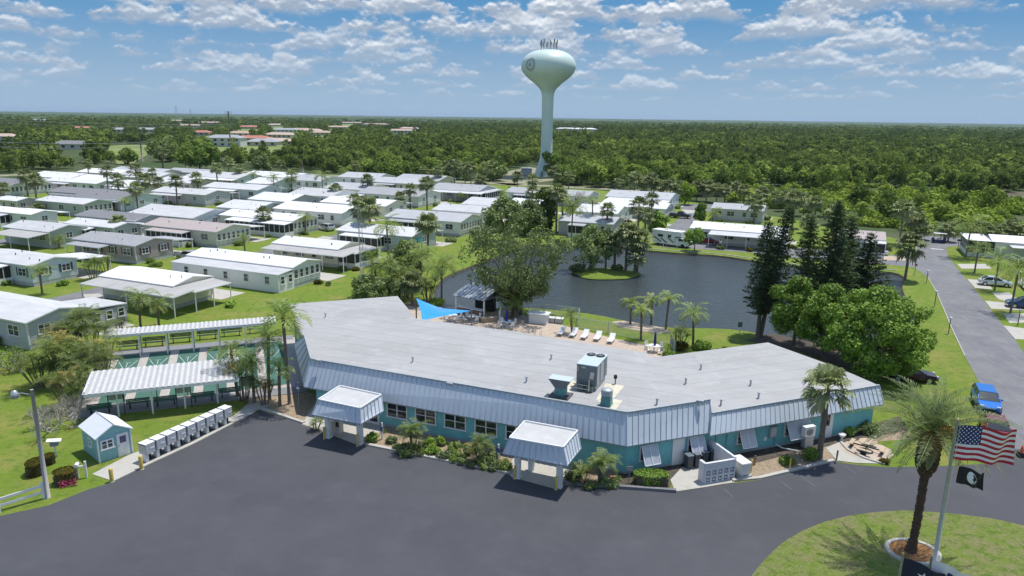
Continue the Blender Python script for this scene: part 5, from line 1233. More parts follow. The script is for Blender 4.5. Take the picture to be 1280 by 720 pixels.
HOMES = [
 ('nearest grey clapboard home behind the palm thicket at the left edge', None, (31.5, 403), (113, 382), dict(wall='grey', L=17, far=(4.6, 'room', .35), endwin=2)),
 ('cream home with a tan wraparound carport behind the far shuffleboard shelter', (125, 343), (216, 357), (272, 345), dict(wall='cream', near=(3.2, 'carport', 1.0, 't'), end=(3.6, 'carport', 't'))),
 ('pale blue home with a wide bright white roof and dark shutters at the left edge', None, (38, 332), (92, 320.5), dict(wall='lblue', L=15, far=(5.5, 'carport', .45), shutters=shut_dk)),
 ('taupe home with burgundy shutters and a grey shingle roof', (90, 297.5), (168, 307), (216, 298), dict(wall='brown', roof='g', far=(4.2, 'carport', .45, 'p'), shutters=shut_red, endwin=2, nwin=4)),
 ('beige home with pinkish brown shingles and a row of end windows', (175, 280.5), (270, 289.5), (300, 280.5), dict(wall='beige', roof='b', endwin='row', nwin=4, far=(4, 'carport', .4, 'w'))),
 ('long home with a corner sun room on the lawn behind the clubhouse', (232, 318), (366, 334), (404, 324.5), dict(wall='white', near=(3.3, 'room', 1.0, 'w'), endwin='row')),
 ('home with a tan wraparound porch and dark screens left of the pond palms', (338, 303), (422, 311.5), (455, 303), dict(wall='cream', near=(3.0, 'carport', 1.0, 't'), end=(3.4, 'screen', 't'))),
 ('grey green home with cyan blinds on its gable end at the lawn by the pond', (418, 287), (515, 295.5), (548, 287), dict(wall='aqua', endwin=1, nwin=5, cyan=True)),
 ('white home with a dark screened corner room left of the willowy tree', (484, 269), (576, 277.5), (606, 270), dict(wall='white', roof='p', endwin='row', nwin=4)),
 ('white home with a row of small high windows in the middle of the park', (351, 258), (427, 266.5), (440, 258), dict(wall='white', nwin=5, endwin=1)),
 ('cream home with white double roof and a row of end windows by the silver car', (292, 265), (366, 276), (398, 270), dict(wall='cream', near=(2.8, 'screen', .8, 'w'), endwin='row')),
 ('pale blue home with a broad white roof behind the beige home', (168, 264), (240, 272.5), (284, 263), dict(wall='lblue', endwin=3)),
 ('sage green home with bright white roof and black screened end porch', (50, 249), (104, 255), (143, 251), dict(wall='sage', endwin='row', nwin=3)),
 ('grey roofed home just behind the sage green home', (62, 238), (123, 243.5), (140, 238), dict(wall='lblue', roof='d')),
 ('powder blue home with a tall plain gable between the palms', (105, 243), (150, 250), (207, 242), dict(wall='lblue', roof='d', endwin=3)),
 ('lavender grey home with three small windows beside a grass strip', (203, 237), (256, 243.5), (278, 239), dict(wall='lav', nwin=3, endwin=1, far=(3.5, 'carport', .5))),
 ('pale blue home with a white roof left of the tall palm row', (265, 231.5), (322, 237.5), (337, 233), dict(wall='lblue', endwin=2)),
 ('white home with a stepped double roof near the far street', (255, 217), (297, 223), (321, 218), dict(wall='lblue', near=(3, 'carport', 1.0, 'w'), endwin=3)),
 ('grey home with a low gable left of the white carport', (310, 248), (360, 252), (392, 244), dict(wall='grey', roof='w', endwin=3)),
 ('sage home with a white roof below the low grey gable', (284, 256), (319, 262), (357, 255), dict(wall='sage', endwin=2)),
 ('white home with a dark open end behind the rounded palm', (365, 241), (413, 245.5), (450, 240), dict(wall='white', end=(3, 'screen', 'w'))),
 ('long cream home with a white roof right of the small round palm', (403, 251), (482, 257.5), (497, 251.5), dict(wall='cream', endwin=2, nwin=5)),
 ('grey roofed home with a pale gable in the middle row', (413, 233), (456, 237.5), (480, 232.5), dict(wall='cream', roof='p', endwin=2)),
 ('white home with dark windows between the two tall round palms', (452, 239.5), (523, 245.5), (543, 239), dict(wall='white', roof='p', nwin=5, endwin=2)),
 ('grey home with a mottled roof at the back of the middle row', (468, 226), (523, 230), (537, 226), dict(wall='beige', roof='p')),
 ('home with a pale grey roof and black screened corner near the golden shrubs', (544, 234), (598, 239), (603, 231.5), dict(wall='grey', roof='p', near=(3, 'carport', .9, 'w'), end=(2.5, 'screen', 'p'))),
 ('white roofed home right of the golden shrubs', (578, 254), (614, 257), (640, 251), dict(wall='white')),
 ('white home behind the dark screened room', (541, 261), (604, 266), (622, 260), dict(wall='white')),
 ('home with a grey porch gable at the far left edge', None, (12, 232), (36, 225), dict(wall='white', roof='d', L=16, endwin='row')),
 ('white home with a row of black windows behind the twin palms on the left', (47, 225.5), (120, 229.5), (130, 226), dict(wall='white', nwin=6)),
 ('home with a white roof and grey gable in the back row on the left', (47, 218.5), (86, 223), (101, 218), dict(wall='grey', roof='w')),
 ('home with a small white roof right of the grey back row gable', (103, 221), (139, 226), (150, 221.5), dict(wall='aqua')),
 ('tan home with a white double roof at the left edge below the grey porch', None, (20, 251), (40, 247), dict(wall='tan', L=14)),
 ('home with a curved looking white carport roof at the left edge', None, (38, 268), (74, 264), dict(wall='white', L=18, endwin=1)),
 ('grey green home with a tall blank gable and bright white roof on the left', (0, 283), (60, 289.5), (114, 282.5), dict(wall='sage', near=(4, 'carport', .8, 't'), endwin=1)),
 ('home with a bright white roof behind the burgundy shuttered one', (84, 277), (141, 284.5), (162, 277.5), dict(wall='sage')),
 ('home with a weathered dark grey roof beside the powder blue home', (98, 267.5), (168, 275.5), (191, 268), dict(wall='grey', roof='d')),
 ('white roofed home behind the yellow green palm on the left', (100, 214), (146, 217.5), (160, 214), dict(wall='grey')),
 ('home with a grey roof in the back row near the dirt strip', (150, 212), (196, 217), (215, 212), dict(wall='tan', roof='p')),
 ('white roofed home between the cluster of dark palms', (146, 230), (182, 235), (206, 229), dict(wall='cream')),
 ('home with a white roof behind the round brown palm', (208, 224.5), (240, 229), (256, 224.5), dict(wall='tan')),
 ('pale home with a grey roof in the back row behind the bright shrub', (213, 213), (255, 216.5), (266, 213.5), dict(wall='sage', roof='p')),
 ('long white roofed home in the back row near the road', (320, 217), (368, 222.5), (390, 219), dict(wall='white')),
 ('white home in the back row below the young banana palms', (316, 227), (338, 230), (362, 224.5), dict(wall='lblue')),
 ('white roofed home behind the big feather palm', (372, 222), (400, 226.5), (432, 222), dict(wall='white', roof='p')),
 ('pale home at the far end of the back row beside the road', (434, 219), (470, 223), (492, 219.5), dict(wall='white', roof='p')),
 ('white roofed home behind the pair of leaning palms', (160, 216.5), (200, 220.5), (208, 217), dict(wall='white')),
 ('home with white eaves left of the tower palms', (500, 222), (548, 226), (560, 222), dict(wall='tan', roof='p')),
 ('grey home with a stepped white roof behind the pond island', (706, 271.5), (767, 280), (786, 273.5), dict(wall='lav', roof='p', endwin=1, nwin=3)),
 ('blue grey home with a pale shingle roof beside the curving street', (757, 244.5), (838, 249.5), (849, 243), dict(wall='lblue', roof='p', near=(4, 'carport', .95, 'w'), endwin=3)),
 ('white porch home with dark screens in front of the blue grey home', (757, 253), (833, 261), (842, 256), dict(wall='white', endwin='row', ez=2.7)),
 ('long home with a pale roof behind the twisted bare tree', (642, 237), (735, 245.5), (745, 241), dict(wall='white', roof='p', nwin=6)),
 ('low white roofed home left of the tall grey palm trunk', (640, 253), (676, 258), (692, 252), dict(wall='cream')),
 ('white roofed home hidden behind the island palms', (722, 262), (772, 267), (800, 261), dict(wall='white')),
 ('white home with dark screens and a carport beside the red car', (868, 280), (985, 293), (998, 275), dict(wall='white', W=8.5, near=(3.6, 'carport', .78, 'w'))),
 ('home with a pale hipped porch roof at the bend of the street', (894, 256), (955, 263.5), (962, 250), dict(wall='lav', roof='p', W=9, endwin=2)),
 ('home with a taupe roof and white porch behind the dark pines', (1045, 292), (1108, 300), (1118, 284), dict(wall='white', roof='b', near=(2.2, 'screen', .4, 'w'), W=9)),
]
for lab, A, B, C, kw in HOMES: home(lab, A, B, C, **kw)
def right_home():
    b = G(1208, 320); t = thing('mobile_home', 'white home with tall black screens at the right edge of the street', 'mobile home', (b.x, b.y, 0), TH)
    W = 9; L = 17
    mb = MB(); mb.prism([(4.2, 0), (L, 0), (L, W), (4.2, W)], 0, 3.0, WM['white']); mb.build('wall', t)
    mb = MB(); mb.prism([(0, 0), (4.2, 0), (4.2, W), (0, W)], 0, .8, white); mb.prism([(.05, .05), (4.15, .05), (4.15, W - .05), (.05, W - .05)], .8, 2.9, darkscreen); r_ = mb.build('sun_room', t)
    mb = MB()
    for k in range(4): mb.box((4.2 * k / 3, 0, 1.5), (.1, .1, 3.0), white)
    for k in range(6): mb.box((0, W * k / 5, 1.5), (.1, .1, 3.0), white)
    for z in (1.7, 2.95): mb.box((2.1, 0, z), (4.2, .08, .08), white); mb.box((0, W / 2, z), (.08, W, .08), white)
    mb.build('screen_frame', r_)
    mb = MB(); f = [(-.3, -.3, 3.0), (L, -.3, 3.0), (L, W / 2, 3.8), (3.2, W / 2, 3.8)]
    mb.face([(3.6, -.3, 3.05), (L, -.3, 3.05), (L, W / 2, 3.75), (3.6, W / 2, 3.75)], whiteroof); mb.face([(3.6, W / 2, 3.75), (L, W / 2, 3.75), (L, W + .3, 3.05), (3.6, W + .3, 3.05)], whiteroof)
    mb.face([(4.2, 0, 3), (4.2, W / 2, 3.7), (4.2, W, 3)][::-1], WM['white'])
    mb.box((1.9, W / 2, 3.0), (4.4, W + .5, .1), whiteroof); mb.build('roof', t)
    mb = MB(); mb.box((L / 2 + 3.2, -1.9, 2.6), (L - 6, 3.6, .1), whiteroof); mb.build('carport_roof', t)
    for k in range(4):
        mb = MB(); mb.box((4.6 + k * 4, -3.5, 1.28), (.1, .1, 2.55), white); mb.build('post', t)
right_home()
# ================================================================== WATER TOWER
def tower():
    g = G(682.5, 220); t = thing('water_tower', 'pale green single pedestal water tower with a round seal and antennas on top', 'water tower', (g.x, g.y, 0))
    d = math.hypot(g.x, g.y)
    def hh(y): return height_at(g, y)
    def rr(px, y): return px / 2 * (Vector((g.x, g.y, hh(y) - CAMH)).dot(_f)) / FPX
    tw = mat('pale_green_tank', (.60, .72, .66), .45, var=.05, scale=.12)
    prof_px = [(222, 30), (213, 26), (205, 21), (198, 16.5), (190, 14.5), (170, 14), (140, 14.2), (122, 14.6), (117, 15.6), (113.5, 18), (110, 23), (105, 33), (100, 45.5), (96, 55), (91, 63.5), (86, 68), (82, 68.6), (77, 66.5), (72, 61), (68, 52), (65, 41), (63, 27), (62, 14), (61.6, .1)]
    pr = [(rr(w, y), hh(y)) for y, w in prof_px]
    mb = MB(); stem = [p for p in pr[:9]]; mb.lathe(stem, tw, 40); mb.build('pedestal', t)
    mb = MB(); mb.lathe(pr[8:], tw, 56); mb.build('tank', t)
    # seal: wreath ring, plain disc and pale centre bars lying on the tank wall
    az = math.atan2(-g.y, -g.x) - .72; zc = hh(82.5); R0 = rr(69, 82); rs = 2.55
    cx = Vector((math.cos(az), math.sin(az), 0)); tx = Vector((-math.sin(az), math.cos(az), 0)); up = Vector((0, 0, 1))
    def on(a, b):
        # a along tangent, b up: follow the curved shell
        th = a / R0; z = zc + b
        # radius at height
        ra = R0
        for i in range(len(pr) - 1):
            if pr[i][1] <= z <= pr[i + 1][1]: ra = pr[i][0] + (pr[i + 1][0] - pr[i][0]) * (z - pr[i][1]) / (pr[i + 1][1] - pr[i][1])
        return Vector((math.cos(az + th) * (ra + .06), math.sin(az + th) * (ra + .06), z))
    seal = mat('seal_grey', (.16, .20, .20), .6); sealp = mat('seal_pale', (.42, .52, .50), .6)
    mb = MB(); N = 40
    def ringq(r0, r1, m, k0=0, k1=N, dz=0):
        for k in range(k0, k1):
            a0, a1 = 2 * math.pi * k / N, 2 * math.pi * (k + 1) / N
            q = [on(r0 * math.cos(a0), r0 * math.sin(a0)), on(r1 * math.cos(a0), r1 * math.sin(a0)), on(r1 * math.cos(a1), r1 * math.sin(a1)), on(r0 * math.cos(a1), r0 * math.sin(a1))]
            mb.face([p * (1 + dz) for p in q], m)
    ringq(rs * .93, rs, seal); ringq(rs * .60, rs * .66, seal)
    for k in range(0, N, 2): ringq(rs * .72, rs * .86, seal, k, k + 1)
    mb2 = mb
    for (a, b, w, h) in ((-.35, .2, .9, .25), (.3, .45, .6, .3), (-.1, -.4, 1.5, .22), (.35, -.05, .5, .6), (-.6, -.1, .3, .5), (.05, -.75, .9, .15), (.0, .85, .7, .2)):
        mb.face([on(a - w / 2, b - h / 2), on(a + w / 2, b - h / 2), on(a + w / 2, b + h / 2), on(a - w / 2, b + h / 2)], seal)
    mb.build('seal', t)
    top = hh(61.8); mb = MB()
    mb.lathe([(3.6, 0), (3.6, .15), (3.4, .15)], galv, 24, (0, 0, top - .35))
    for k in range(14):
        a = k * .449; r_ = 3.3; hgt = 2.6 + 1.4 * (k % 3 == 0); x, y = r_ * math.cos(a), r_ * math.sin(a)
        mb.box((x, y, top + hgt / 2), (.13, .13, hgt), woodgrey); mb.box((x, y, top + hgt * .75), (.5, .35, 1.5), mat('antenna_panel', (.30, .31, .28), .6), rz=a)
    for z in (.9, 1.9):
        for k in range(14): a, b = k * .449, (k + 1) * .449; mb.tube([(3.3 * math.cos(a), 3.3 * math.sin(a), top + z), (3.3 * math.cos(b), 3.3 * math.sin(b), top + z)], .05, woodgrey, 4)
    mb.tube([(0, 0, top - .2), (0, 0, top + 4.4)], .08, woodgrey, 6); mb.build('antenna_array', t)
    mb = MB(); gate = on(0, 0); mb.box((-2, -rr(30, 222) - .02, 1.2), (1.0, .2, 2.1), mat('tower_door', (.3, .42, .40), .6)); mb.build('door', t)
tower()
g = G(658, 219); t = thing('equipment_shed', 'small grey equipment hut at the foot of the water tower', 'hut', (g.x, g.y, 0)); mb = MB(); mb.box((0, 0, 1.4), (4.5, 4, 2.8), mat('hut_grey', (.42, .46, .50), .6)); mb.build('wall', t); mb = MB(); mb.box((0, 0, 2.95), (5, 4.5, .3), paleroof, taper=.8); mb.build('roof', t)
# ================================================================== FAR HOUSES
def house(label, px, py, w, d, wallc, roofc, rz=0.0, h=3.2, rh=2.2, two=False):
    g = G(px, py); t = thing('far_house', label, 'house', (g.x, g.y, 0), rz); H = h * (2 if two else 1)
    mb = MB(); mb.prism([(-w / 2, -d / 2), (w / 2, -d / 2), (w / 2, d / 2), (-w / 2, d / 2)], 0, H, wallc); mb.build('wall', t)
    mb = MB(); o_ = .7; k = d / 2 * .8; a = [(-w / 2 - o_, -d / 2 - o_, H), (w / 2 + o_, -d / 2 - o_, H), (w / 2 + o_, d / 2 + o_, H), (-w / 2 - o_, d / 2 + o_, H)]; r0, r1 = (-w / 2 + k, 0, H + rh), (w / 2 - k, 0, H + rh)
    mb.face([a[0], a[1], r1, r0], roofc); mb.face([a[1], a[2], r1], roofc); mb.face([a[2], a[3], r0, r1], roofc); mb.face([a[3], a[0], r0], roofc); mb.face([a[0], a[3], a[2], a[1]], trimw); mb.build('roof', t)
    Fs = (Vector((-w / 2, -d / 2)), Vector((1, 0)), Vector((0, -1)), 0.0)
    for i in range(int(w / 5)):
        for z in ((1.0,) if not two else (1.0, h + .9)):
            m2 = MB(); m2.box((-w / 2 + (i + .5) * w / int(w / 5), -d / 2 - .02, z + .75), (2.0, .08, 1.5), darkscreen); m2.build('window', t)
stucco = mat('cream_stucco', (.55, .50, .42), .8, var=.05); stuccow = mat('white_stucco', (.60, .60, .58), .8, var=.05)
tile_r = mat('red_clay_tiles', (.42, .17, .12), .8, var=.2, scale=1); tile_t = mat('tan_roof_tiles', (.45, .33, .26), .8, var=.15, scale=1); tile_p = mat('pink_tan_tiles', (.50, .38, .32), .8, var=.12, scale=1); roof_gr = mat('grey_house_roof', (.33, .34, .36), .8, var=.1)
FH = [('white two storey house with a grey roof right of the utility pole', 283, 183, 26, 14, stuccow, roof_gr, 0, True), ('cream house with a red tiled roof beside the white two storey house', 317, 177, 30, 16, stucco, tile_r, .1, False),
      ('house with a light orange tiled roof behind the red one', 300, 170, 24, 14, stucco, tile_t, 0, False), ('grey roofed cream house at the edge of the wood', 330, 182, 24, 15, stucco, roof_gr, 0, False), ('tan tiled house beside the grey roofed cream house', 346, 181, 26, 16, stucco, tile_p, .2, False),
      ('pinkish tiled house behind the tan tiled one', 350, 172, 30, 15, stucco, tile_p, -.1, False), ('long grey roofed house among the far trees', 358, 165, 34, 15, stuccow, roof_gr, 0, False), ('tan house right of the long grey roofed house', 376, 165, 30, 16, stucco, tile_t, .1, False),
      ('brown roofed house at the end of the far row', 391, 166, 28, 15, stucco, tile_p, -.2, False), ('small pale house above the far row', 345, 158, 30, 14, stuccow, tile_p, 0, False), ('red tiled house alone above the mown field', 103, 163, 26, 15, stucco, tile_r, .3, False),
      ('grey roofed white house behind the mown field', 185, 165, 30, 14, stuccow, roof_gr, 0, False), ('pale house left of the mown field', 148, 165, 22, 14, stuccow, roof_gr, .2, False), ('red roofed house left of the utility pole', 252, 169, 22, 14, stucco, tile_r, 0, False),
      ('pale long house in the dark trees', 237, 159, 40, 16, stuccow, tile_t, 0, False), ('cream house below the far masts', 222, 152.5, 50, 20, stuccow, tile_t, 0, False), ('orange roofed house right of the utility pole top', 312, 161, 34, 16, stucco, tile_r, 0, False),
      ('pale roofed house by the tall mast', 262, 155, 60, 20, stucco, tile_t, .1, False), ('tan roofed house far along the wood edge', 402, 169, 24, 14, stucco, tile_t, 0, False), ('white house far right of the tower in the wood', 708, 163, 40, 20, stuccow, whiteroof, 0, False),
      ('second white house far right of the tower in the wood', 731, 163.5, 46, 20, stuccow, whiteroof, 0, False), ('pale house glimpsed above the wood left of the tower', 502, 166, 40, 18, stuccow, tile_t, 0, False), ('pale house glimpsed beside the wood mast', 470, 157, 60, 20, stuccow, tile_t, 0, False),
      ('white shed roof glimpsed at the left edge of the wood', 8, 175, 20, 12, stuccow, tile_p, 0, False), ('white roofed house among trees at the upper left', 50, 152, 60, 20, stuccow, roof_gr, 0, False), ('blue roofed barn at the left behind the trees', 92, 186, 24, 12, stuccow, darkroof, 0, False),
      ('tan house above the wood at centre', 512, 163, 34, 16, stucco, tile_p, 0, False), ('pale house at the upper centre of the wood', 440, 155, 60, 20, stuccow, tile_t, 0, False), ('cream house in the wood left of centre', 424, 161, 40, 18, stucco, tile_t, 0, False)]
for lab, px, py, w, d, wc, rc, rz, two in FH: house(lab, px, py, w, d, wc, rc, rz, two=two)
# ================================================================== POLES, MASTS, WIRES
def pole(name, label, px, py, ptop, r, arms=0, lattice=False, cat='utility pole'):
    g = G(px, py); h = height_at(g, ptop); t = thing(name, label, cat, (g.x, g.y, 0)); mb = MB()
    if lattice:
        w = r
        for k in range(3):
            a = k * 2.094; mb.tube([(w * math.cos(a), w * math.sin(a), 0), (w * math.cos(a), w * math.sin(a), h)], .03 if h < 30 else .25, galv, 4)
        n = int(h / (w * 2.6))
        for j in range(n):
            for k in range(3): a, b = k * 2.094, (k + 1) * 2.094; mb.tube([(w * math.cos(a), w * math.sin(a), h * j / n), (w * math.cos(b), w * math.sin(b), h * (j + 1) / n)], .018 if h < 30 else .15, galv, 3)
    else: mb.tube([(0, 0, 0), (0, 0, h)], [r * 1.3, r * .8], woodgrey, 8)
    mb.build('mast' if lattice else 'pole', t)
    for k in range(arms): mb = MB(); mb.box((0, 0, h - .5 - k * 1.2), (2.6 + r * 4, .25, .25), woodgrey, rz=.3); mb.build('crossarm', t)
    return g, h
pole('utility_pole', 'tall utility pole in front of the white two storey house', 289, 190, 139, .45, 2)
pole('utility_pole', 'pale utility pole at the left among the roadside trees', 51, 206, 176, .35, 1)
pole('utility_pole', 'thin utility pole at the edge of the mown field', 178, 202, 165, .35, 1)
pole('utility_pole', 'short concrete pole at the roadside left of centre', 378.5, 216, 201, .3)
pole('utility_pole', 'pale pole behind the back row homes near the bright palm', 233, 211, 192, .4)
pole('radio_mast', 'slender far mast on the left horizon', 221, 150, 132, 3, lattice=True, cat='mast'); pole('radio_mast', 'second slender far mast right of the first on the horizon', 239, 150, 136, 3, lattice=True, cat='mast')
pole('radio_mast', 'far mast rising from the wood left of centre', 474, 163, 140, 1.5, lattice=True, cat='mast'); pole('radio_mast', 'far mast rising from the wood left of the tower', 588, 160, 144, 1.2, lattice=True, cat='mast')
pole('radio_mast', 'far mast just left of the water tower', 664, 152, 146, 1.5, lattice=True, cat='mast'); pole('radio_mast', 'far mast right of the water tower', 722, 163, 147, 1.2, lattice=True, cat='mast'); pole('radio_mast', 'farthest right mast above the wood', 827, 156, 147, 1.5, lattice=True, cat='mast')
pole('antenna_tower', 'slim lattice antenna tower on the lawn behind the clubhouse', 453, 370, 258, .28, lattice=True, cat='antenna tower')
def wire(label, a, b, za, zb, sag):
    p, q = G(*a, za), G(*b, zb); mb = MB(); pts = []
    for i in range(17):
        f = i / 16; v = p.lerp(q, f); v.z -= sag * 4 * f * (1 - f); pts.append(v - p)
    mb.tube(pts, .07, galv, 4); o = mb.build('power_line'); o.location = p; tag(o, label, 'power line', 'power lines over the left trees')
wire('upper power line across the trees at the upper left', (-60, 146), (289, 156), 17, 17, 2); wire('second power line below the upper one', (-60, 150), (289, 158), 15, 15, 2.5)
wire('lower power line nearer the homes at the left', (-30, 176), (178, 178), 10, 10, 1); wire('lowest power line over the roadside trees', (-30, 182), (178, 183), 8.5, 8.5, 1)
# ================================================================== POOLSIDE
def pavilion():
    a, b, c = G(566, 369, 2.5), G(605, 376, 2.5), G(622, 357, 2.5); u = (b - a).normalized(); n = Vector((-u.y, u.x, 0)); L = (b - a).length; W = abs((c - b).dot(n)) * .95
    t = thing('poolside_pavilion', 'open pavilion with a shiny patched metal roof by the pond', 'pavilion', (a.x, a.y, 0), math.atan2(u.y, u.x))
    sm = mat('patched_metal_roof', (.60, .62, .65), .35, metal=.3, col2=(.36, .40, .45), scale=1.4)
    mb = MB(); r = 1.0
    mb.face([(0, 0, 2.5), (L, 0, 2.5), (L, W / 2, 2.5 + r), (0, W / 2, 2.5 + r)], sm); mb.face([(0, W / 2, 2.5 + r), (L, W / 2, 2.5 + r), (L, W, 2.5), (0, W, 2.5)], sm)
    for k in range(10): mb.box((L * k / 9, W / 4, 2.53 + r / 2), (.05, math.hypot(W / 2, r), .05), galv, rx=math.atan2(r, W / 2))
    mb.face([(0, 0, 2.43), (0, W, 2.43), (L, W, 2.43), (L, 0, 2.43)], trimw); mb.build('roof', t)
    for x, y in ((.3, .3), (L - .2, .3), (L - .2, W - .3), (.3, W - .3)): mb = MB(); mb.box((x, y, 1.22), (.16, .16, 2.44), white); mb.build('post', t)
    mb = MB(); mb.box((L / 2, .5, .55), (L - 1, .5, 1.1), brick); mb.box((L / 2, .5, 1.13), (L - .8, .8, .07), white); mb.build('bar_counter', t); mb = MB(); mb.box((L * .4, W * .6, 1.0), (L * .6, .6, 2.0), black); mb.build('back_cabinet', t)
pavilion()
def sail():
    P = [G(520, 373, 4.2), G(589.5, 388.5, 2.4), G(527, 401, 3.4)]; c = sum(P, Vector()) / 3; t = thing('shade_sail', 'bright blue triangular shade sail stretched behind the clubhouse', 'shade sail', (c.x, c.y, 0))
    mb = MB(); N = 10; cv = mat('blue_canvas', (.02, .30, .75), .6, var=.08, scale=.5)
    def pt(i, j):
        a, b = i / N, j / N; w = (1 - a - b, a, b); p = P[0] * w[0] + P[1] * w[1] + P[2] * w[2]
        e = w[0] * w[1] * w[2] * 27; cc = c + Vector((0, 0, -.3)); k = w[0] * w[1] * 1.7 + (w[1] * w[2] + w[0] * w[2]) * .35
        p = p.lerp(cc, k); p.z -= .35 * e; return p - Vector((c.x, c.y, 0))
    for i in range(N):
        for j in range(N - i):
            mb.face([pt(i, j), pt(i + 1, j), pt(i, j + 1)], cv, True)
            if i + j < N - 1: mb.face([pt(i + 1, j), pt(i + 1, j + 1), pt(i, j + 1)], cv, True)
    mb.build('canvas', t)
    for k, q in enumerate(P):
        mb = MB(); mb.tube([(q.x - c.x, q.y - c.y, 0), (q.x - c.x, q.y - c.y, q.z + .15)], .08, woodgrey, 8); mb.build('post', t)
sail()
def umb(label, px, py, ptop, col):
    g = G(px, py); h = height_at(g, ptop); t = thing('closed_umbrella', label, 'umbrella', (g.x, g.y, 0)); mb = MB(); mb.tube([(0, 0, 0), (0, 0, h)], .025, white, 6); mb.build('pole', t); mb = MB(); mb.lathe([(.02, h), (.09, h - .1), (.13, h - .6), (.17, h - 1.2), (.1, h - 1.45), (.001, h - 1.45)], col, 10); mb.build('canopy', t)
blue = mat('royal_blue_canvas', (.02, .03, .20), .8, var=.1)
umb('closed blue umbrella over the patio table left of the pool palms', 633, 409, 387, blue); umb('closed navy umbrella over the table by the right roof corner', 818, 440, 415, blue)
def table(label, px, py, n=4):
    g = G(px, py); t = thing('patio_table', label, 'table', (g.x, g.y, 0)); mb = MB(); mb.tube([(0, 0, .7), (0, 0, .74)], .6, white, 16); mb.build('tabletop', t); mb = MB(); mb.tube([(0, 0, 0), (0, 0, .7)], .05, white, 8); mb.lathe([(.3, 0), (.3, .03), (.05, .06)], white, 12); mb.build('pedestal', t)
    return g
def chair(label, g, a, proto=[None]):
    loc = (g.x + .95 * math.cos(a), g.y + .95 * math.sin(a), 0); rz = a - math.pi / 2
    if proto[0]: return copy_thing(proto[0], loc, rz, label)
    t = proto[0] = thing('patio_chair', label, 'chair', loc, rz, 'white chairs round the patio tables'); mb = MB(); mb.box((0, 0, .43), (.45, .42, .04), white); mb.build('seat', t); mb = MB(); mb.box((0, .2, .68), (.45, .04, .5), white, rx=-.15); mb.build('backrest', t)
    for x in (-.2, .2):
        for y in (-.18, .18): mb = MB(); mb.box((x, y, .21), (.03, .03, .42), white); mb.build('leg', t)
for lab, x, y in (('round white table left of the sail post', 566, 401), ('round white table right of the sail post', 590, 402), ('round white table under the closed blue umbrella', 634, 409), ('round white table under the closed navy umbrella', 817, 440)):
    g = table(lab, x, y)
    for k in range(4): chair('white plastic chair drawn up to the ' + lab, g, .6 + k * 1.57)
def lounger(label, px, py, proto=[None]):
    g = G(px, py); rz = -.35
    if proto[0]: return copy_thing(proto[0], (g.x, g.y, 0), rz, label)
    t = proto[0] = thing('sun_lounger', label, 'sun lounger', (g.x, g.y, 0), rz, 'white loungers along the pool fence'); mb = MB(); mb.box((0, -.35, .35), (.62, 1.3, .06), white); mb.build('seat', t); mb = MB(); mb.box((0, .55, .55), (.62, .75, .06), white, rx=.65); mb.build('backrest', t)
    for x in (-.28, .28):
        for y in (-.9, .3): mb = MB(); mb.box((x, y, .17), (.04, .04, .34), white); mb.build('leg', t)
for i, (x, y) in enumerate(((702, 418), (717, 420), (731, 422.5), (747, 424.5), (764, 427.5))): lounger('white sun lounger by the pool fence, %s from the left' % ords[i], x, y)
def rail_run(name, label, px, h, gap=.13, m=None, posts=2.4):
    P = gp(*px); t = thing(name, label, 'fence', (P[0].x, P[0].y, 0)); m = m or white
    for i in range(len(P) - 1):
        a, b = P[i] - P[0], P[i + 1] - P[0]; d = b - a; L = d.length; rz = math.atan2(d.y, d.x); mid = (a + b) / 2; mb = MB()
        for z in (.12, h): mb.box((mid.x, mid.y, z), (L, .04, .05), m, rz=rz)
        k = int(L / gap)
        for j in range(k): q = a + d * ((j + .5) / k); mb.box((q.x, q.y, h / 2 + .05), (.022, .022, h - .05), m, rz=rz)
        for j in range(int(L / posts) + 1): q = a + d * (j / max(1, int(L / posts))); mb.box((q.x, q.y, h / 2 + .05), (.07, .07, h + .1), m, rz=rz)
        mb.build('rail_panel', t)
fencem = mat('pool_fence_metal', (.52, .54, .54), .5, var=.1)
rail_run('pool_fence', 'pale metal pool fence running along the deck in front of the pond', [(722, 410), (760, 417), (800, 425), (838, 430), (843, 442)], 1.3, m=fencem)
rail_run('pool_fence', 'pale metal fence behind the spa at the pond edge', [(660, 397), (680, 393), (724, 398), (722, 410)], 1.3, m=fencem)
rail_run('pool_fence', 'short white picket gate panel left of the spa', [(624, 404), (626, 398), (645, 392)], 1.5, m=white)
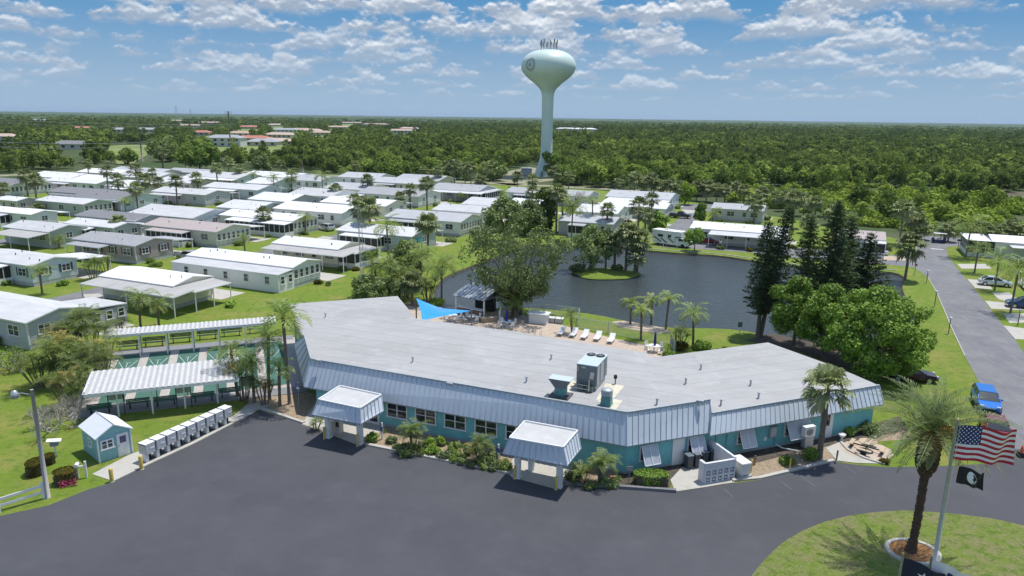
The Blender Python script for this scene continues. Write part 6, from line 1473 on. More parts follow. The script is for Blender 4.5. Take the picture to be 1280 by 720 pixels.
def spa():
    g = G(672, 405); t = thing('covered_grill_cabinet', 'large white covered cabinet beside the pool gate', 'cabinet', (g.x, g.y, 0), -.35); mb = MB(); mb.box((0, .6, .6), (2.2, 1.3, 1.2), trimw); mb.build('body', t); mb = MB(); mb.box((0, .6, 1.23), (2.5, 1.6, .08), white); mb.build('cover', t)
    for lab, x, y in (('low white pump box left of the pair by the spa', 689, 403), ('low white pump box right of the pair by the spa', 699, 404)):
        g = G(x, y); t = thing('pump_box', lab, 'box', (g.x, g.y, 0), -.35); mb = MB(); mb.box((0, 0, .3), (.9, .6, .6), galv); mb.build('body', t); mb = MB(); mb.box((0, 0, .63), (1.1, .8, .07), white); mb.build('lid', t)
    g = G(611, 402); t = thing('stone_planter', 'low tan stone block beside the pavilion', 'planter', (g.x, g.y, 0), .35); mb = MB(); mb.box((0, 0, .25), (2.0, .7, .5), mat('tan_stone', (.45, .33, .22), .9, var=.15)); mb.build('body', t); mb = MB(); mb.box((0, 0, .53), (2.1, .8, .06), M_paver); mb.build('rim', t)
    g = G(672, 421); t = thing('pool_ladder', 'curved chrome pool ladder rails at the deck edge', 'ladder', (g.x, g.y, 0), -.35)
    for q in (-.35, .35): mb = MB(); mb.tube([(q, -.3, 0), (q, -.25, .6), (q, 0, .85), (q, .25, .6), (q, .3, 0)], .03, alum, 8); mb.build('handrail', t)
spa()
# ================================================================== VEHICLES
def car(name, label, px, py, rz, paint, L=4.5, Wd=1.8, H=1.45, kind='suv', cat='car', loc=None):
    g = G(px, py) if loc is None else loc; t = thing(name, label, cat, (g.x, g.y, 0), rz); pm = mat(paint[0], paint[1], .28, metal=.3, var=.0, coat=.6)
    hb = H * .56
    # body shell: cross sections along x
    if kind == 'sedan': prof = [(-.5, .32, .50, .86), (-.485, .22, .60, .93), (-.36, .2, .66, .98), (-.2, .2, .66, 1.0), (.15, .2, .65, 1.0), (.3, .2, .60, .98), (.44, .22, .53, .92), (.5, .32, .44, .8)]; cab = [(-.40, .66), (-.24, 1.0), (.06, 1.0), (.24, .64)]
    elif kind == 'pickup': prof = [(-.5, .35, .66, .94), (-.48, .28, .7, .98), (-.2, .25, .7, 1.0), (.15, .25, .68, 1.0), (.3, .25, .64, .98), (.46, .27, .60, .94), (.5, .35, .5, .85)]; cab = [(-.12, .69), (-.08, 1.0), (.12, 1.0), (.24, .66)]
    else: prof = [(-.5, .32, .58, .86), (-.48, .2, .68, .95), (-.3, .19, .68, 1.0), (0, .19, .67, 1.0), (.2, .19, .66, 1.0), (.34, .2, .62, .97), (.46, .22, .55, .9), (.5, .32, .46, .8)]; cab = [(-.47, .67), (-.40, 1.0), (.08, 1.0), (.27, .65)]
    mb = MB(); rings = []
    for x, z0, z1, w in prof:
        hw = Wd / 2 * w; zb, zt = z0 * H, z1 * H; rings.append([(x * L, -hw * .94, zb), (x * L, -hw, zb + (zt - zb) * .45), (x * L, -hw * .93, zt), (x * L, hw * .93, zt), (x * L, hw, zb + (zt - zb) * .45), (x * L, hw * .94, zb)])
    for i in range(len(rings) - 1):
        for k in range(6):
            l = (k + 1) % 6; mb.face([rings[i][k], rings[i + 1][k], rings[i + 1][l], rings[i][l]][::-1], pm, True)
    mb.face(rings[0], pm); mb.face(rings[-1][::-1], pm); b = mb.build('body', t)
    mb = MB(); ww = Wd / 2 * .9; wt_ = Wd / 2 * .72
    (x0, z0), (x1, z1), (x2, z2), (x3, z3) = cab; B_ = [(x0 * L, -ww, z0 * H), (x3 * L, -ww, z3 * H), (x3 * L, ww, z3 * H), (x0 * L, ww, z0 * H)]; T_ = [(x1 * L, -wt_, z1 * H - .05), (x2 * L, -wt_, z2 * H - .05), (x2 * L, wt_, z2 * H - .05), (x1 * L, wt_, z1 * H - .05)]
    for k in range(4): l = (k + 1) % 4; mb.face([B_[k], B_[l], T_[l], T_[k]], glass)
    mb.build('windows', t)
    mb = MB(); mb.prism([(p[0], p[1]) for p in T_], H - .06, H - .01, pm)
    for k in range(4): mb.tube([B_[k], T_[k]], .045, pm, 5)
    for s in (-1, 1): xm = (x1 + x2) / 2 * L; mb.tube([(xm, s * ww, z0 * H), (xm, s * wt_, H - .05)], .04, pm, 5)
    mb.build('roof', t)
    for x in (-.31, .31):
        for s in (-1, 1):
            mb = MB(); mb.tube([(x * L, s * (Wd / 2 - .2), .33), (x * L, s * (Wd / 2 + .01), .33)], .34, black, 18); w_ = mb.build('wheel', t); m2 = MB(); m2.tube([(x * L, s * (Wd / 2), .33), (x * L, s * (Wd / 2 + .02), .33)], .2, alum, 12); m2.build('rim', w_)
    for s in (-1, 1):
        mb = MB(); mb.box((.475 * L, s * Wd * .33, .5 * H), (.14, .32, .13), mat('headlight_glass', (.75, .78, .8), .1)); mb.build('headlight', t)
        mb = MB(); mb.box((-.488 * L, s * Wd * .38, .52 * H), (.08, .2, .22), mat('tail_lamp', (.35, .02, .02), .2)); mb.build('tail_light', t)
        mb = MB(); mb.box((.17 * L, s * (Wd / 2 + .06), .68 * H), (.12, .18, .12), pm); mb.build('mirror', t)
    mb = MB(); mb.box((.495 * L, 0, .33 * H), (.05, Wd * .5, .12), black); mb.box((.5 * L, 0, .2 * H), (.03, Wd * .75, .1), black); mb.build('grille', t)
    return t
RD = R(66)
car('parked_car', 'bright blue hatchback parked nose towards us on the street verge', 1231, 508, RD + math.pi, ('bright_blue_paint', (.02, .18, .60)), 4.4, 1.85, 1.5)
car('parked_car', 'dark red car parked behind the flag, in front of the blue hatchback', 1243, 545, RD + math.pi, ('dark_red_paint', (.25, .02, .03)), 4.5, 1.8, 1.45, 'sedan')
car('parked_car', 'maroon car parked by the pond street beside the white screened home', 884, 304.5, TH, ('maroon_paint', (.25, .01, .03)), 4.8, 1.85, 1.5)
car('parked_car', 'silver car under the carport of the taupe home', 236, 324, TH + math.pi, ('silver_paint', (.50, .47, .48)), 4.5, 1.8, 1.5)
car('parked_car', 'silver car on the drive in the middle of the park', 407, 288, RD + 1.3, ('pale_silver_paint', (.55, .57, .58)), 4.5, 1.8, 1.55)
car('parked_car', 'dark pickup on the drive by the bend of the street', 850, 272.5, TH, ('charcoal_paint', (.04, .045, .05)), 5.2, 1.9, 1.7, 'pickup')
car('parked_car', 'navy car half out of frame at the right edge beside the white tarp', 1282, 385, TH + math.pi, ('navy_paint', (.02, .05, .18)), 4.6, 1.8, 1.5)
car('parked_car', 'white car on the driveway between the two right hand palms', 1243, 357, TH, ('white_car_paint', (.7, .7, .7)), 4.4, 1.8, 1.4, 'sedan')
car('parked_car', 'white car behind the dark pines beside the taupe roofed home', 1093, 318, TH, ('pearl_paint', (.65, .65, .63)), 4.5, 1.8, 1.45, 'sedan')
car('parked_car', 'dark car parked in the shade under the large green tree', 1138, 475, TH + .2, ('black_cherry_paint', (.05, .015, .02)), 4.4, 1.75, 1.4, 'sedan')
def motorhome():
    a = G(825, 305); b = G(853, 309); u = (b - a).normalized(); t = thing('motorhome', 'white motorhome with dark swoosh stripes parked by the pond fence', 'motorhome', ((a.x + b.x) / 2, (a.y + b.y) / 2, 0), math.atan2(u.y, u.x))
    dk = mat('dark_swoosh', (.06, .06, .08), .4); mb = MB(); mb.box((-1.2, 0, 1.75), (5.0, 2.35, 2.5), white); mb.box((1.9, 0, 2.55), (1.3, 2.3, .95), white, taper=.92); mb.build('body', t, .08)
    mb = MB(); mb.box((2.3, 0, 1.1), (2.2, 2.0, 1.3), white, taper=.92); mb.box((3.6, 0, .85), (1.0, 1.95, .75), white, taper=.92); mb.build('cab', t, .06)
    mb = MB(); mb.box((3.18, 0, 1.55), (.5, 1.75, .65), glass, ry=-.6); mb.box((2.5, 0, 1.5), (.9, 2.03, .45), glass); mb.build('windscreen', t)
    mb = MB()
    for x, z, w, r_ in ((-2.4, 1.2, 1.8, .5), (-.9, 1.0, 1.8, .55), (.5, 1.3, 1.5, .6)): mb.box((x, -1.19, z), (w, .03, .22), dk, ry=r_)
    mb.box((-1.8, -1.19, 1.95), (1.1, .03, .5), glass); mb.box((.2, -1.19, 2.0), (.7, .03, .5), glass); mb.build('stripe', t)
    for x in (-2.2, 3.0):
        for s in (-1, 1): mb = MB(); mb.tube([(x, s * .85, .38), (x, s * 1.12, .38)], .38, black, 16); mb.build('wheel', t)
    mb = MB(); mb.box((-1, 0, 3.08), (.9, .7, .18), trimw); mb.build('roof_unit', t)
    mb = MB(); mb.box((4.13, 0, .75), (.06, 1.3, .35), darkscreen); mb.build('grille', t)
motorhome()
def golf_cart():
    g = G(1173, 303.5); t = thing('golf_cart', 'dark blue golf cart crossing the junction with a white roof', 'golf cart', (g.x, g.y, 0), TH + math.pi); nb = mat('navy_cart', (.02, .03, .12), .4)
    mb = MB(); mb.box((0, 0, .45), (2.6, 1.15, .35), nb); mb.box((1.05, 0, .75), (.5, 1.1, .5), nb, taper=.8); mb.box((-1.0, 0, .8), (.5, 1.1, .5), nb); mb.build('body', t, .05)
    mb = MB(); mb.box((0, 0, .78), (.6, 1.0, .3), mat('cart_seat', (.5, .48, .42), .7)); mb.box((-.35, 0, 1.1), (.12, 1.0, .5), MATS['cart_seat']); mb.build('seat', t)
    mb = MB(); mb.box((-.1, 0, 1.95), (2.3, 1.2, .08), white); mb.build('canopy', t)
    for x in (-1.05, .9):
        for y in (-.5, .5): mb = MB(); mb.box((x, y, 1.35), (.04, .04, 1.2), black); mb.build('post', t)
    for x in (-.9, .95):
        for y in (-.52, .52): mb = MB(); mb.tube([(x, y - .08, .24), (x, y + .08, .24)], .24, black, 14); mb.build('wheel', t)
golf_cart()
def person(label, px, py, shirt, rz=0):
    g = G(px, py); t = thing('person', label, 'person', (g.x, g.y, 0), rz)
    sk = mat('skin', (.45, .28, .2), .6)
    V_ = [(0, 0, .95), (0, 0, 1.15), (0, 0, 1.38), (0, .0, 1.5), (0, .03, 1.6), (0, .03, 1.7), (-.19, 0, 1.4), (-.27, .02, 1.13), (-.25, .14, .9), (.19, 0, 1.4), (.27, -.02, 1.13), (.25, .1, .9), (-.1, .05, .9), (-.12, .12, .5), (-.12, .05, .08), (-.12, .18, .03), (.1, -.05, .9), (.12, -.05, .5), (.12, -.22, .1), (.12, -.1, .04)]
    E_ = [(0, 1), (1, 2), (2, 3), (3, 4), (4, 5), (2, 6), (6, 7), (7, 8), (2, 9), (9, 10), (10, 11), (0, 12), (12, 13), (13, 14), (14, 15), (0, 16), (16, 17), (17, 18), (18, 19)]
    Rr = [.14, .13, .16, .06, .09, .09, .07, .05, .035, .07, .05, .035, .1, .065, .045, .04, .1, .065, .045, .04]
    me = bpy.data.meshes.new('body'); me.from_pydata(V_, E_, []); me.materials.append(sk); o = link_mesh('body', me, t)
    bm = bmesh.new(); bm.from_mesh(me); lay = bm.verts.layers.skin.verify()
    for v, r_ in zip(bm.verts, Rr): v[lay].radius = (r_, r_); v[lay].use_root = (v.index == 0)
    bm.to_mesh(me); bm.free(); o.modifiers.new('skin', 'SKIN'); s_ = o.modifiers.new('sub', 'SUBSURF'); s_.levels = 1; s_.render_levels = 1
    mb = MB(); mb.lathe([(.15, .9), (.19, 1.0), (.17, 1.2), (.2, 1.38), (.12, 1.47), (.07, 1.49)], shirt, 14); mb.build('shirt', t)
    mb = MB(); mb.lathe([(.17, .62), (.18, .8), (.18, .97), (.1, 1.0)], mat('dark_shorts', (.04, .05, .08), .8), 14); mb.build('shorts', t)
    mb = MB(); mb.lathe([(.11, 1.66), (.115, 1.74), (.08, 1.8), (.001, 1.82)], mat('dark_hair', (.05, .035, .03), .7), 12, (0, .02, 0)); mb.build('hair', t)
person('person in a pale shirt and dark shorts walking along the pond street', 900, 311, mat('pale_shirt', (.6, .6, .62), .8), TH)
# ================================================================== STREET LAMPS, SIGNS, BOAT COVERS ON THE RIGHT
def post_lamp(label, px, py, ptop):
    g = G(px, py); h = height_at(g, ptop); t = thing('globe_lamp', label, 'street lamp', (g.x, g.y, 0), 0, 'short globe lamps along the street verge'); mb = MB(); mb.tube([(0, 0, 0), (0, 0, h - .25)], .05, mat('lamp_green', (.05, .09, .07), .5), 8); mb.build('pole', t); mb = MB(); mb.lathe([(.05, -.25), (.16, -.15), (.17, 0), (.12, .12), (.001, .17)], white, 14, (0, 0, h - .05)); mb.build('globe', t)
post_lamp('globe lamp nearest the large green tree, lowest in the photo', 1185.5, 417, 397); post_lamp('middle globe lamp of the three on the verge', 1168, 383, 364); post_lamp('globe lamp farthest up the verge near the junction', 1158, 354, 338.5)
stake('street_sign', 'small red and white sign at the junction verge', 'sign', 1143, 344, 1.9, .06, (.5, .4, 1.7), woodgrey, mat('red_plate', (.4, .06, .05), .5), .3)
stake('street_sign', 'brown sign on a post across the junction', 'sign', 1197, 313, 2.2, .08, (1.0, .35, 2.0), woodgrey, mat('brown_plate', (.25, .12, .08), .6), .2)
g = G(1290, 362); t = thing('boat_cover', 'white tarpaulin tent over a parked boat at the right edge', 'cover', (g.x, g.y, 0), RD); mb = MB(); mb.face([(-3, -1.3, .4), (3, -1.3, .4), (3, 0, 2.4), (-3, 0, 2.0)], white); mb.face([(3, 1.3, .4), (-3, 1.3, .4), (-3, 0, 2.0), (3, 0, 2.4)], white); mb.face([(-3, 1.3, .4), (-3, -1.3, .4), (-3, 0, 2.0)], white); mb.build('tarp', t); mb = MB(); mb.box((0, 0, .3), (5.5, 2.0, .5), galv); mb.build('trailer', t)
t = thing('garden_lamp_post', 'thin dark lamp post on the right hand lawn', 'lamp post', G(1272, 407)); mb = MB(); mb.tube([(0, 0, 0), (0, 0, 1.9)], .05, black, 8); mb.build('pole', t); mb = MB(); mb.box((0, 0, 1.95), (.2, .2, .28), trimw, taper=.8); mb.build('lantern', t)
# white pond rail by the motorhome
rail_run('pond_rail', 'low white rail at the pond edge below the motorhome', [(812, 308), (846, 311)], .9, gap=1.2, m=white)
# ================================================================== FLAGS
def flag_mesh(W_, H_, wave, droop, nx=26, ny=13, face_mat=None, ext=None):
    def P(u, v):
        x = u * W_; y = wave * math.sin(u * 7.5 + v * 1.3) * (u ** .7) + .25 * wave * math.sin(u * 15 + 2 * v); z = -v * H_ - droop * u ** 1.6 - .12 * wave * math.sin(u * 9 + 1)
        return Vector((x * (1 - .04 * math.sin(u * 3)), y, z))
    return P
def us_flag(t, z):
    H_, W_ = 1.8, 2.9; P = flag_mesh(W_, H_, .34, .22); red = mat('flag_red', (.45, .02, .035), .7); wh = mat('flag_white', (.8, .78, .78), .7); bl = mat('flag_blue', (.015, .022, .12), .7)
    mb = MB(); nx, ny = 30, 26
    for i in range(nx):
        for j in range(ny):
            u0, u1, v0, v1 = i / nx, (i + 1) / nx, j / ny, (j + 1) / ny
            m = red if (j // 2) % 2 == 0 else wh
            if i < 12 and j < 14: m = bl
            mb.face([P(u0, v1), P(u1, v1), P(u1, v0), P(u0, v0)], m, True)
    cl_ = mb.build('cloth', t); cl_.location = (.08, 0, z)
    mb = MB()
    for r_ in range(9):
        for c_ in range(6 if r_ % 2 == 0 else 5):
            u = .4 * ((c_ + (.5 if r_ % 2 == 0 else 1.0)) / 6.0) ; v = (r_ + .7) / 9.4 * (7 / 13)
            for sd_ in (-1, 1):
                pts = []
                for k in range(10):
                    a = k * math.pi / 5 + math.pi / 2; q = .052 if k % 2 == 0 else .022
                    p = P(u + q * math.cos(a) / W_, v - q * math.sin(a) / H_); p.y += sd_ * .006; pts.append(p)
                mb.face(pts if sd_ < 0 else pts[::-1], wh)
    s_ = mb.build('stars', cl_)
def flagpole(name, label, base, h, r, rz=0):
    t = thing(name, label, 'flagpole', (base.x, base.y, 0)); mb = MB(); mb.tube([(0, 0, 0), (0, 0, h)], [r * 1.25, r * .8], galv, 14); mb.build('pole', t)
    mb = MB(); mb.lathe([(.02, h), (.07, h + .03), (.09, h + .1), (.06, h + .17), (.001, h + .2)], mat('gilt', (.6, .5, .25), .35, metal=.6), 14); mb.build('finial', t)
    mb = MB(); mb.lathe([(r * 3, 0), (r * 3, .05), (r * 1.3, .09)], galv, 16); mb.build('base_flange', t)
    mb = MB(); mb.tube([(r + .06, 0, .9), (r + .09, 0, h - .1)], .012, white, 5); mb.build('halyard', t); return t
FB = G(1160, 747); hF = height_at(FB, 527)
flagpole('flagpole', 'tall galvanised flagpole on the entrance lawn', FB, hF, .085)
zt = height_at(FB, 530)
FT = thing('national_flag', 'stars and stripes flag flying right of the tall pole', 'flag', (FB.x, FB.y, 0), -.12); us_flag(FT, zt - .05)
BT = thing('memorial_flag', 'small black flag with a white emblem below the stars and stripes', 'flag', (FB.x, FB.y, 0), -.12)
zb = height_at(FB, 582)
P = flag_mesh(1.35, .9, .22, .4); mb = MB(); blk = mat('flag_black', (.012, .012, .014), .7)
for i in range(16):
    for j in range(8): u0, u1, v0, v1 = i / 16, (i + 1) / 16, j / 8, (j + 1) / 8; mb.face([P(u0, v1), P(u1, v1), P(u1, v0), P(u0, v0)], blk, True)
c_ = mb.build('cloth', BT); c_.location = (.42, 0, zb)
mb = MB(); fw = MATS['flag_white']
for sd_ in (-1, 1):
    def blob(cu, cv, ru, rv, m, n=16, k=1.0):
        pts = []
        for i in range(n):
            a = 2 * math.pi * i / n; p = P(cu + ru * math.cos(a), cv + rv * math.sin(a)); p.y += sd_ * .006 * k; pts.append(p)
        mb.face(pts if sd_ > 0 else pts[::-1], m)
    blob(.48, .5, .15, .33, fw); blob(.5, .52, .09, .22, blk, k=1.6); blob(.5, .42, .04, .1, fw, k=2.2); blob(.5, .66, .055, .09, fw, k=2.2)
mb.build('emblem', c_)
def low_flag(name, label, pole_px, top_z, W_, H_, base_m, emblem, rz, droop=.5):
    g = G(pole_px[0], pole_px[1], top_z); fp = thing('flagpole', label[0], 'flagpole', (g.x, g.y, 0)); mb = MB(); mb.tube([(0, 0, 0), (0, 0, top_z + .15)], .05, galv, 10); mb.build('pole', fp); mb = MB(); mb.lathe([(.02, 0), (.06, .06), (.001, .12)], MATS['gilt'], 10, (0, 0, top_z + .15)); mb.build('finial', fp)
    t = thing(name, label[1], 'flag', (g.x, g.y, 0), rz); P = flag_mesh(W_, H_, .14, droop); mb = MB()
    for i in range(16):
        for j in range(8): u0, u1, v0, v1 = i / 16, (i + 1) / 16, j / 8, (j + 1) / 8; mb.face([P(u0, v1), P(u1, v1), P(u1, v0), P(u0, v0)], base_m, True)
    c_ = mb.build('cloth', t); c_.location = (.06, 0, top_z); mb = MB()
    for sd_ in (-1, 1):
        for pts, m in emblem:
            q = [P(u, v) + Vector((0, sd_ * .008, 0)) for u, v in pts]; mb.face(q if sd_ > 0 else q[::-1], m)
    mb.build('emblem', c_)
navy = mat('flag_navy', (.012, .017, .045), .7); gold = mat('flag_gold', (.6, .45, .1), .6)
star = []
for k in range(10): a = k * math.pi / 5 + math.pi / 2; q = (.17 if k % 2 == 0 else .07); star.append((.52 + q * math.cos(a), .55 - 1.5 * q * math.sin(a)))
sq = [(.42, .3), (.62, .3), (.62, .34), (.42, .34)]
low_flag('service_flag', ('lower left flagpole at the bottom edge below the big palm', 'dark flag with a large white star below the big palm'), (1128, 697), 5.6, 1.7, 1.1, navy, [(star, MATS['flag_white'])], -.35)
emb = [([(.42, .3), (.58, .3), (.62, .5), (.5, .62), (.38, .5)], bl_ if (bl_ := MATS['flag_blue']) else None), ([(.2, .62), (.45, .72), (.43, .78), (.18, .68)], MATS['flag_red'])]
low_flag('service_flag', ('lower right flagpole at the bottom edge right of the planter', 'white flag with a small blue and red emblem at the bottom edge'), (1164, 700), 5.6, 1.6, 1.1, MATS['flag_white'], emb, -.35, .45)
# ================================================================== PALMS AND TREES OF THE PARK
# (name, label, px, py, ptop, crown radius, kind, k)
PALMS = [
 ('cabbage_palm', 'fan palm with a straight dark trunk at the front right corner of the clubhouse', 1024, 573, 487, 2.0, 'fan', 0),
 ('cabbage_palm', 'round headed palm rising behind the sage green home', 136, 246, 214, 2.3, 'fan', 1),
 ('cabbage_palm', 'brownish palm left of centre among the left homes, right of its yellow green twin', 47, 262, 226, 2.6, 'fan', 2),
 ('cabbage_palm', 'yellow green palm left of its brownish twin among the left homes', 35, 245, 220, 2.8, 'fan', 3),
 ('cabbage_palm', 'dark round palm just right of the thin round headed one', 151, 252, 226, 2.5, 'fan', 4),
 ('cabbage_palm', 'bright bushy palm at the back of the dark cluster', 172, 240, 213, 3.0, 'fan', 0),
 ('cabbage_palm', 'small headed palm standing before the powder blue gable', 172.5, 264, 236, 2.2, 'fan', 1),
 ('cabbage_palm', 'dark palm in the middle of the cluster above the powder blue home', 184, 248, 226, 2.7, 'fan', 2),
 ('cabbage_palm', 'thin palm at the back right of the dark cluster', 192, 236, 216, 2.0, 'fan', 3),
 ('cabbage_palm', 'pale palm leaning beside the powder blue gable', 200, 247, 229, 2.1, 'fan', 4),
 ('cabbage_palm', 'brown headed palm on the grass strip by the lavender grey home', 222, 258, 227, 2.5, 'fan', 0),
 ('cabbage_palm', 'round palm behind the lavender grey home', 248, 242, 223, 2.5, 'fan', 1),
 ('cabbage_palm', 'tall bright palm above the pale blue home', 273, 239, 211, 2.4, 'fan', 2),
 ('cabbage_palm', 'dark palm on the roadside verge behind the bright tall one', 286, 218, 203, 3.0, 'fan', 4),
 ('queen_palm', 'drooping feather palm above the low grey gabled home', 343, 243, 222, 2.9, 'feather', 0),
 ('cabbage_palm', 'fan palm right of the drooping feather palm', 365, 240, 220, 2.6, 'fan', 3),
 ('queen_palm', 'large golden feather palm over the middle row roofs', 404, 250, 220, 3.6, 'feather', 1),
 ('cabbage_palm', 'round grey green palm behind the home with high windows', 421, 257, 239, 2.5, 'fan', 4),
 ('cabbage_palm', 'dark round palm at the right of the golden feather palm', 459, 249, 225, 2.4, 'fan', 0),
 ('queen_palm', 'pale feather palm at the roadside behind the back row', 431, 229, 213, 3.2, 'feather', 2),
 ('cabbage_palm', 'left one of the two tall palms sharing the grey green home', 452, 298, 261, 2.9, 'fan', 1),
 ('cabbage_palm', 'right one of the two tall palms sharing the grey green home', 464, 304, 262, 3.0, 'fan', 2),
 ('cabbage_palm', 'dark palm in front of the white home with dark windows', 513, 262, 237, 2.3, 'fan', 3),
 ('cabbage_palm', 'taller palm right of the white home with dark windows', 534, 263, 230, 2.7, 'fan', 4),
 ('cabbage_palm', 'brown palm at the tower path left of the screened home', 568, 240, 208, 3.2, 'fan', 0),
 ('cabbage_palm', 'bright green palm right of the black screened corner', 600, 248, 226, 2.6, 'fan', 1),
 ('cabbage_palm', 'thick headed palm on the lawn before the dark screened corner room', 535, 319, 281, 2.7, 'fan', 2),
 ('queen_palm', 'windblown feather palm in front of the grey green home', 486, 331, 284, 3.6, 'feather', 3),
 ('queen_palm', 'small feather palm on the lawn right of the screened porch', 465, 345, 321, 2.4, 'feather', 0),
 ('coconut_palm', 'leaning feather palm at the left end of the pond', 552, 379, 334, 3.3, 'feather', 1),
 ('queen_palm', 'shaggy palm in the thicket left of the leaning one', 527, 362, 322, 3.2, 'feather', 2),
 ('cabbage_palm', 'fan palm at the back of the pond end thicket', 518, 352, 316, 2.4, 'fan', 3),
 ('queen_palm', 'low feather palm in front of the thicket near the roof', 500, 377, 347, 3.0, 'feather', 3),
 ('queen_palm', 'tall feather palm standing against the left end of the clubhouse', 362, 505, 397, 2.9, 'feather', 0),
 ('queen_palm', 'yellow green feather palm before the front shelter end', 337, 500, 425, 2.2, 'feather', 2),
 ('queen_palm', 'dark feather palm left of the yellow green one by the shelter', 297, 496, 441, 2.1, 'feather', 3),
 ('queen_palm', 'slender palm with a thin trunk in the shelter corner bed', 318, 503, 452, 1.9, 'feather', 1),
 ('queen_palm', 'small palm with arching fronds behind the parking sign', 350, 507, 462, 1.7, 'feather', 0),
 ('cabbage_palm', 'fan palm at the right foot of the willowy tree', 651, 394, 363, 2.3, 'fan', 1),
 ('queen_palm', 'bushy palm on the pool deck left of the white cabinet', 644, 400, 376, 2.2, 'feather', 2),
 ('queen_palm', 'small dark feather palm on the deck beside the loungers', 715, 417, 394, 1.5, 'feather', 0),
 ('bottle_palm', 'leftmost of the drooping bright palms in the sandy bed', 788, 405, 379, 1.9, 'droop', 0),
 ('bottle_palm', 'palm with arched fronds in front, nearest the pool fence', 801, 425, 390, 1.8, 'droop', 1),
 ('bottle_palm', 'tallest of the drooping palms, at the back of the sandy bed', 814, 405, 376, 1.8, 'droop', 0),
 ('bottle_palm', 'rightmost of the drooping bright palms in the sandy bed', 832, 412, 375, 1.9, 'droop', 1),
 ('queen_palm', 'dark curling palm at the edge of the lawn right of the sandy bed', 866, 434, 393, 2.3, 'feather', 3),
 ('cabbage_palm', 'tall grey trunked palm behind the pond left of the island', 695, 291, 241, 2.6, 'fan', 4),
 ('queen_palm', 'white trunked feather palm on the far pond lawn', 714, 303, 259, 3.6, 'feather', 1),
 ('cabbage_palm', 'small palm left of the tall grey trunk', 688, 287, 248, 1.9, 'fan', 0),
 ('cabbage_palm', 'palm just behind the white trunked feather palm', 703, 289, 246, 2.0, 'fan', 1),
 ('cabbage_palm', 'narrow tall palm in front of the stepped roof home', 740, 292, 250, 2.0, 'feather', 2),
 ('cabbage_palm', 'palm before the right corner of the stepped roof home', 758, 296, 262, 2.0, 'fan', 2),
 ('cabbage_palm', 'palm rising over the white porch home', 813, 290, 249, 2.2, 'fan', 3),
 ('cabbage_palm', 'round palm behind the motorhome', 797, 296, 258, 2.6, 'fan', 4),
 ('cabbage_palm', 'palm at the left side of the curving street', 806, 306, 270, 2.3, 'fan', 0),
 ('cabbage_palm', 'left palm of the pond island cluster', 768, 338, 305, 2.2, 'fan', 1),
 ('cabbage_palm', 'tall front palm of the pond island cluster', 782, 339, 293, 2.7, 'fan', 2),
 ('cabbage_palm', 'right palm of the pond island cluster', 796, 340, 300, 2.6, 'fan', 3),
 ('cabbage_palm', 'short shaggy palm at the right tip of the pond island', 793, 342, 322, 2.1, 'fan', 4),
 ('cabbage_palm', 'shaggy palm behind the white carport home', 942, 283, 254, 2.8, 'fan', 0),
 ('cabbage_palm', 'tall pale palm behind the dark pines', 990, 285, 250, 3.0, 'fan', 1),
 ('queen_palm', 'yellow green feather palm at the front of the white screened home', 890, 280, 266, 2.6, 'feather', 2),
 ('cabbage_palm', 'bushy palm at the junction corner before the taupe roofed home', 1131, 350, 309, 2.8, 'fan', 2),
 ('cabbage_palm', 'tall palm at the end of the street beside the scrub', 1124, 305, 263, 3.0, 'fan', 3),
 ('cabbage_palm', 'second tall palm at the street end, right of the first', 1138, 301, 273, 2.6, 'fan', 4),
 ('queen_palm', 'large windblown palm beside the right edge home', 1207, 322, 281, 4.2, 'feather', 1),
 ('queen_palm', 'small palm in a white ring before the right edge home', 1218, 341, 311, 2.5, 'feather', 0),
 ('queen_palm', 'bright feather palm on the right hand lawn, behind', 1243, 363, 324, 2.8, 'feather', 3),
 ('queen_palm', 'bright feather palm on the right hand lawn, in front by the drive', 1263, 391, 339, 3.2, 'feather', 2),
 ('cabbage_palm', 'palm in front of the carport at the left edge of the park', 50, 268, 262, 2.0, 'fan', 2),
 ('queen_palm', 'yellow palm behind the bright white gable on the left', 74, 310, 299, 2.0, 'feather', 1),
 ('queen_palm', 'palm with arching fronds beside the cream home porch', 176, 411, 372, 2.4, 'feather', 3),
 ('queen_palm', 'palm against the corner post of the cream home', 199, 410, 382, 2.1, 'feather', 0),
 ('queen_palm', 'small palm on the corner of the pale blue home', 53, 368, 339, 2.1, 'feather', 1),
 ('queen_palm', 'young palm beside the driveway of the beige home', 307, 322, 299, 1.9, 'feather', 2),
 ('cabbage_palm', 'palm in front of the right edge of the pale far roof', 205, 216, 190, 3.2, 'fan', 3),
]
for nm, lab, px, py, pt, cr, kind, k in PALMS: palm(nm, lab, px, py, pt, cr, kind, k=k, tr=.2 if kind == 'fan' else .13)
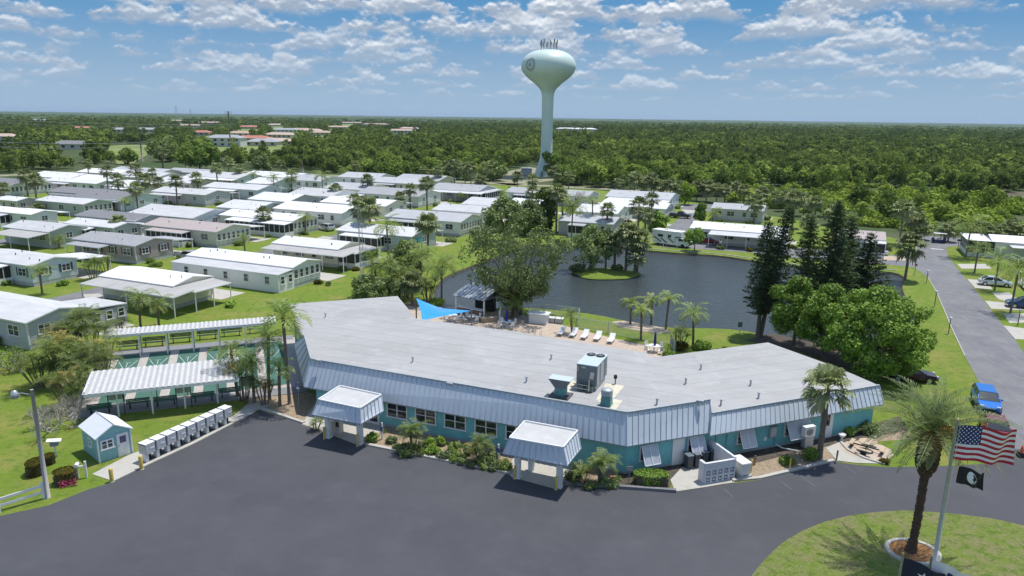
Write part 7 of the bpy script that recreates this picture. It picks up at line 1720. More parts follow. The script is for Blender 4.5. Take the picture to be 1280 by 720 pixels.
# rows of palms at the wood's edge
for nm, lab, px, py, pt, cr, kind, k in [('queen_palm', 'feather palm rising from the middle of the pond thicket', 488, 372, 332, 2.8, 'feather', 1), ('queen_palm', 'feather palm at the left side of the pond thicket', 472, 370, 340, 2.3, 'feather', 3), ('cabbage_palm', 'fan palm low in the thicket behind the roof corner', 515, 382, 355, 1.9, 'fan', 2), ('cabbage_palm', 'thin palm at the far left edge of the park', 8, 262, 236, 2.2, 'fan', 1), ('cabbage_palm', 'palm over the home with a small white roof', 112, 228, 205, 2.2, 'fan', 2), ('queen_palm', 'feather palm behind the first home of the back row', 72, 219, 203, 2.4, 'feather', 1), ('cabbage_palm', 'palm between the two white roofs below the road', 300, 232, 211, 2.2, 'fan', 3),
    ('queen_palm', 'feather palm beside the bright tall palm', 318, 236, 218, 2.3, 'feather', 2), ('cabbage_palm', 'palm over the carport of the beige home', 330, 292, 268, 2.0, 'fan', 4), ('queen_palm', 'feather palm beside the silver car drive', 382, 292, 272, 2.1, 'feather', 3), ('cabbage_palm', 'palm right of the home with high windows', 442, 276, 250, 2.1, 'fan', 0),
    ('cabbage_palm', 'palm over the gable of the cream home in the middle row', 500, 268, 247, 2.0, 'fan', 1), ('queen_palm', 'feather palm by the white home right of the golden shrubs', 628, 262, 243, 2.3, 'feather', 0), ('cabbage_palm', 'palm rising behind the burgundy shuttered home', 152, 300, 278, 2.0, 'fan', 2), ('queen_palm', 'feather palm at the end of the sage green home', 158, 270, 251, 2.0, 'feather', 1),
    ('cabbage_palm', 'palm at the back of the white home with a mottled roof', 548, 236, 214, 2.3, 'fan', 3), ('cabbage_palm', 'palm left of the porch home behind the pond', 664, 268, 240, 2.3, 'fan', 4), ('cabbage_palm', 'palm behind the long white roofed back row home', 352, 222, 205, 2.2, 'fan', 0), ('cabbage_palm', 'palm behind the feather palm at the roadside', 446, 226, 207, 2.3, 'fan', 1)]:
    palm(nm, lab, px, py, pt, cr, kind, k=k, tr=.17 if kind == 'fan' else .12)
rr_ = random.Random(4)
edge = [(648, 232), (668, 236), (690, 233), (712, 236), (776, 240), (790, 241), (803, 240), (813, 242), (822, 243), (836, 244), (849, 246), (868, 249), (880, 250), (893, 252), (905, 251), (920, 250), (932, 254), (951, 255), (968, 258), (984, 262),
        (1005, 268), (1018, 272), (1046, 280), (530, 226), (548, 228), (557, 227), (580, 228), (590, 230), (608, 228), (1010, 290), (1150, 298), (1182, 300), (1225, 300), (1240, 302), (1258, 300), (1271, 302)]
for i, (x, y) in enumerate(edge):
    palm('cabbage_palm', 'fan palm in the line of palms along the edge of the wood', x + rr_.uniform(-3, 3), y + 2, y - rr_.uniform(10, 19), rr_.uniform(2.3, 3.3), 'fan', group='fan palms along the edge of the wood', k=i)
# clump palms
clump_palm('areca_clump', 'small clump of palms on the grey home lawn left of the far shelter', 150, 418, 403, 1.0, 4, 1)
for i, (lab, x, y, h, R_, n) in enumerate((('dense palm clump in front of the grey clapboard home, uppermost of the thicket', 112, 452, 400, 2.2, 12), ('palm clump at the right side of the thicket by the front shelter', 118, 488, 440, 2.2, 12), ('palm clump in the middle of the thicket', 88, 478, 428, 2.4, 13),
        ('palm clump at the left of the thicket', 52, 484, 450, 2.2, 11), ('palm clump at the upper left of the thicket beside the grey gable', 84, 452, 412, 2.0, 10), ('lowest palm clump of the thicket above the bleached shrub', 92, 508, 470, 2.2, 11), ('orange tinged palm clump nearest the court corner', 130, 468, 432, 1.6, 8))):
    clump_palm('areca_clump', lab, x, y, h, R_, n, 10 + i)
clump_palm('areca_clump', 'leafy palm clump in the bed under the shelter end', 306, 500, 462, 1.2, 6, 31); clump_palm('areca_clump', 'leafy low palm clump behind the bleached path', 330, 506, 480, 1.0, 5, 32)
clump_palm('areca_clump', 'palm clump at the left end of the pond thicket', 510, 372, 340, 2.2, 10, 33); clump_palm('areca_clump', 'palm clump beside the pavilion path', 535, 377, 352, 1.8, 8, 34); clump_palm('areca_clump', 'palm clump under the willowy tree beside the pavilion', 640, 398, 376, 1.6, 8, 35)
clump_palm('areca_clump', 'multi-stemmed palm by the first window pair of the clubhouse', 516, 563, 538, .7, 5, 36, fl=1.25); clump_palm('areca_clump', 'multi-stemmed palm beside the fourth window pair of the clubhouse', 600, 576, 554, .7, 5, 37, fl=1.15)
clump_palm('areca_clump', 'spreading palm against the teal wall right of the right portico', 750, 604, 578, .5, 4, 38, fl=1.35); clump_palm('areca_clump', 'pale young palm under the right portico corner', 727, 604, 590, .6, 4, 39, fl=.9)
clump_palm('areca_clump', 'golden palm clump beside the white lean-to in the middle row', 578, 253, 243, 2.2, 7, 40); clump_palm('areca_clump', 'bright yellow green palm clump at the front of the carport home', 914, 306, 291, 1.8, 8, 41)
clump_palm('areca_clump', 'palms beside the veranda of the pale blue home', 118, 350, 326, 1.6, 7, 42); clump_palm('areca_clump', 'bushy palm at the right end of the pale blue home', 134, 342, 323, 1.3, 5, 43); clump_palm('areca_clump', 'short palm in a pot at the left portico corner', 395, 538, 528, .5, 3, 44, fl=.7)
clump_palm('areca_clump', 'orange stemmed palm clump between the roof corner and lawn', 848, 438, 415, 1.0, 6, 45)
# big date palm
def date_palm():
    g = G(1138, 690); h = height_at(g, 543); t = thing('date_palm', 'big date palm in the stone ring on the entrance lawn', 'palm tree', (g.x, g.y, 0))
    r = np.random.default_rng(3); lx, ly = .35, .25; st = 40; mb = MB(); pts = []; rad = []
    for i in range(st + 1):
        u = i / st; z = -.1 + (h - .1) * u; rr = .2 + .14 * max(0, 1 - u * 8) + .02 * math.sin(i * 2.1)
        if u > .68: rr = .2 + .24 * math.sin(min(1, (u - .68) / .10) * math.pi / 2) * (1 if u < .86 else 1 - .45 * (u - .86) / .14)
        pts.append((lx * u + .05 * math.sin(u * 5), ly * u, z)); rad.append(rr)
    mb.tube(pts, rad, B_dark, 18)
    # leaf-base boots over the trunk
    for k in range(420):
        u = 1 - (k / 420) ** 1.15; a = k * 2.39996; i = min(st - 1, int(u * st)); p = Vector(pts[i]).lerp(Vector(pts[i + 1]), u * st - i); rr = rad[i]
        big = u > .68; s = .17 if big else .11; d = Vector((math.cos(a), math.sin(a), 0)); c = p + d * (rr + (.05 if big else -.03)); mb.box(tuple(c), (s, s * 1.1, s * (1.5 if big else .5)), B_dark, rz=a, ry=.5)
    mb.build('trunk', t)
    V_ = []; T = []
    n = 64
    for k in range(n):
        f = k / n; az = k * 2.39996; el = 1.35 - 1.45 * f ** .8 + r.normal() * .07; c0 = len(V_); tmp = []
        L = 4.4 * (.8 + .25 * math.sin(math.pi * f)) * (.92 + .16 * r.random()) if f < .88 else 2.6
        frond(r, tmp, az, el, L, 1.15 if f < .8 else 1.3, 34, .034, .5, .25 * r.normal(), seg=12, width_r=.035, lift=.45, hang=.12)
        V_ += tmp; T += list(np.clip(.15 + .1 * r.normal(size=len(tmp)) + (.5 if f > .75 else 0), 0, 1))
    link_mesh('crown', quads_mesh('crown', np.concatenate(V_) + [lx, ly, h], 4, [L_date], tint=np.repeat(T, 4)), t)
    V_ = []
    for k in range(5):
        tmp = []; frond(r, tmp, k * 2.4, .25 - .25 * r.random(), 2.1, 1.2, 26, .02, .3, .1, seg=8, hang=.9); V_ += tmp
    link_mesh('dead_fronds', quads_mesh('dead_fronds', np.concatenate(V_) + [lx, ly, h - .15], 4, [L_dead], tint=np.full(len(V_) * 4, .3)), t)
    orange = mat('orange_fruit', (.42, .17, .03), .7, var=.3, scale=20)
    for k, (a, rr, z) in enumerate(((-1.5, 1.05, .55), (-2.5, 1.0, -.1), (-1.9, 1.0, .1), (-.8, 1.0, .0), (-1.7, .8, -.5), (-2.2, .7, -.8))):
        P_ = np.random.default_rng(k).normal(size=(260, 3)) * [.16, .16, .22] + [lx + rr * math.cos(a), ly + rr * math.sin(a), h + z]
        v = leaf_quads(P_, unit(np.random.default_rng(k + 9).normal(size=(260, 3))), .045, r); me = quads_mesh('fruit_cluster', v, 4, [orange]); link_mesh('fruit_cluster', me, t)
    c = Vector((g.x, g.y)); ring = thing('planter_ring', 'oval pale stone planter ring filled with orange mulch round the big palm', 'planter', (g.x, g.y, 0)); mb = MB(); N = 36
    for k in range(N):
        a0, a1 = 2 * math.pi * k / N, 2 * math.pi * (k + 1) / N
        def q(r_, z, a): return (r_ * 1.12 * math.cos(a) + .1, r_ * .98 * math.sin(a) - .05, z)
        for (ra, za), (rb, zb) in (((1.35, 0), (1.33, .14)), ((1.33, .14), (1.12, .14)), ((1.12, .14), (1.1, .02))): mb.face([q(ra, za, a0), q(ra, za, a1), q(rb, zb, a1), q(rb, zb, a0)], M_concrete)
    mb.build('kerb_ring', ring); mb = MB(); mb.face([q(1.11, .08, 2 * math.pi * k / N) for k in range(N)], M_mulch_or); mb.build('mulch_fill', ring)
M_mulch_or = layered('orange_mulch', [((.42, .21, .07), 0, 0, 0, O1), ((.20, .11, .06), 6, .45, .6, O1), ((.5, .34, .2), 14, .55, .7, O1)], bump=.8, bscale=20)
date_palm()
# ---- broad trees
def btree(name, label, px, py, R_, H, z0, nb, rmin, rmax, dens, leaf, lm, h0, r0, shape='round', flat=.8, bark=None, nl=10, cat='tree', seed=1, fill=.35):
    g = G(px, py); r = np.random.default_rng(seed); me = broad_tree_parts(r, R_, H, z0, nb, rmin, rmax, dens, leaf, lm, h0, r0, shape, flat, bark, fill, nl)
    return place_tree(name, label, cat, (g.x, g.y, 0), me, r.random() * 6)
btree('shade_tree', 'largest glossy green tree between the street verge and the clubhouse', 1090, 470, 5.3, 7.2, 1.2, 165, .45, 1.1, .7, .14, L_broad, 2.6, .28, nl=26, seed=21)
btree('shade_tree', 'glossy green tree left of the largest one, partly behind it', 1028, 446, 3.7, 5.4, 1.8, 80, .45, 1.0, .7, .14, L_broad, 2.2, .22, nl=18, seed=22)
btree('shade_tree', 'smaller bright green tree in front of the dark pines', 992, 432, 3.1, 5.2, 2.0, 64, .4, .95, .7, .14, L_broad, 2.2, .18, nl=14, seed=23)
btree('willowy_tree', 'big airy olive green tree hanging over the pond beside the pavilion', 643, 394, 6.6, 8.0, 2.6, 190, .4, 1.0, .3, .15, L_oak, 3.2, .3, 'vase', 1.15, nl=34, seed=24)
btree('willowy_tree', 'paler tree behind the big airy one across the pond', 630, 303, 4.6, 6.6, 2.0, 90, .6, 1.2, .4, .24, L_oak, 2.8, .25, seed=25, nl=16)
btree('oak_tree', 'small dark tree right of the pale one across the pond', 661, 294, 3.0, 5.5, 1.2, 34, .9, 1.5, .55, .3, L_oak, 1.8, .2, seed=26)
btree('oak_tree', 'tall shaggy dark tree on the far pond lawn', 681, 288, 2.4, 8.0, 1.0, 36, .8, 1.3, .6, .3, L_forest, 2, .2, 'vase', seed=27)
btree('island_tree', 'crooked oak on the left half of the pond island', 738, 337, 3.6, 5.5, 1.2, 70, .4, 1.0, .4, .17, L_oak, 1.6, .22, seed=28, nl=16)
btree('island_tree', 'slim round headed tree in the middle of the pond island', 757, 336, 1.7, 2.6, 3.6, 18, .6, 1.0, .6, .2, L_oak, 3.4, .14, seed=29)
btree('small_tree', 'little round tree on the grass bank beside the street', 868, 314, 1.9, 2.3, 1.8, 22, .55, .9, .8, .17, L_broad, 1.7, .1, seed=30)
btree('small_tree', 'dark shrubby tree beside the driveway of the white porch home', 820, 290, 2.3, 3.0, .9, 22, .8, 1.2, .9, .25, L_broad, 1.2, .12, seed=31)
btree('small_tree', 'low bushy tree left of the white carport home', 876, 279, 1.5, 3.6, .6, 14, .7, 1.1, .9, .25, L_broad, 1, .1, seed=32)
btree('small_tree', 'bushy dark tree at the lawn edge behind the clubhouse left wing', 478, 378, 2.5, 2.4, .7, 40, .5, .9, .7, .17, L_oak, 1.3, .16, seed=33)
btree('small_tree', 'bushy tree at the left of the pond thicket, nearest the antenna tower', 462, 374, 2.2, 2.2, .6, 24, .6, 1.0, .8, .2, L_oak, 1, .14, seed=34)
btree('small_tree', 'rounded tree in the thicket behind the leaning palm', 507, 358, 2.6, 4.6, 1.2, 44, .5, 1.0, .5, .2, L_oak, 2, .2, seed=35)
btree('small_tree', 'bright bush like tree behind the grey green home with cyan blinds', 505, 322, 1.6, 2.2, .5, 14, .6, 1.0, .9, .2, L_bright, .8, .1, seed=36)
btree('wood_tree', 'leaning flat topped tree on the verge behind the dark palms', 204, 211, 6.5, 6, 7, 34, 1.3, 2.2, .35, .5, L_oak, 7.5, .35, 'flat', seed=37)
btree('wood_tree', 'wide dark tree behind the bright tall palm', 250, 212, 8.5, 9, 2.5, 60, 1.8, 2.8, .45, .6, L_forest, 3.5, .4, seed=38)
btree('wood_tree', 'round dark green tree on the near side of the mown field', 160, 205, 4.5, 5.5, 1, 26, 1.5, 2.2, .5, .5, L_forest, 1.6, .3, seed=39)
btree('wood_tree', 'spreading tree at the field edge with a pale dead limb', 118, 203, 6, 8, 1.5, 34, 1.5, 2.4, .45, .5, L_forest, 2.4, .3, seed=40)
btree('small_tree', 'shaggy dark tree right of the dirt strip behind the last homes', 330, 213, 4.2, 5.0, 1.0, 24, 1.3, 2.0, .5, .45, L_oak, 1.6, .25, seed=41)
btree('small_tree', 'low tree with a crooked stem in front of the back wood', 487, 225, 5, 5.0, 1.6, 26, 1.4, 2.1, .5, .45, L_forest, 1.8, .25, seed=42)
btree('small_tree', 'round tree beside the path to the tower', 616, 226, 5, 5.0, 1.6, 26, 1.4, 2.1, .5, .45, L_oak, 1.8, .25, seed=43)
btree('small_tree', 'dark vine covered tree against the foot of the water tower', 690, 222, 3.0, 8, 1.5, 34, 1.3, 2.0, .55, .45, L_forest, 3, .3, 'vase', seed=44)
btree('small_tree', 'bright young tree at the end of the curving street', 856, 256, 2.6, 4, 1.6, 18, .9, 1.4, .8, .35, L_scrub, 1.6, .14, seed=45)
def bare_tree(name, label, px, py, R_, h, n, m, seed, leaves=None, cat='bare tree', up=.5):
    g = G(px, py); r = np.random.default_rng(seed); t = thing(name, label, cat, (g.x, g.y, 0)); mb = MB(); tips = []
    def grow(p, d, L, rad, lvl):
        q = p + d * L; m1 = (p + q) / 2 + Vector(r.normal(size=3)) * L * .08; mb.tube([p, m1, q], [rad, rad * .8, rad * .6], m, 5 if lvl else 8, caps=False)
        if lvl >= 5: tips.append(q); return
        for k in range(n if lvl < 4 else 2):
            nd = (d + Vector(r.normal(size=3)) * .62 + Vector((0, 0, .12))).normalized(); grow(q, nd, L * (.68 + .2 * r.random()), rad * .58, lvl + 1)
    for k in range(3): a = k * 2.1 + seed; grow(Vector((.1 * math.cos(a), .1 * math.sin(a), 0)), Vector((up * math.cos(a), up * math.sin(a), 1)).normalized(), h * .27, .07 * h / 2.5, 1)
    for tp in tips: pass
    mb.build('branches', t)
    if leaves:
        P_ = np.array([tuple(q) for q in tips]); P_ = np.repeat(P_, 3, 0) + r.normal(size=(len(P_) * 3, 3)) * .2; link_mesh('leaves', quads_mesh('leaves', leaf_quads(P_, unit(r.normal(size=P_.shape) + [0, 0, 1]), .09, r), 4, [leaves]), t)
    mb = MB(); mb.tube([(0, 0, -.1), (0, 0, .35)], [.16, .1], m, 7); mb.build('stump', t)
bare_tree('bare_shrub', 'sprawling bleached leafless shrub between the lamp pole and the shed', 62, 540, 2.5, 3.0, 4, B_dead, 5, up=1.3)
bare_tree('bare_shrub', 'second bleached shrub just behind the first, nearer the palms', 88, 525, 2.2, 2.6, 4, B_dead, 8, up=1.2)
bare_tree('bare_shrub', 'bleached twiggy shrub against the corner of the grey clapboard home', 14, 462, 2.2, 2.6, 4, B_dead, 6, leaves=L_bright, up=1.2)
bare_tree('bare_tree', 'leafless pale tree in front of the long home behind the pond', 727, 262, 3, 6.5, 3, B_dead, 7, up=.6)
# ---- dark pines
def pine(name, label, px, py, ptop, R_, seed, lean=(0, 0), m=None, gap=0.0, twin=None, base=.12, leaf=.17, dens=1.0, curve=.85):
    g = G(px, py); h = height_at(g, ptop); r = np.random.default_rng(seed); t = thing(name, label, 'pine tree', (g.x, g.y, 0))
    def one(h, lean, R_, suffix, off):
        mb = MB(); mb.tube([(off[0], off[1], -.2), (off[0] + lean[0] * .4, off[1] + lean[1] * .4, h * .5), (off[0] + lean[0], off[1] + lean[1], h)], [.26, .16, .03], B_tree, 9)
        P_ = []; N_ = []; S_ = []; lv = int(h / .42)
        for i in range(lv):
            u = base + (1 - base) * i / lv; z = h * u; prof = R_ * (1 - (u - base) / (1 - base)) ** curve * (0.55 + .45 * min(1, (u - base) / .12))
            c = Vector((off[0] + lean[0] * u, off[1] + lean[1] * u, z)); nb = 7
            for k in range(nb):
                if r.random() < gap: continue
                a = k * 2 * math.pi / nb + i * .7 + r.normal() * .15; L = prof * (.75 + .45 * r.random()) + .15; rise = .10 * L
                e = c + Vector((L * math.cos(a), L * math.sin(a), rise + .1 * r.normal())); md = c.lerp(e, .5) - Vector((0, 0, .06 * L)); mb.tube([tuple(c), tuple(md), tuple(e)], [.04, .025, .01], B_tree, 4, caps=False)
                kk = max(4, int(L * 16 * dens)); f = (r.random(kk) ** .7); w = .10 + .16 * (1 - f) * L ** .5
                q = np.array(c)[None] * (1 - f[:, None]) + np.array(e)[None] * f[:, None]; q = q + r.normal(size=(kk, 3)) * np.stack([w, w, w * .45], 1) + [0, 0, .07]; P_.append(q); N_.append(unit(r.normal(size=(kk, 3)) * .5 + [0, 0, 1])); S_.append(leaf * (.6 + .8 * r.random(kk)))
        return mb, np.concatenate(P_), np.concatenate(N_), np.concatenate(S_)
    mb, P_, N_, S_ = one(h, lean, R_, '', (0, 0)); mb.build('trunk', t); link_mesh('crown', quads_mesh('crown', leaf_quads(P_, N_, S_, r, .45), 4, [m or L_dark], tint=np.repeat(r.random(len(P_)) ** 2 * .5, 4)), t)
    if twin:
        mb, P_, N_, S_ = one(h * twin[2], (twin[0], twin[1]), R_ * .9, '', (.35, .1)); mb.build('second_trunk', t); link_mesh('second_crown', quads_mesh('second_crown', leaf_quads(P_, N_, S_, r, .45), 4, [m or L_dark], tint=np.repeat(r.random(len(P_)) ** 2 * .5, 4)), t)
pine('norfolk_pine', 'leaning twin trunked dark pine alone at the pond edge', 947, 420, 277, 2.0, 51, (.2, .3), gap=.05, twin=(2.2, .6, 1.13), base=.2, dens=1.4, leaf=.15, curve=.55)
pine('norfolk_pine', 'tallest dark pine in the group behind the bright green tree', 1033, 398, 250, 4.2, 52, (.1, .3), base=.05, leaf=.15, dens=1.9)
pine('norfolk_pine', 'dark pine at the right of the group with layered branches', 1076, 395, 290, 3.9, 53, (0, 0), base=.05, leaf=.15, dens=1.7)
pine('norfolk_pine', 'dark pine filling the gap behind the tallest one', 1052, 385, 270, 3.6, 55, (0, 0), base=.05, leaf=.15, dens=1.6)
pine('norfolk_pine', 'slimmer greener pine at the left of the group', 1003, 400, 268, 3.0, 54, (-.2, 0), L_pine, gap=.1, base=.05, leaf=.15, dens=1.6, curve=.7)
# ---- shrubs and garden plants
SH = [('shrub', 'pale spiky plant between the first two window pairs', 527, 560, .5, .6, L_date, .06), ('shrub', 'yellow tinged bush at the kerb before the second window pair', 528, 568, .45, .5, L_feather, .06), ('shrub', 'small dark plant at the kerb left of the multi-stemmed palm', 497, 561, .35, .4, L_oak, .06), ('shrub', 'leafy green plant close to the wall under the third window pair', 568, 563, .5, .8, L_feather, .07), ('shrub', 'low bush just left of the round blue plate', 604, 584, .5, .5, L_feather, .06), ('shrub', 'green plant against the wall left of the blue plate', 588, 568, .5, .8, L_oak, .07), ('shrub', 'lime plant at the kerb in the middle of the bed', 566, 577, .4, .4, L_bright, .06), ('shrub', 'dark low plant beneath the right hand wall palm', 762, 606, .7, .5, L_oak, .07), ('shrub', 'dark plant at the kerb right of the variegated bush', 738, 609, .6, .45, L_oak, .07),
      ('shrub', 'lime green bush at the left end of the planting bed beside the portico', 467, 551, .55, .8, L_bright, .07), ('shrub', 'lime green bush in front of the third window pair', 541, 567, .62, .8, L_bright, .07), ('shrub', 'lime green bush above its twin in the middle of the bed', 538, 557, .5, .9, L_bright, .07),
      ('shrub', 'pale leafy plant left of the multi-stemmed palm', 489, 553, .5, .55, L_date, .07), ('shrub', 'dark bush in front of the multi-stemmed palm', 510, 567, .8, .7, L_oak, .08), ('shrub', 'pale green bush right of the lime ones in the bed', 557, 573, .6, .6, L_date, .07),
      ('shrub', 'green bush below the broad leaved plant in the bed', 573, 572, .6, .75, L_feather, .07), ('shrub', 'grey leaved plant at the kerb near the fourth window pair', 577, 578, .5, .45, L_date, .06), ('shrub', 'dark shrub behind the round blue plate', 612, 578, .8, .8, L_oak, .08),
      ('shrub', 'green bush at the right end of the bed by the portico post', 630, 586, .6, .8, L_feather, .07), ('shrub', 'low pale plant at the kerb right of the blue plate', 618, 587, .5, .4, L_date, .06), ('shrub', 'grey rock-like plant near the bed kerb', 590, 582, .5, .35, L_date, .05),
      ('shrub', 'variegated bush at the right portico foot', 716, 602, .7, .6, L_date, .07), ('shrub', 'lime bush below the teal wall at the lower window gap', 552, 556, .4, .9, L_bright, .07),
      ('shrub', 'round dark bush below the wall air conditioner', 1011, 572, .75, 1.0, L_forest, .07), ('shrub', 'small bright bush at the kerb near the thin yellow post', 984, 580, .55, .6, L_bright, .06), ('shrub', 'orange tufted plant at the edge of the patio lawn', 1106, 579, .4, .4, L_rust, .05),
      ('shrub', 'green bush against the right end of the clubhouse', 1062, 543, .55, .8, L_broad, .08), ('shrub', 'spreading bush right of the clubhouse end', 1084, 541, .9, .9, L_oak, .09), ('shrub', 'golden bush behind the roof corner at the pond lawn', 850, 437, .8, 1.2, L_rust, .09), ('shrub', 'green bush right of the golden one behind the roof', 878, 437, 1.1, 1.1, L_broad, .1),
      ('shrub', 'low green hedge plant behind the roof edge left of the golden bush', 836, 446, .8, .7, L_broad, .08), ('shrub', 'red leafed low plant near the left end of the palm bed', 905, 441, 1.0, .6, L_rust, .08), ('shrub', 'green bush on the pond bank beside the pavilion', 546, 382, .9, 1.0, L_broad, .1), ('shrub', 'round bush at the foot of the leaning palm', 538, 386, .7, .8, L_bright, .09),
      ('shrub', 'clipped round bush near the pale blue home', 78, 357, .8, .8, L_broad, .1), ('shrub', 'low bush at the porch of the tan roofed home', 427, 338, .8, .7, L_oak, .1), ('shrub', 'second low bush at the tan roofed home', 444, 338, .7, .6, L_rust, .1), ('shrub', 'small dark bush alone on the lawn behind the clubhouse', 411, 357, .45, .8, L_oak, .07),
      ('shrub', 'bush at the open end of the pond screen room', 564, 302, 1.2, 1.0, L_oak, .12), ('shrub', 'bush at the water by the far pond lawn', 697, 306, 1.0, 1.0, L_oak, .12), ('shrub', 'palmetto like bush on the left half of the island', 722, 339, 1.3, 1.4, L_date, .12), ('shrub', 'green bush on the right half of the island', 772, 338, 1.1, 1.0, L_oak, .12), ('shrub', 'hedge plants at the front of the taupe home', 195, 333, 1.2, .7, L_bright, .1)]
for nm, lab, x, y, rx, h, lm, lf in SH: shrub(nm, lab, x, y, rx, h, lm, lf)
g = G(751, 0 + 604)
def hedge(label, a, b, w, h, lm, leaf=.06, flower=None):
    p, q = G(*a), G(*b); d = q - p; L = d.length; c = (p + q) / 2; t = thing('hedge', label, 'hedge', (c.x, c.y, 0), math.atan2(d.y, d.x)); n = int((2 * h * L + L * w + 2 * h * w) * 1.0 / (leaf * leaf) * .9)
    r = np.random.default_rng(int(a[0])); P_ = r.random((n, 3)) - .5; ax = r.choice(3, n, p=[.1, .35, .55]); sg = np.sign(r.random(n) - .5); P_[np.arange(n), ax] = .5 * sg * (1 - .15 * r.random(n)); P_[(ax == 2), 2] = .5 * (1 - .15 * r.random((ax == 2).sum()))
    nn = P_.copy(); k = np.maximum(1, np.linalg.norm(P_[:, :2] * 2, axis=1) ** 4 * .35 + .75); P_[:, :2] /= k[:, None]; P_ = P_ * [L, w, h] + [0, 0, h / 2]
    link_mesh('foliage', quads_mesh('foliage', leaf_quads(P_, unit(nn + r.normal(size=nn.shape) * .5), leaf, r), 4, [lm], tint=np.repeat(r.random(n) ** 2 * .6, 4)), t)
    mb = MB(); mb.box((0, 0, h * .4), (L * .8, w * .7, h * .75), M_dirt); mb.build('stems', t)
    if flower:
        P2 = np.stack([(r.random(160) - .3) * L * .7, -w * .5 - r.random(160) * .2, r.random(160) * .5], 1); link_mesh('flowers', quads_mesh('flowers', leaf_quads(P2, unit(r.normal(size=P2.shape)), .05, r), 4, [flower]), t)
hedge('clipped box hedge under the small awning shutter', (789, 604), (838, 606), 1.3, .85, L_broad)
hedge('clipped reddish hedge with pink flowers beside the lamp pole', (66, 606), (99, 600), 1.3, .9, L_rust, flower=mat('pink_petals', (.5, .06, .16), .6))
hedge('clipped round reddish hedge behind the lamp pole', (32, 594), (58, 590), 1.5, .9, L_rust)
hedge('low green hedge beside the feeder behind the lamp pole', (48, 584), (70, 577), .8, .7, L_rust)
for lab, x, y, r_ in (('rosette plant under the third window pair', 583, 560, .5), ('spiky plant by the left portico wall', 480, 541, .4), ('strap leaved plant right of the clipped hedge stake', 772, 601, .45), ('red leaved plant left of the hedge stake', 700 + 2, 606, .35)): spiky('strap_leaf_plant', lab, x, y, r_)
for lab, x, y in (('orange post-like garden ornament left of the hedge', 766, 603), ('second orange ornament further left in the dark bed', 738, 608), ('third orange ornament beside the variegated bush', 728, 607)):
    g = G(x, y); t = thing('garden_ornament', lab, 'ornament', (g.x, g.y, 0)); oc = mat('terracotta', (.50, .24, .13), .8); mb = MB(); mb.box((0, 0, .2), (.1, .1, .4), oc); mb.build('stem', t); mb = MB(); mb.box((0, 0, .42), (.4, .12, .08), oc); mb.build('top_bar', t)
# ================================================================== THE WOOD
def poly_in(px, py, P):
    P = np.array(P); n = len(P); c = np.zeros(len(px), bool); j = n - 1
    for i in range(n):
        xi, yi = P[i]; xj, yj = P[j]
        with np.errstate(divide='ignore', invalid='ignore'): c ^= ((yi > py) != (yj > py)) & (px < (xj - xi) * (py - yi) / (yj - yi + 1e-12) + xi)
        j = i
    return c
def pj_np(x, y):
    f = np.array(_f); r2 = np.array(_r2); u2 = np.array(_u2); v = np.stack([x, y, np.full_like(x, -CAMH)], 1); d = v @ f
    return 640 + FPX * (v @ r2) / d, 360 - FPX * (v @ u2) / d
wood_px = [(-900, 139.5), (-900, 232), (-250, 222), (0, 217), (100, 210), (128, 204), (150, 207), (215, 203), (330, 211), (480, 221), (560, 225), (610, 226), (640, 230), (705, 232), (760, 236), (850, 244), (905, 250), (985, 263), (1060, 279), (1110, 286), (1150, 295), (1290, 299), (1500, 310), (2400, 330), (2400, 160)]
field_px = [(128, 183), (150, 180), (196, 179), (200, 190), (196, 206), (180, 216), (150, 220), (140, 206)]
plots_px = [(262, 193), (300, 196), (345, 190), (400, 176), (430, 166), (460, 160), (440, 155), (260, 157), (255, 180)]
tower_px = [(625, 216), (640, 211), (662, 205), (694, 207), (700, 232), (640, 234), (620, 228)]
marsh_px = [(1200, 244.5), (1245, 241), (1500, 242), (1500, 249), (1262, 249.5), (1215, 247)]
scrub_px = [(900, 250), (940, 234), (1060, 232), (1150, 238), (1200, 245), (1290, 249), (2400, 260), (2400, 330), (1500, 310), (1290, 299), (1150, 295), (1110, 286), (1060, 279), (985, 263)]
def scatter(r, d0, d1, spacing, jit=.9):
    a0, a1 = R(-44), R(44); out = []
    n = int(.5 * (a1 - a0) * (d1 ** 2 - d0 ** 2) / spacing ** 2); rad = np.sqrt(r.random(n) * (d1 ** 2 - d0 ** 2) + d0 ** 2); ang = a0 + (a1 - a0) * r.random(n)
    x, y = rad * np.sin(ang), rad * np.cos(ang); px, py = pj_np(x, y)
    k = poly_in(px, py, wood_px) & (px > -60) & (px < 1340)
    k &= ~poly_in(px, py, field_px) & ~poly_in(px, py, tower_px) & ~poly_in(px, py, marsh_px)
    inh = poly_in(px, py, plots_px); k &= ~(inh & (r.random(n) < .6))
    for hh in FH:
        k &= ~((abs(px - hh[1]) < hh[3] * .5 * (hh[2] - 144) / 24 + 1.5) & (py > hh[2] - 1) & (py < hh[2] + (hh[2] - 146) * .55 + 1.5))
    return x[k], y[k], px[k], py[k]
def tmpl(seed, R_, H, z0, nb, rmin, rmax, size, shape='round', dens=.5, flat=.8):
    r = np.random.default_rng(seed); return blob_crown(r, spread_blobs(r, R_, H, z0, nb, rmin, rmax, shape), dens, size, flat, .3)
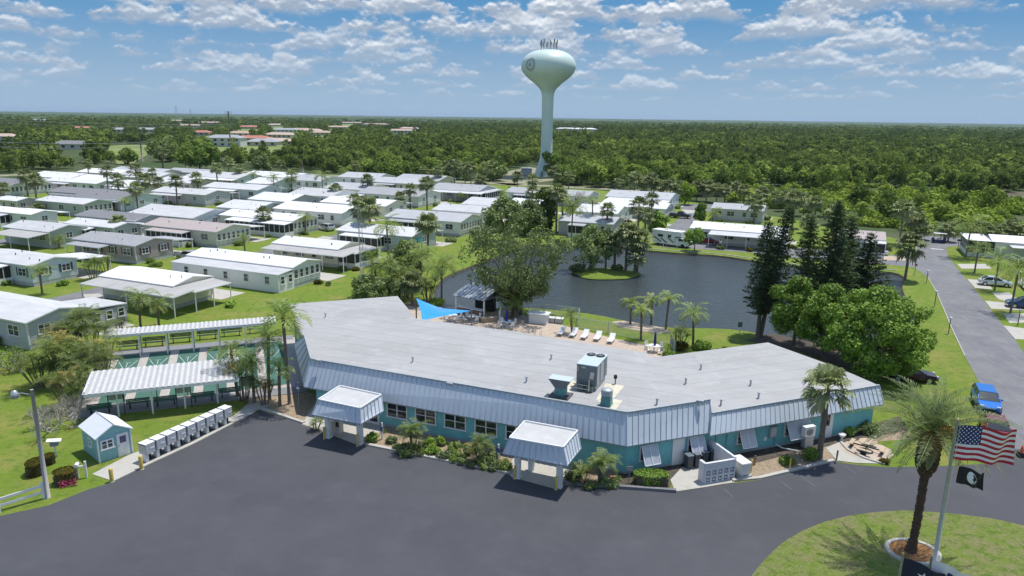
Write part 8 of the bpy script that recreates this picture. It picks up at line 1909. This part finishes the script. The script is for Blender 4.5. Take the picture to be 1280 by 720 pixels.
# crown templates about 9 m tall: 0-2 round, 3 tall pine, 4 fan palm-like, 5 scrub
T_near = [tmpl(1, 3.4, 5, 2.5, 9, 1.4, 2.2, .62), tmpl(2, 2.8, 5.5, 2.2, 9, 1.3, 2.0, .6, 'vase'), tmpl(3, 4.0, 4.4, 2.2, 11, 1.4, 2.1, .62, 'flat'), tmpl(4, 2.0, 6.5, 5.0, 8, .9, 1.5, .5), tmpl(5, 2.2, 2.6, 4.5, 7, 1.0, 1.5, .5), tmpl(6, 2.6, 1.6, .2, 8, 1.0, 1.6, .5)]
T_far = [tmpl(7, 3.6, 4.6, 2.6, 5, 1.8, 2.6, 1.02, dens=.42), tmpl(8, 3.0, 5.4, 2.6, 4, 1.8, 2.5, 1.0, dens=.45), tmpl(9, 4.0, 4.0, 2.4, 5, 1.8, 2.6, 1.02, dens=.42), tmpl(10, 2.0, 6, 5.0, 4, 1.2, 1.8, 1.0, dens=.45), tmpl(12, 2.4, 2.4, 4.5, 3, 1.5, 1.9, 1.0, dens=.5), tmpl(13, 3.0, 1.6, .2, 4, 1.4, 2.0, 1.0, dens=.45)]
def pick_kind(r, px, py, dist):
    sc = poly_in(px, py, scrub_px); n = len(px); kd = r.choice(5, n, p=[.30, .22, .26, .14, .08]); kd[sc & (r.random(n) < .93)] = 5; return kd
TR = []
for k in range(6):
    mbt = MB()
    hh_ = [4.5, 4.8, 4.0, 10, 6, .8][k]; mbt.tube([(0, 0, -.2), (0, 0, hh_ * .6), (.1, .1, hh_)], [.22, .17, .08], B_tree if k != 4 else B_palm, 6); TR.append(mbt.mesh('trunk'))
NEAR_ME = []
for k, v in enumerate(T_near):
    for tint in (0.0, .35, .8):
        NEAR_ME.append(quads_mesh('crown', v, 4, [L_scrub if k == 5 else L_forest], tint=np.full(len(v), tint)))
r = np.random.default_rng(77)
x1, y1, px1, py1 = scatter(r, 165, 420, 4.7); x2, y2, px2, py2 = scatter(r, 420, 1300, 6.6); x3, y3, px3, py3 = scatter(r, 1300, 3200, 19.0)
d1 = np.hypot(x1, y1); order = np.argsort(d1); kd1 = pick_kind(r, px1, py1, d1)
sz = np.where(kd1 == 5, .45, 1.0) / d1; order = np.argsort(-sz)[:300]; isind = np.zeros(len(x1), bool); isind[order] = True
for i in order:
    k = kd1[i]; scrub_ = k == 5
    t = thing(['round_tree', 'upright_tree', 'spreading_tree', 'slash_pine', 'wild_palm', 'scrub_bush'][k], ['bushy green tree in the near edge of the wood', 'upright green tree in the near edge of the wood', 'broad green tree in the near edge of the wood', 'thin pine in the near edge of the wood', 'wild fan palm in the near edge of the wood', 'low bright green bush in the scrub before the wood'][k],
              ['tree', 'tree', 'tree', 'pine tree', 'palm tree', 'bush'][k], (x1[i], y1[i], 0), r.random() * 6.28, ['bushy trees of the wood edge', 'upright trees of the wood edge', 'broad trees of the wood edge', 'pines of the wood edge', 'wild palms of the wood edge', 'bushes of the scrub'][k])
    s_ = r.uniform(.5, .95); t.scale = (s_, s_, s_ * r.uniform(.85, 1.15)); link_mesh('trunk', TR[k], t); link_mesh('crown', NEAR_ME[k * 3 + int(r.random() * 3)], t)
def merge(name, xs, ys, kinds, T, mats_, smin, smax, label, cat):
    V_ = []; M_ = []; TI = []
    for k in range(6):
        s_ = kinds == k
        if not s_.any(): continue
        x, y = xs[s_], ys[s_]; n = len(x); v = T[k]; a = r.random(n) * 6.28; sc = smin + (smax - smin) * r.random(n) ** 1.5; sz_ = sc * (.85 + .3 * r.random(n))
        if k == 5: sc = sc * 1.15
        c, s = np.cos(a), np.sin(a); P_ = np.empty((n, len(v), 3), np.float32); P_[:, :, 0] = (v[None, :, 0] * c[:, None] - v[None, :, 1] * s[:, None]) * sc[:, None] + x[:, None]
        P_[:, :, 1] = (v[None, :, 0] * s[:, None] + v[None, :, 1] * c[:, None]) * sc[:, None] + y[:, None]; P_[:, :, 2] = v[None, :, 2] * sz_[:, None]
        V_.append(P_.reshape(-1, 3)); M_.append(np.full(n * len(v) // 4, 1 if k == 5 else 0)); pt = .5 + .22 * np.sin(x / 31 + 1.3 * np.sin(y / 47)) + .22 * np.sin(y / 38 + 1.7 * np.sin(x / 53)) + .12 * np.sin(x / 11 + y / 13); TI.append(np.repeat(np.clip((.25 + 1.0 * pt) * r.random(n) ** 1.1 * np.clip(1.2 - np.hypot(x, y) / 1600, .35, 1), 0, 1), len(v)))
    me = quads_mesh(name, np.concatenate(V_), 4, mats_, np.concatenate(M_), np.concatenate(TI)); o = link_mesh(name, me); tag(o, label, cat, kind='stuff'); return o
L_wood = leaf_mat('wood_leaves', (.07, .112, .032), (.155, .205, .058), (.33, .41, .085), trans=.3, obj_var=0); L_wscrub = leaf_mat('wood_scrub', (.15, .24, .03), (.24, .34, .045), (.34, .42, .08), trans=.2, obj_var=0)
m_ = ~isind
merge('woodland', x1[m_], y1[m_], kd1[m_], T_near, [L_wood, L_wscrub], .5, .98, 'dense green woodland stretching behind the park', 'woodland')
merge('woodland', x2, y2, pick_kind(r, px2, py2, None), T_far, [L_wood, L_wscrub], .6, 1.15, 'endless dark green woodland in the distance', 'woodland')
# farthest canopy: large clumps, then a rough canopy surface to the horizon
kd3 = r.choice(3, len(x3)); T_vf = [tmpl(20 + i, 8.5, 3.2, 4.0, 5, 2.8, 4.2, 2.6, dens=.4, flat=.6) for i in range(3)] * 2
merge('woodland', x3, y3, kd3, T_vf, [L_wood, L_wscrub], .8, 1.25, 'hazy band of far woodland below the horizon', 'woodland')
M_faded = mat('faded_line_paint', (.10, .10, .105), .8, var=.25, scale=8)
def canopy():
    r_ = np.random.default_rng(5); na_, nr = 260, 70; A = np.linspace(R(-44), R(44), na_); D = 2200 * (15000 / 2200) ** (np.arange(nr) / (nr - 1)); A, D = np.meshgrid(A, D); Z = 6.5 + 3.6 * r_.random(A.shape) + (r_.random(A.shape) > .97) * 5; Z[0] = 0
    v = np.stack([D * np.sin(A), D * np.cos(A), Z], -1).reshape(-1, 3); f = []
    for i in range(nr - 1):
        for j in range(na_ - 1): a = i * na_ + j; f.append((a, a + 1, a + na_ + 1, a + na_))
    me = bpy.data.meshes.new('far_woodland'); me.from_pydata(v.tolist(), [], f); me.materials.append(layered('far_canopy', [((.07, .11, .04), 0, 0, 0, O1), ((.045, .078, .03), .004, .45, .6, O1), ((.075, .11, .04), .012, .55, .7, O1)], bump=0)); me.update(); o = link_mesh('far_woodland', me); tag(o, 'flat dark woodland reaching the horizon', 'woodland', kind='stuff')
canopy()
# grass tufts on the entrance lawn edge and near verge
# faded stall lines on the car park
for px in ([(905, 611), (917, 622)], [(975, 601), (990, 612)], [(1002, 596), (1019, 608)], [(1055, 582), (1070, 592)]):
    a, b = G(*px[0]), G(*px[1]); d = (b - a).normalized(); n = Vector((-d.y, d.x, 0)) * .05; mb = MB(); mb.face([(*(a - n).to_2d(), .014), (*(b - n).to_2d(), .014), (*(b + n).to_2d(), .014), (*(a + n).to_2d(), .014)], M_faded); o = mb.build('stall_line'); o['kind'] = 'structure'
# ================================================================== AIR
HAZE = 0.000045
mb = MB(); mb.box((0, 8000, 29), (40000, 16800, 62), white); hz = mb.build('haze'); hz['kind'] = 'stuff'; hz['label'] = 'thin blue summer air between the camera and the horizon'; hz['category'] = 'haze'
hm = bpy.data.materials.new('summer_air'); hm.use_nodes = True; ht = hm.node_tree; ht.nodes.clear(); pv = ht.nodes.new('ShaderNodeVolumePrincipled'); pv.inputs['Density'].default_value = HAZE; pv.inputs['Color'].default_value = (.62, .78, 1.0, 1); pv.inputs['Anisotropy'].default_value = 0.2; ho = ht.nodes.new('ShaderNodeOutputMaterial'); ht.links.new(pv.outputs[0], ho.inputs['Volume']); hz.data.materials.clear(); hz.data.materials.append(hm)
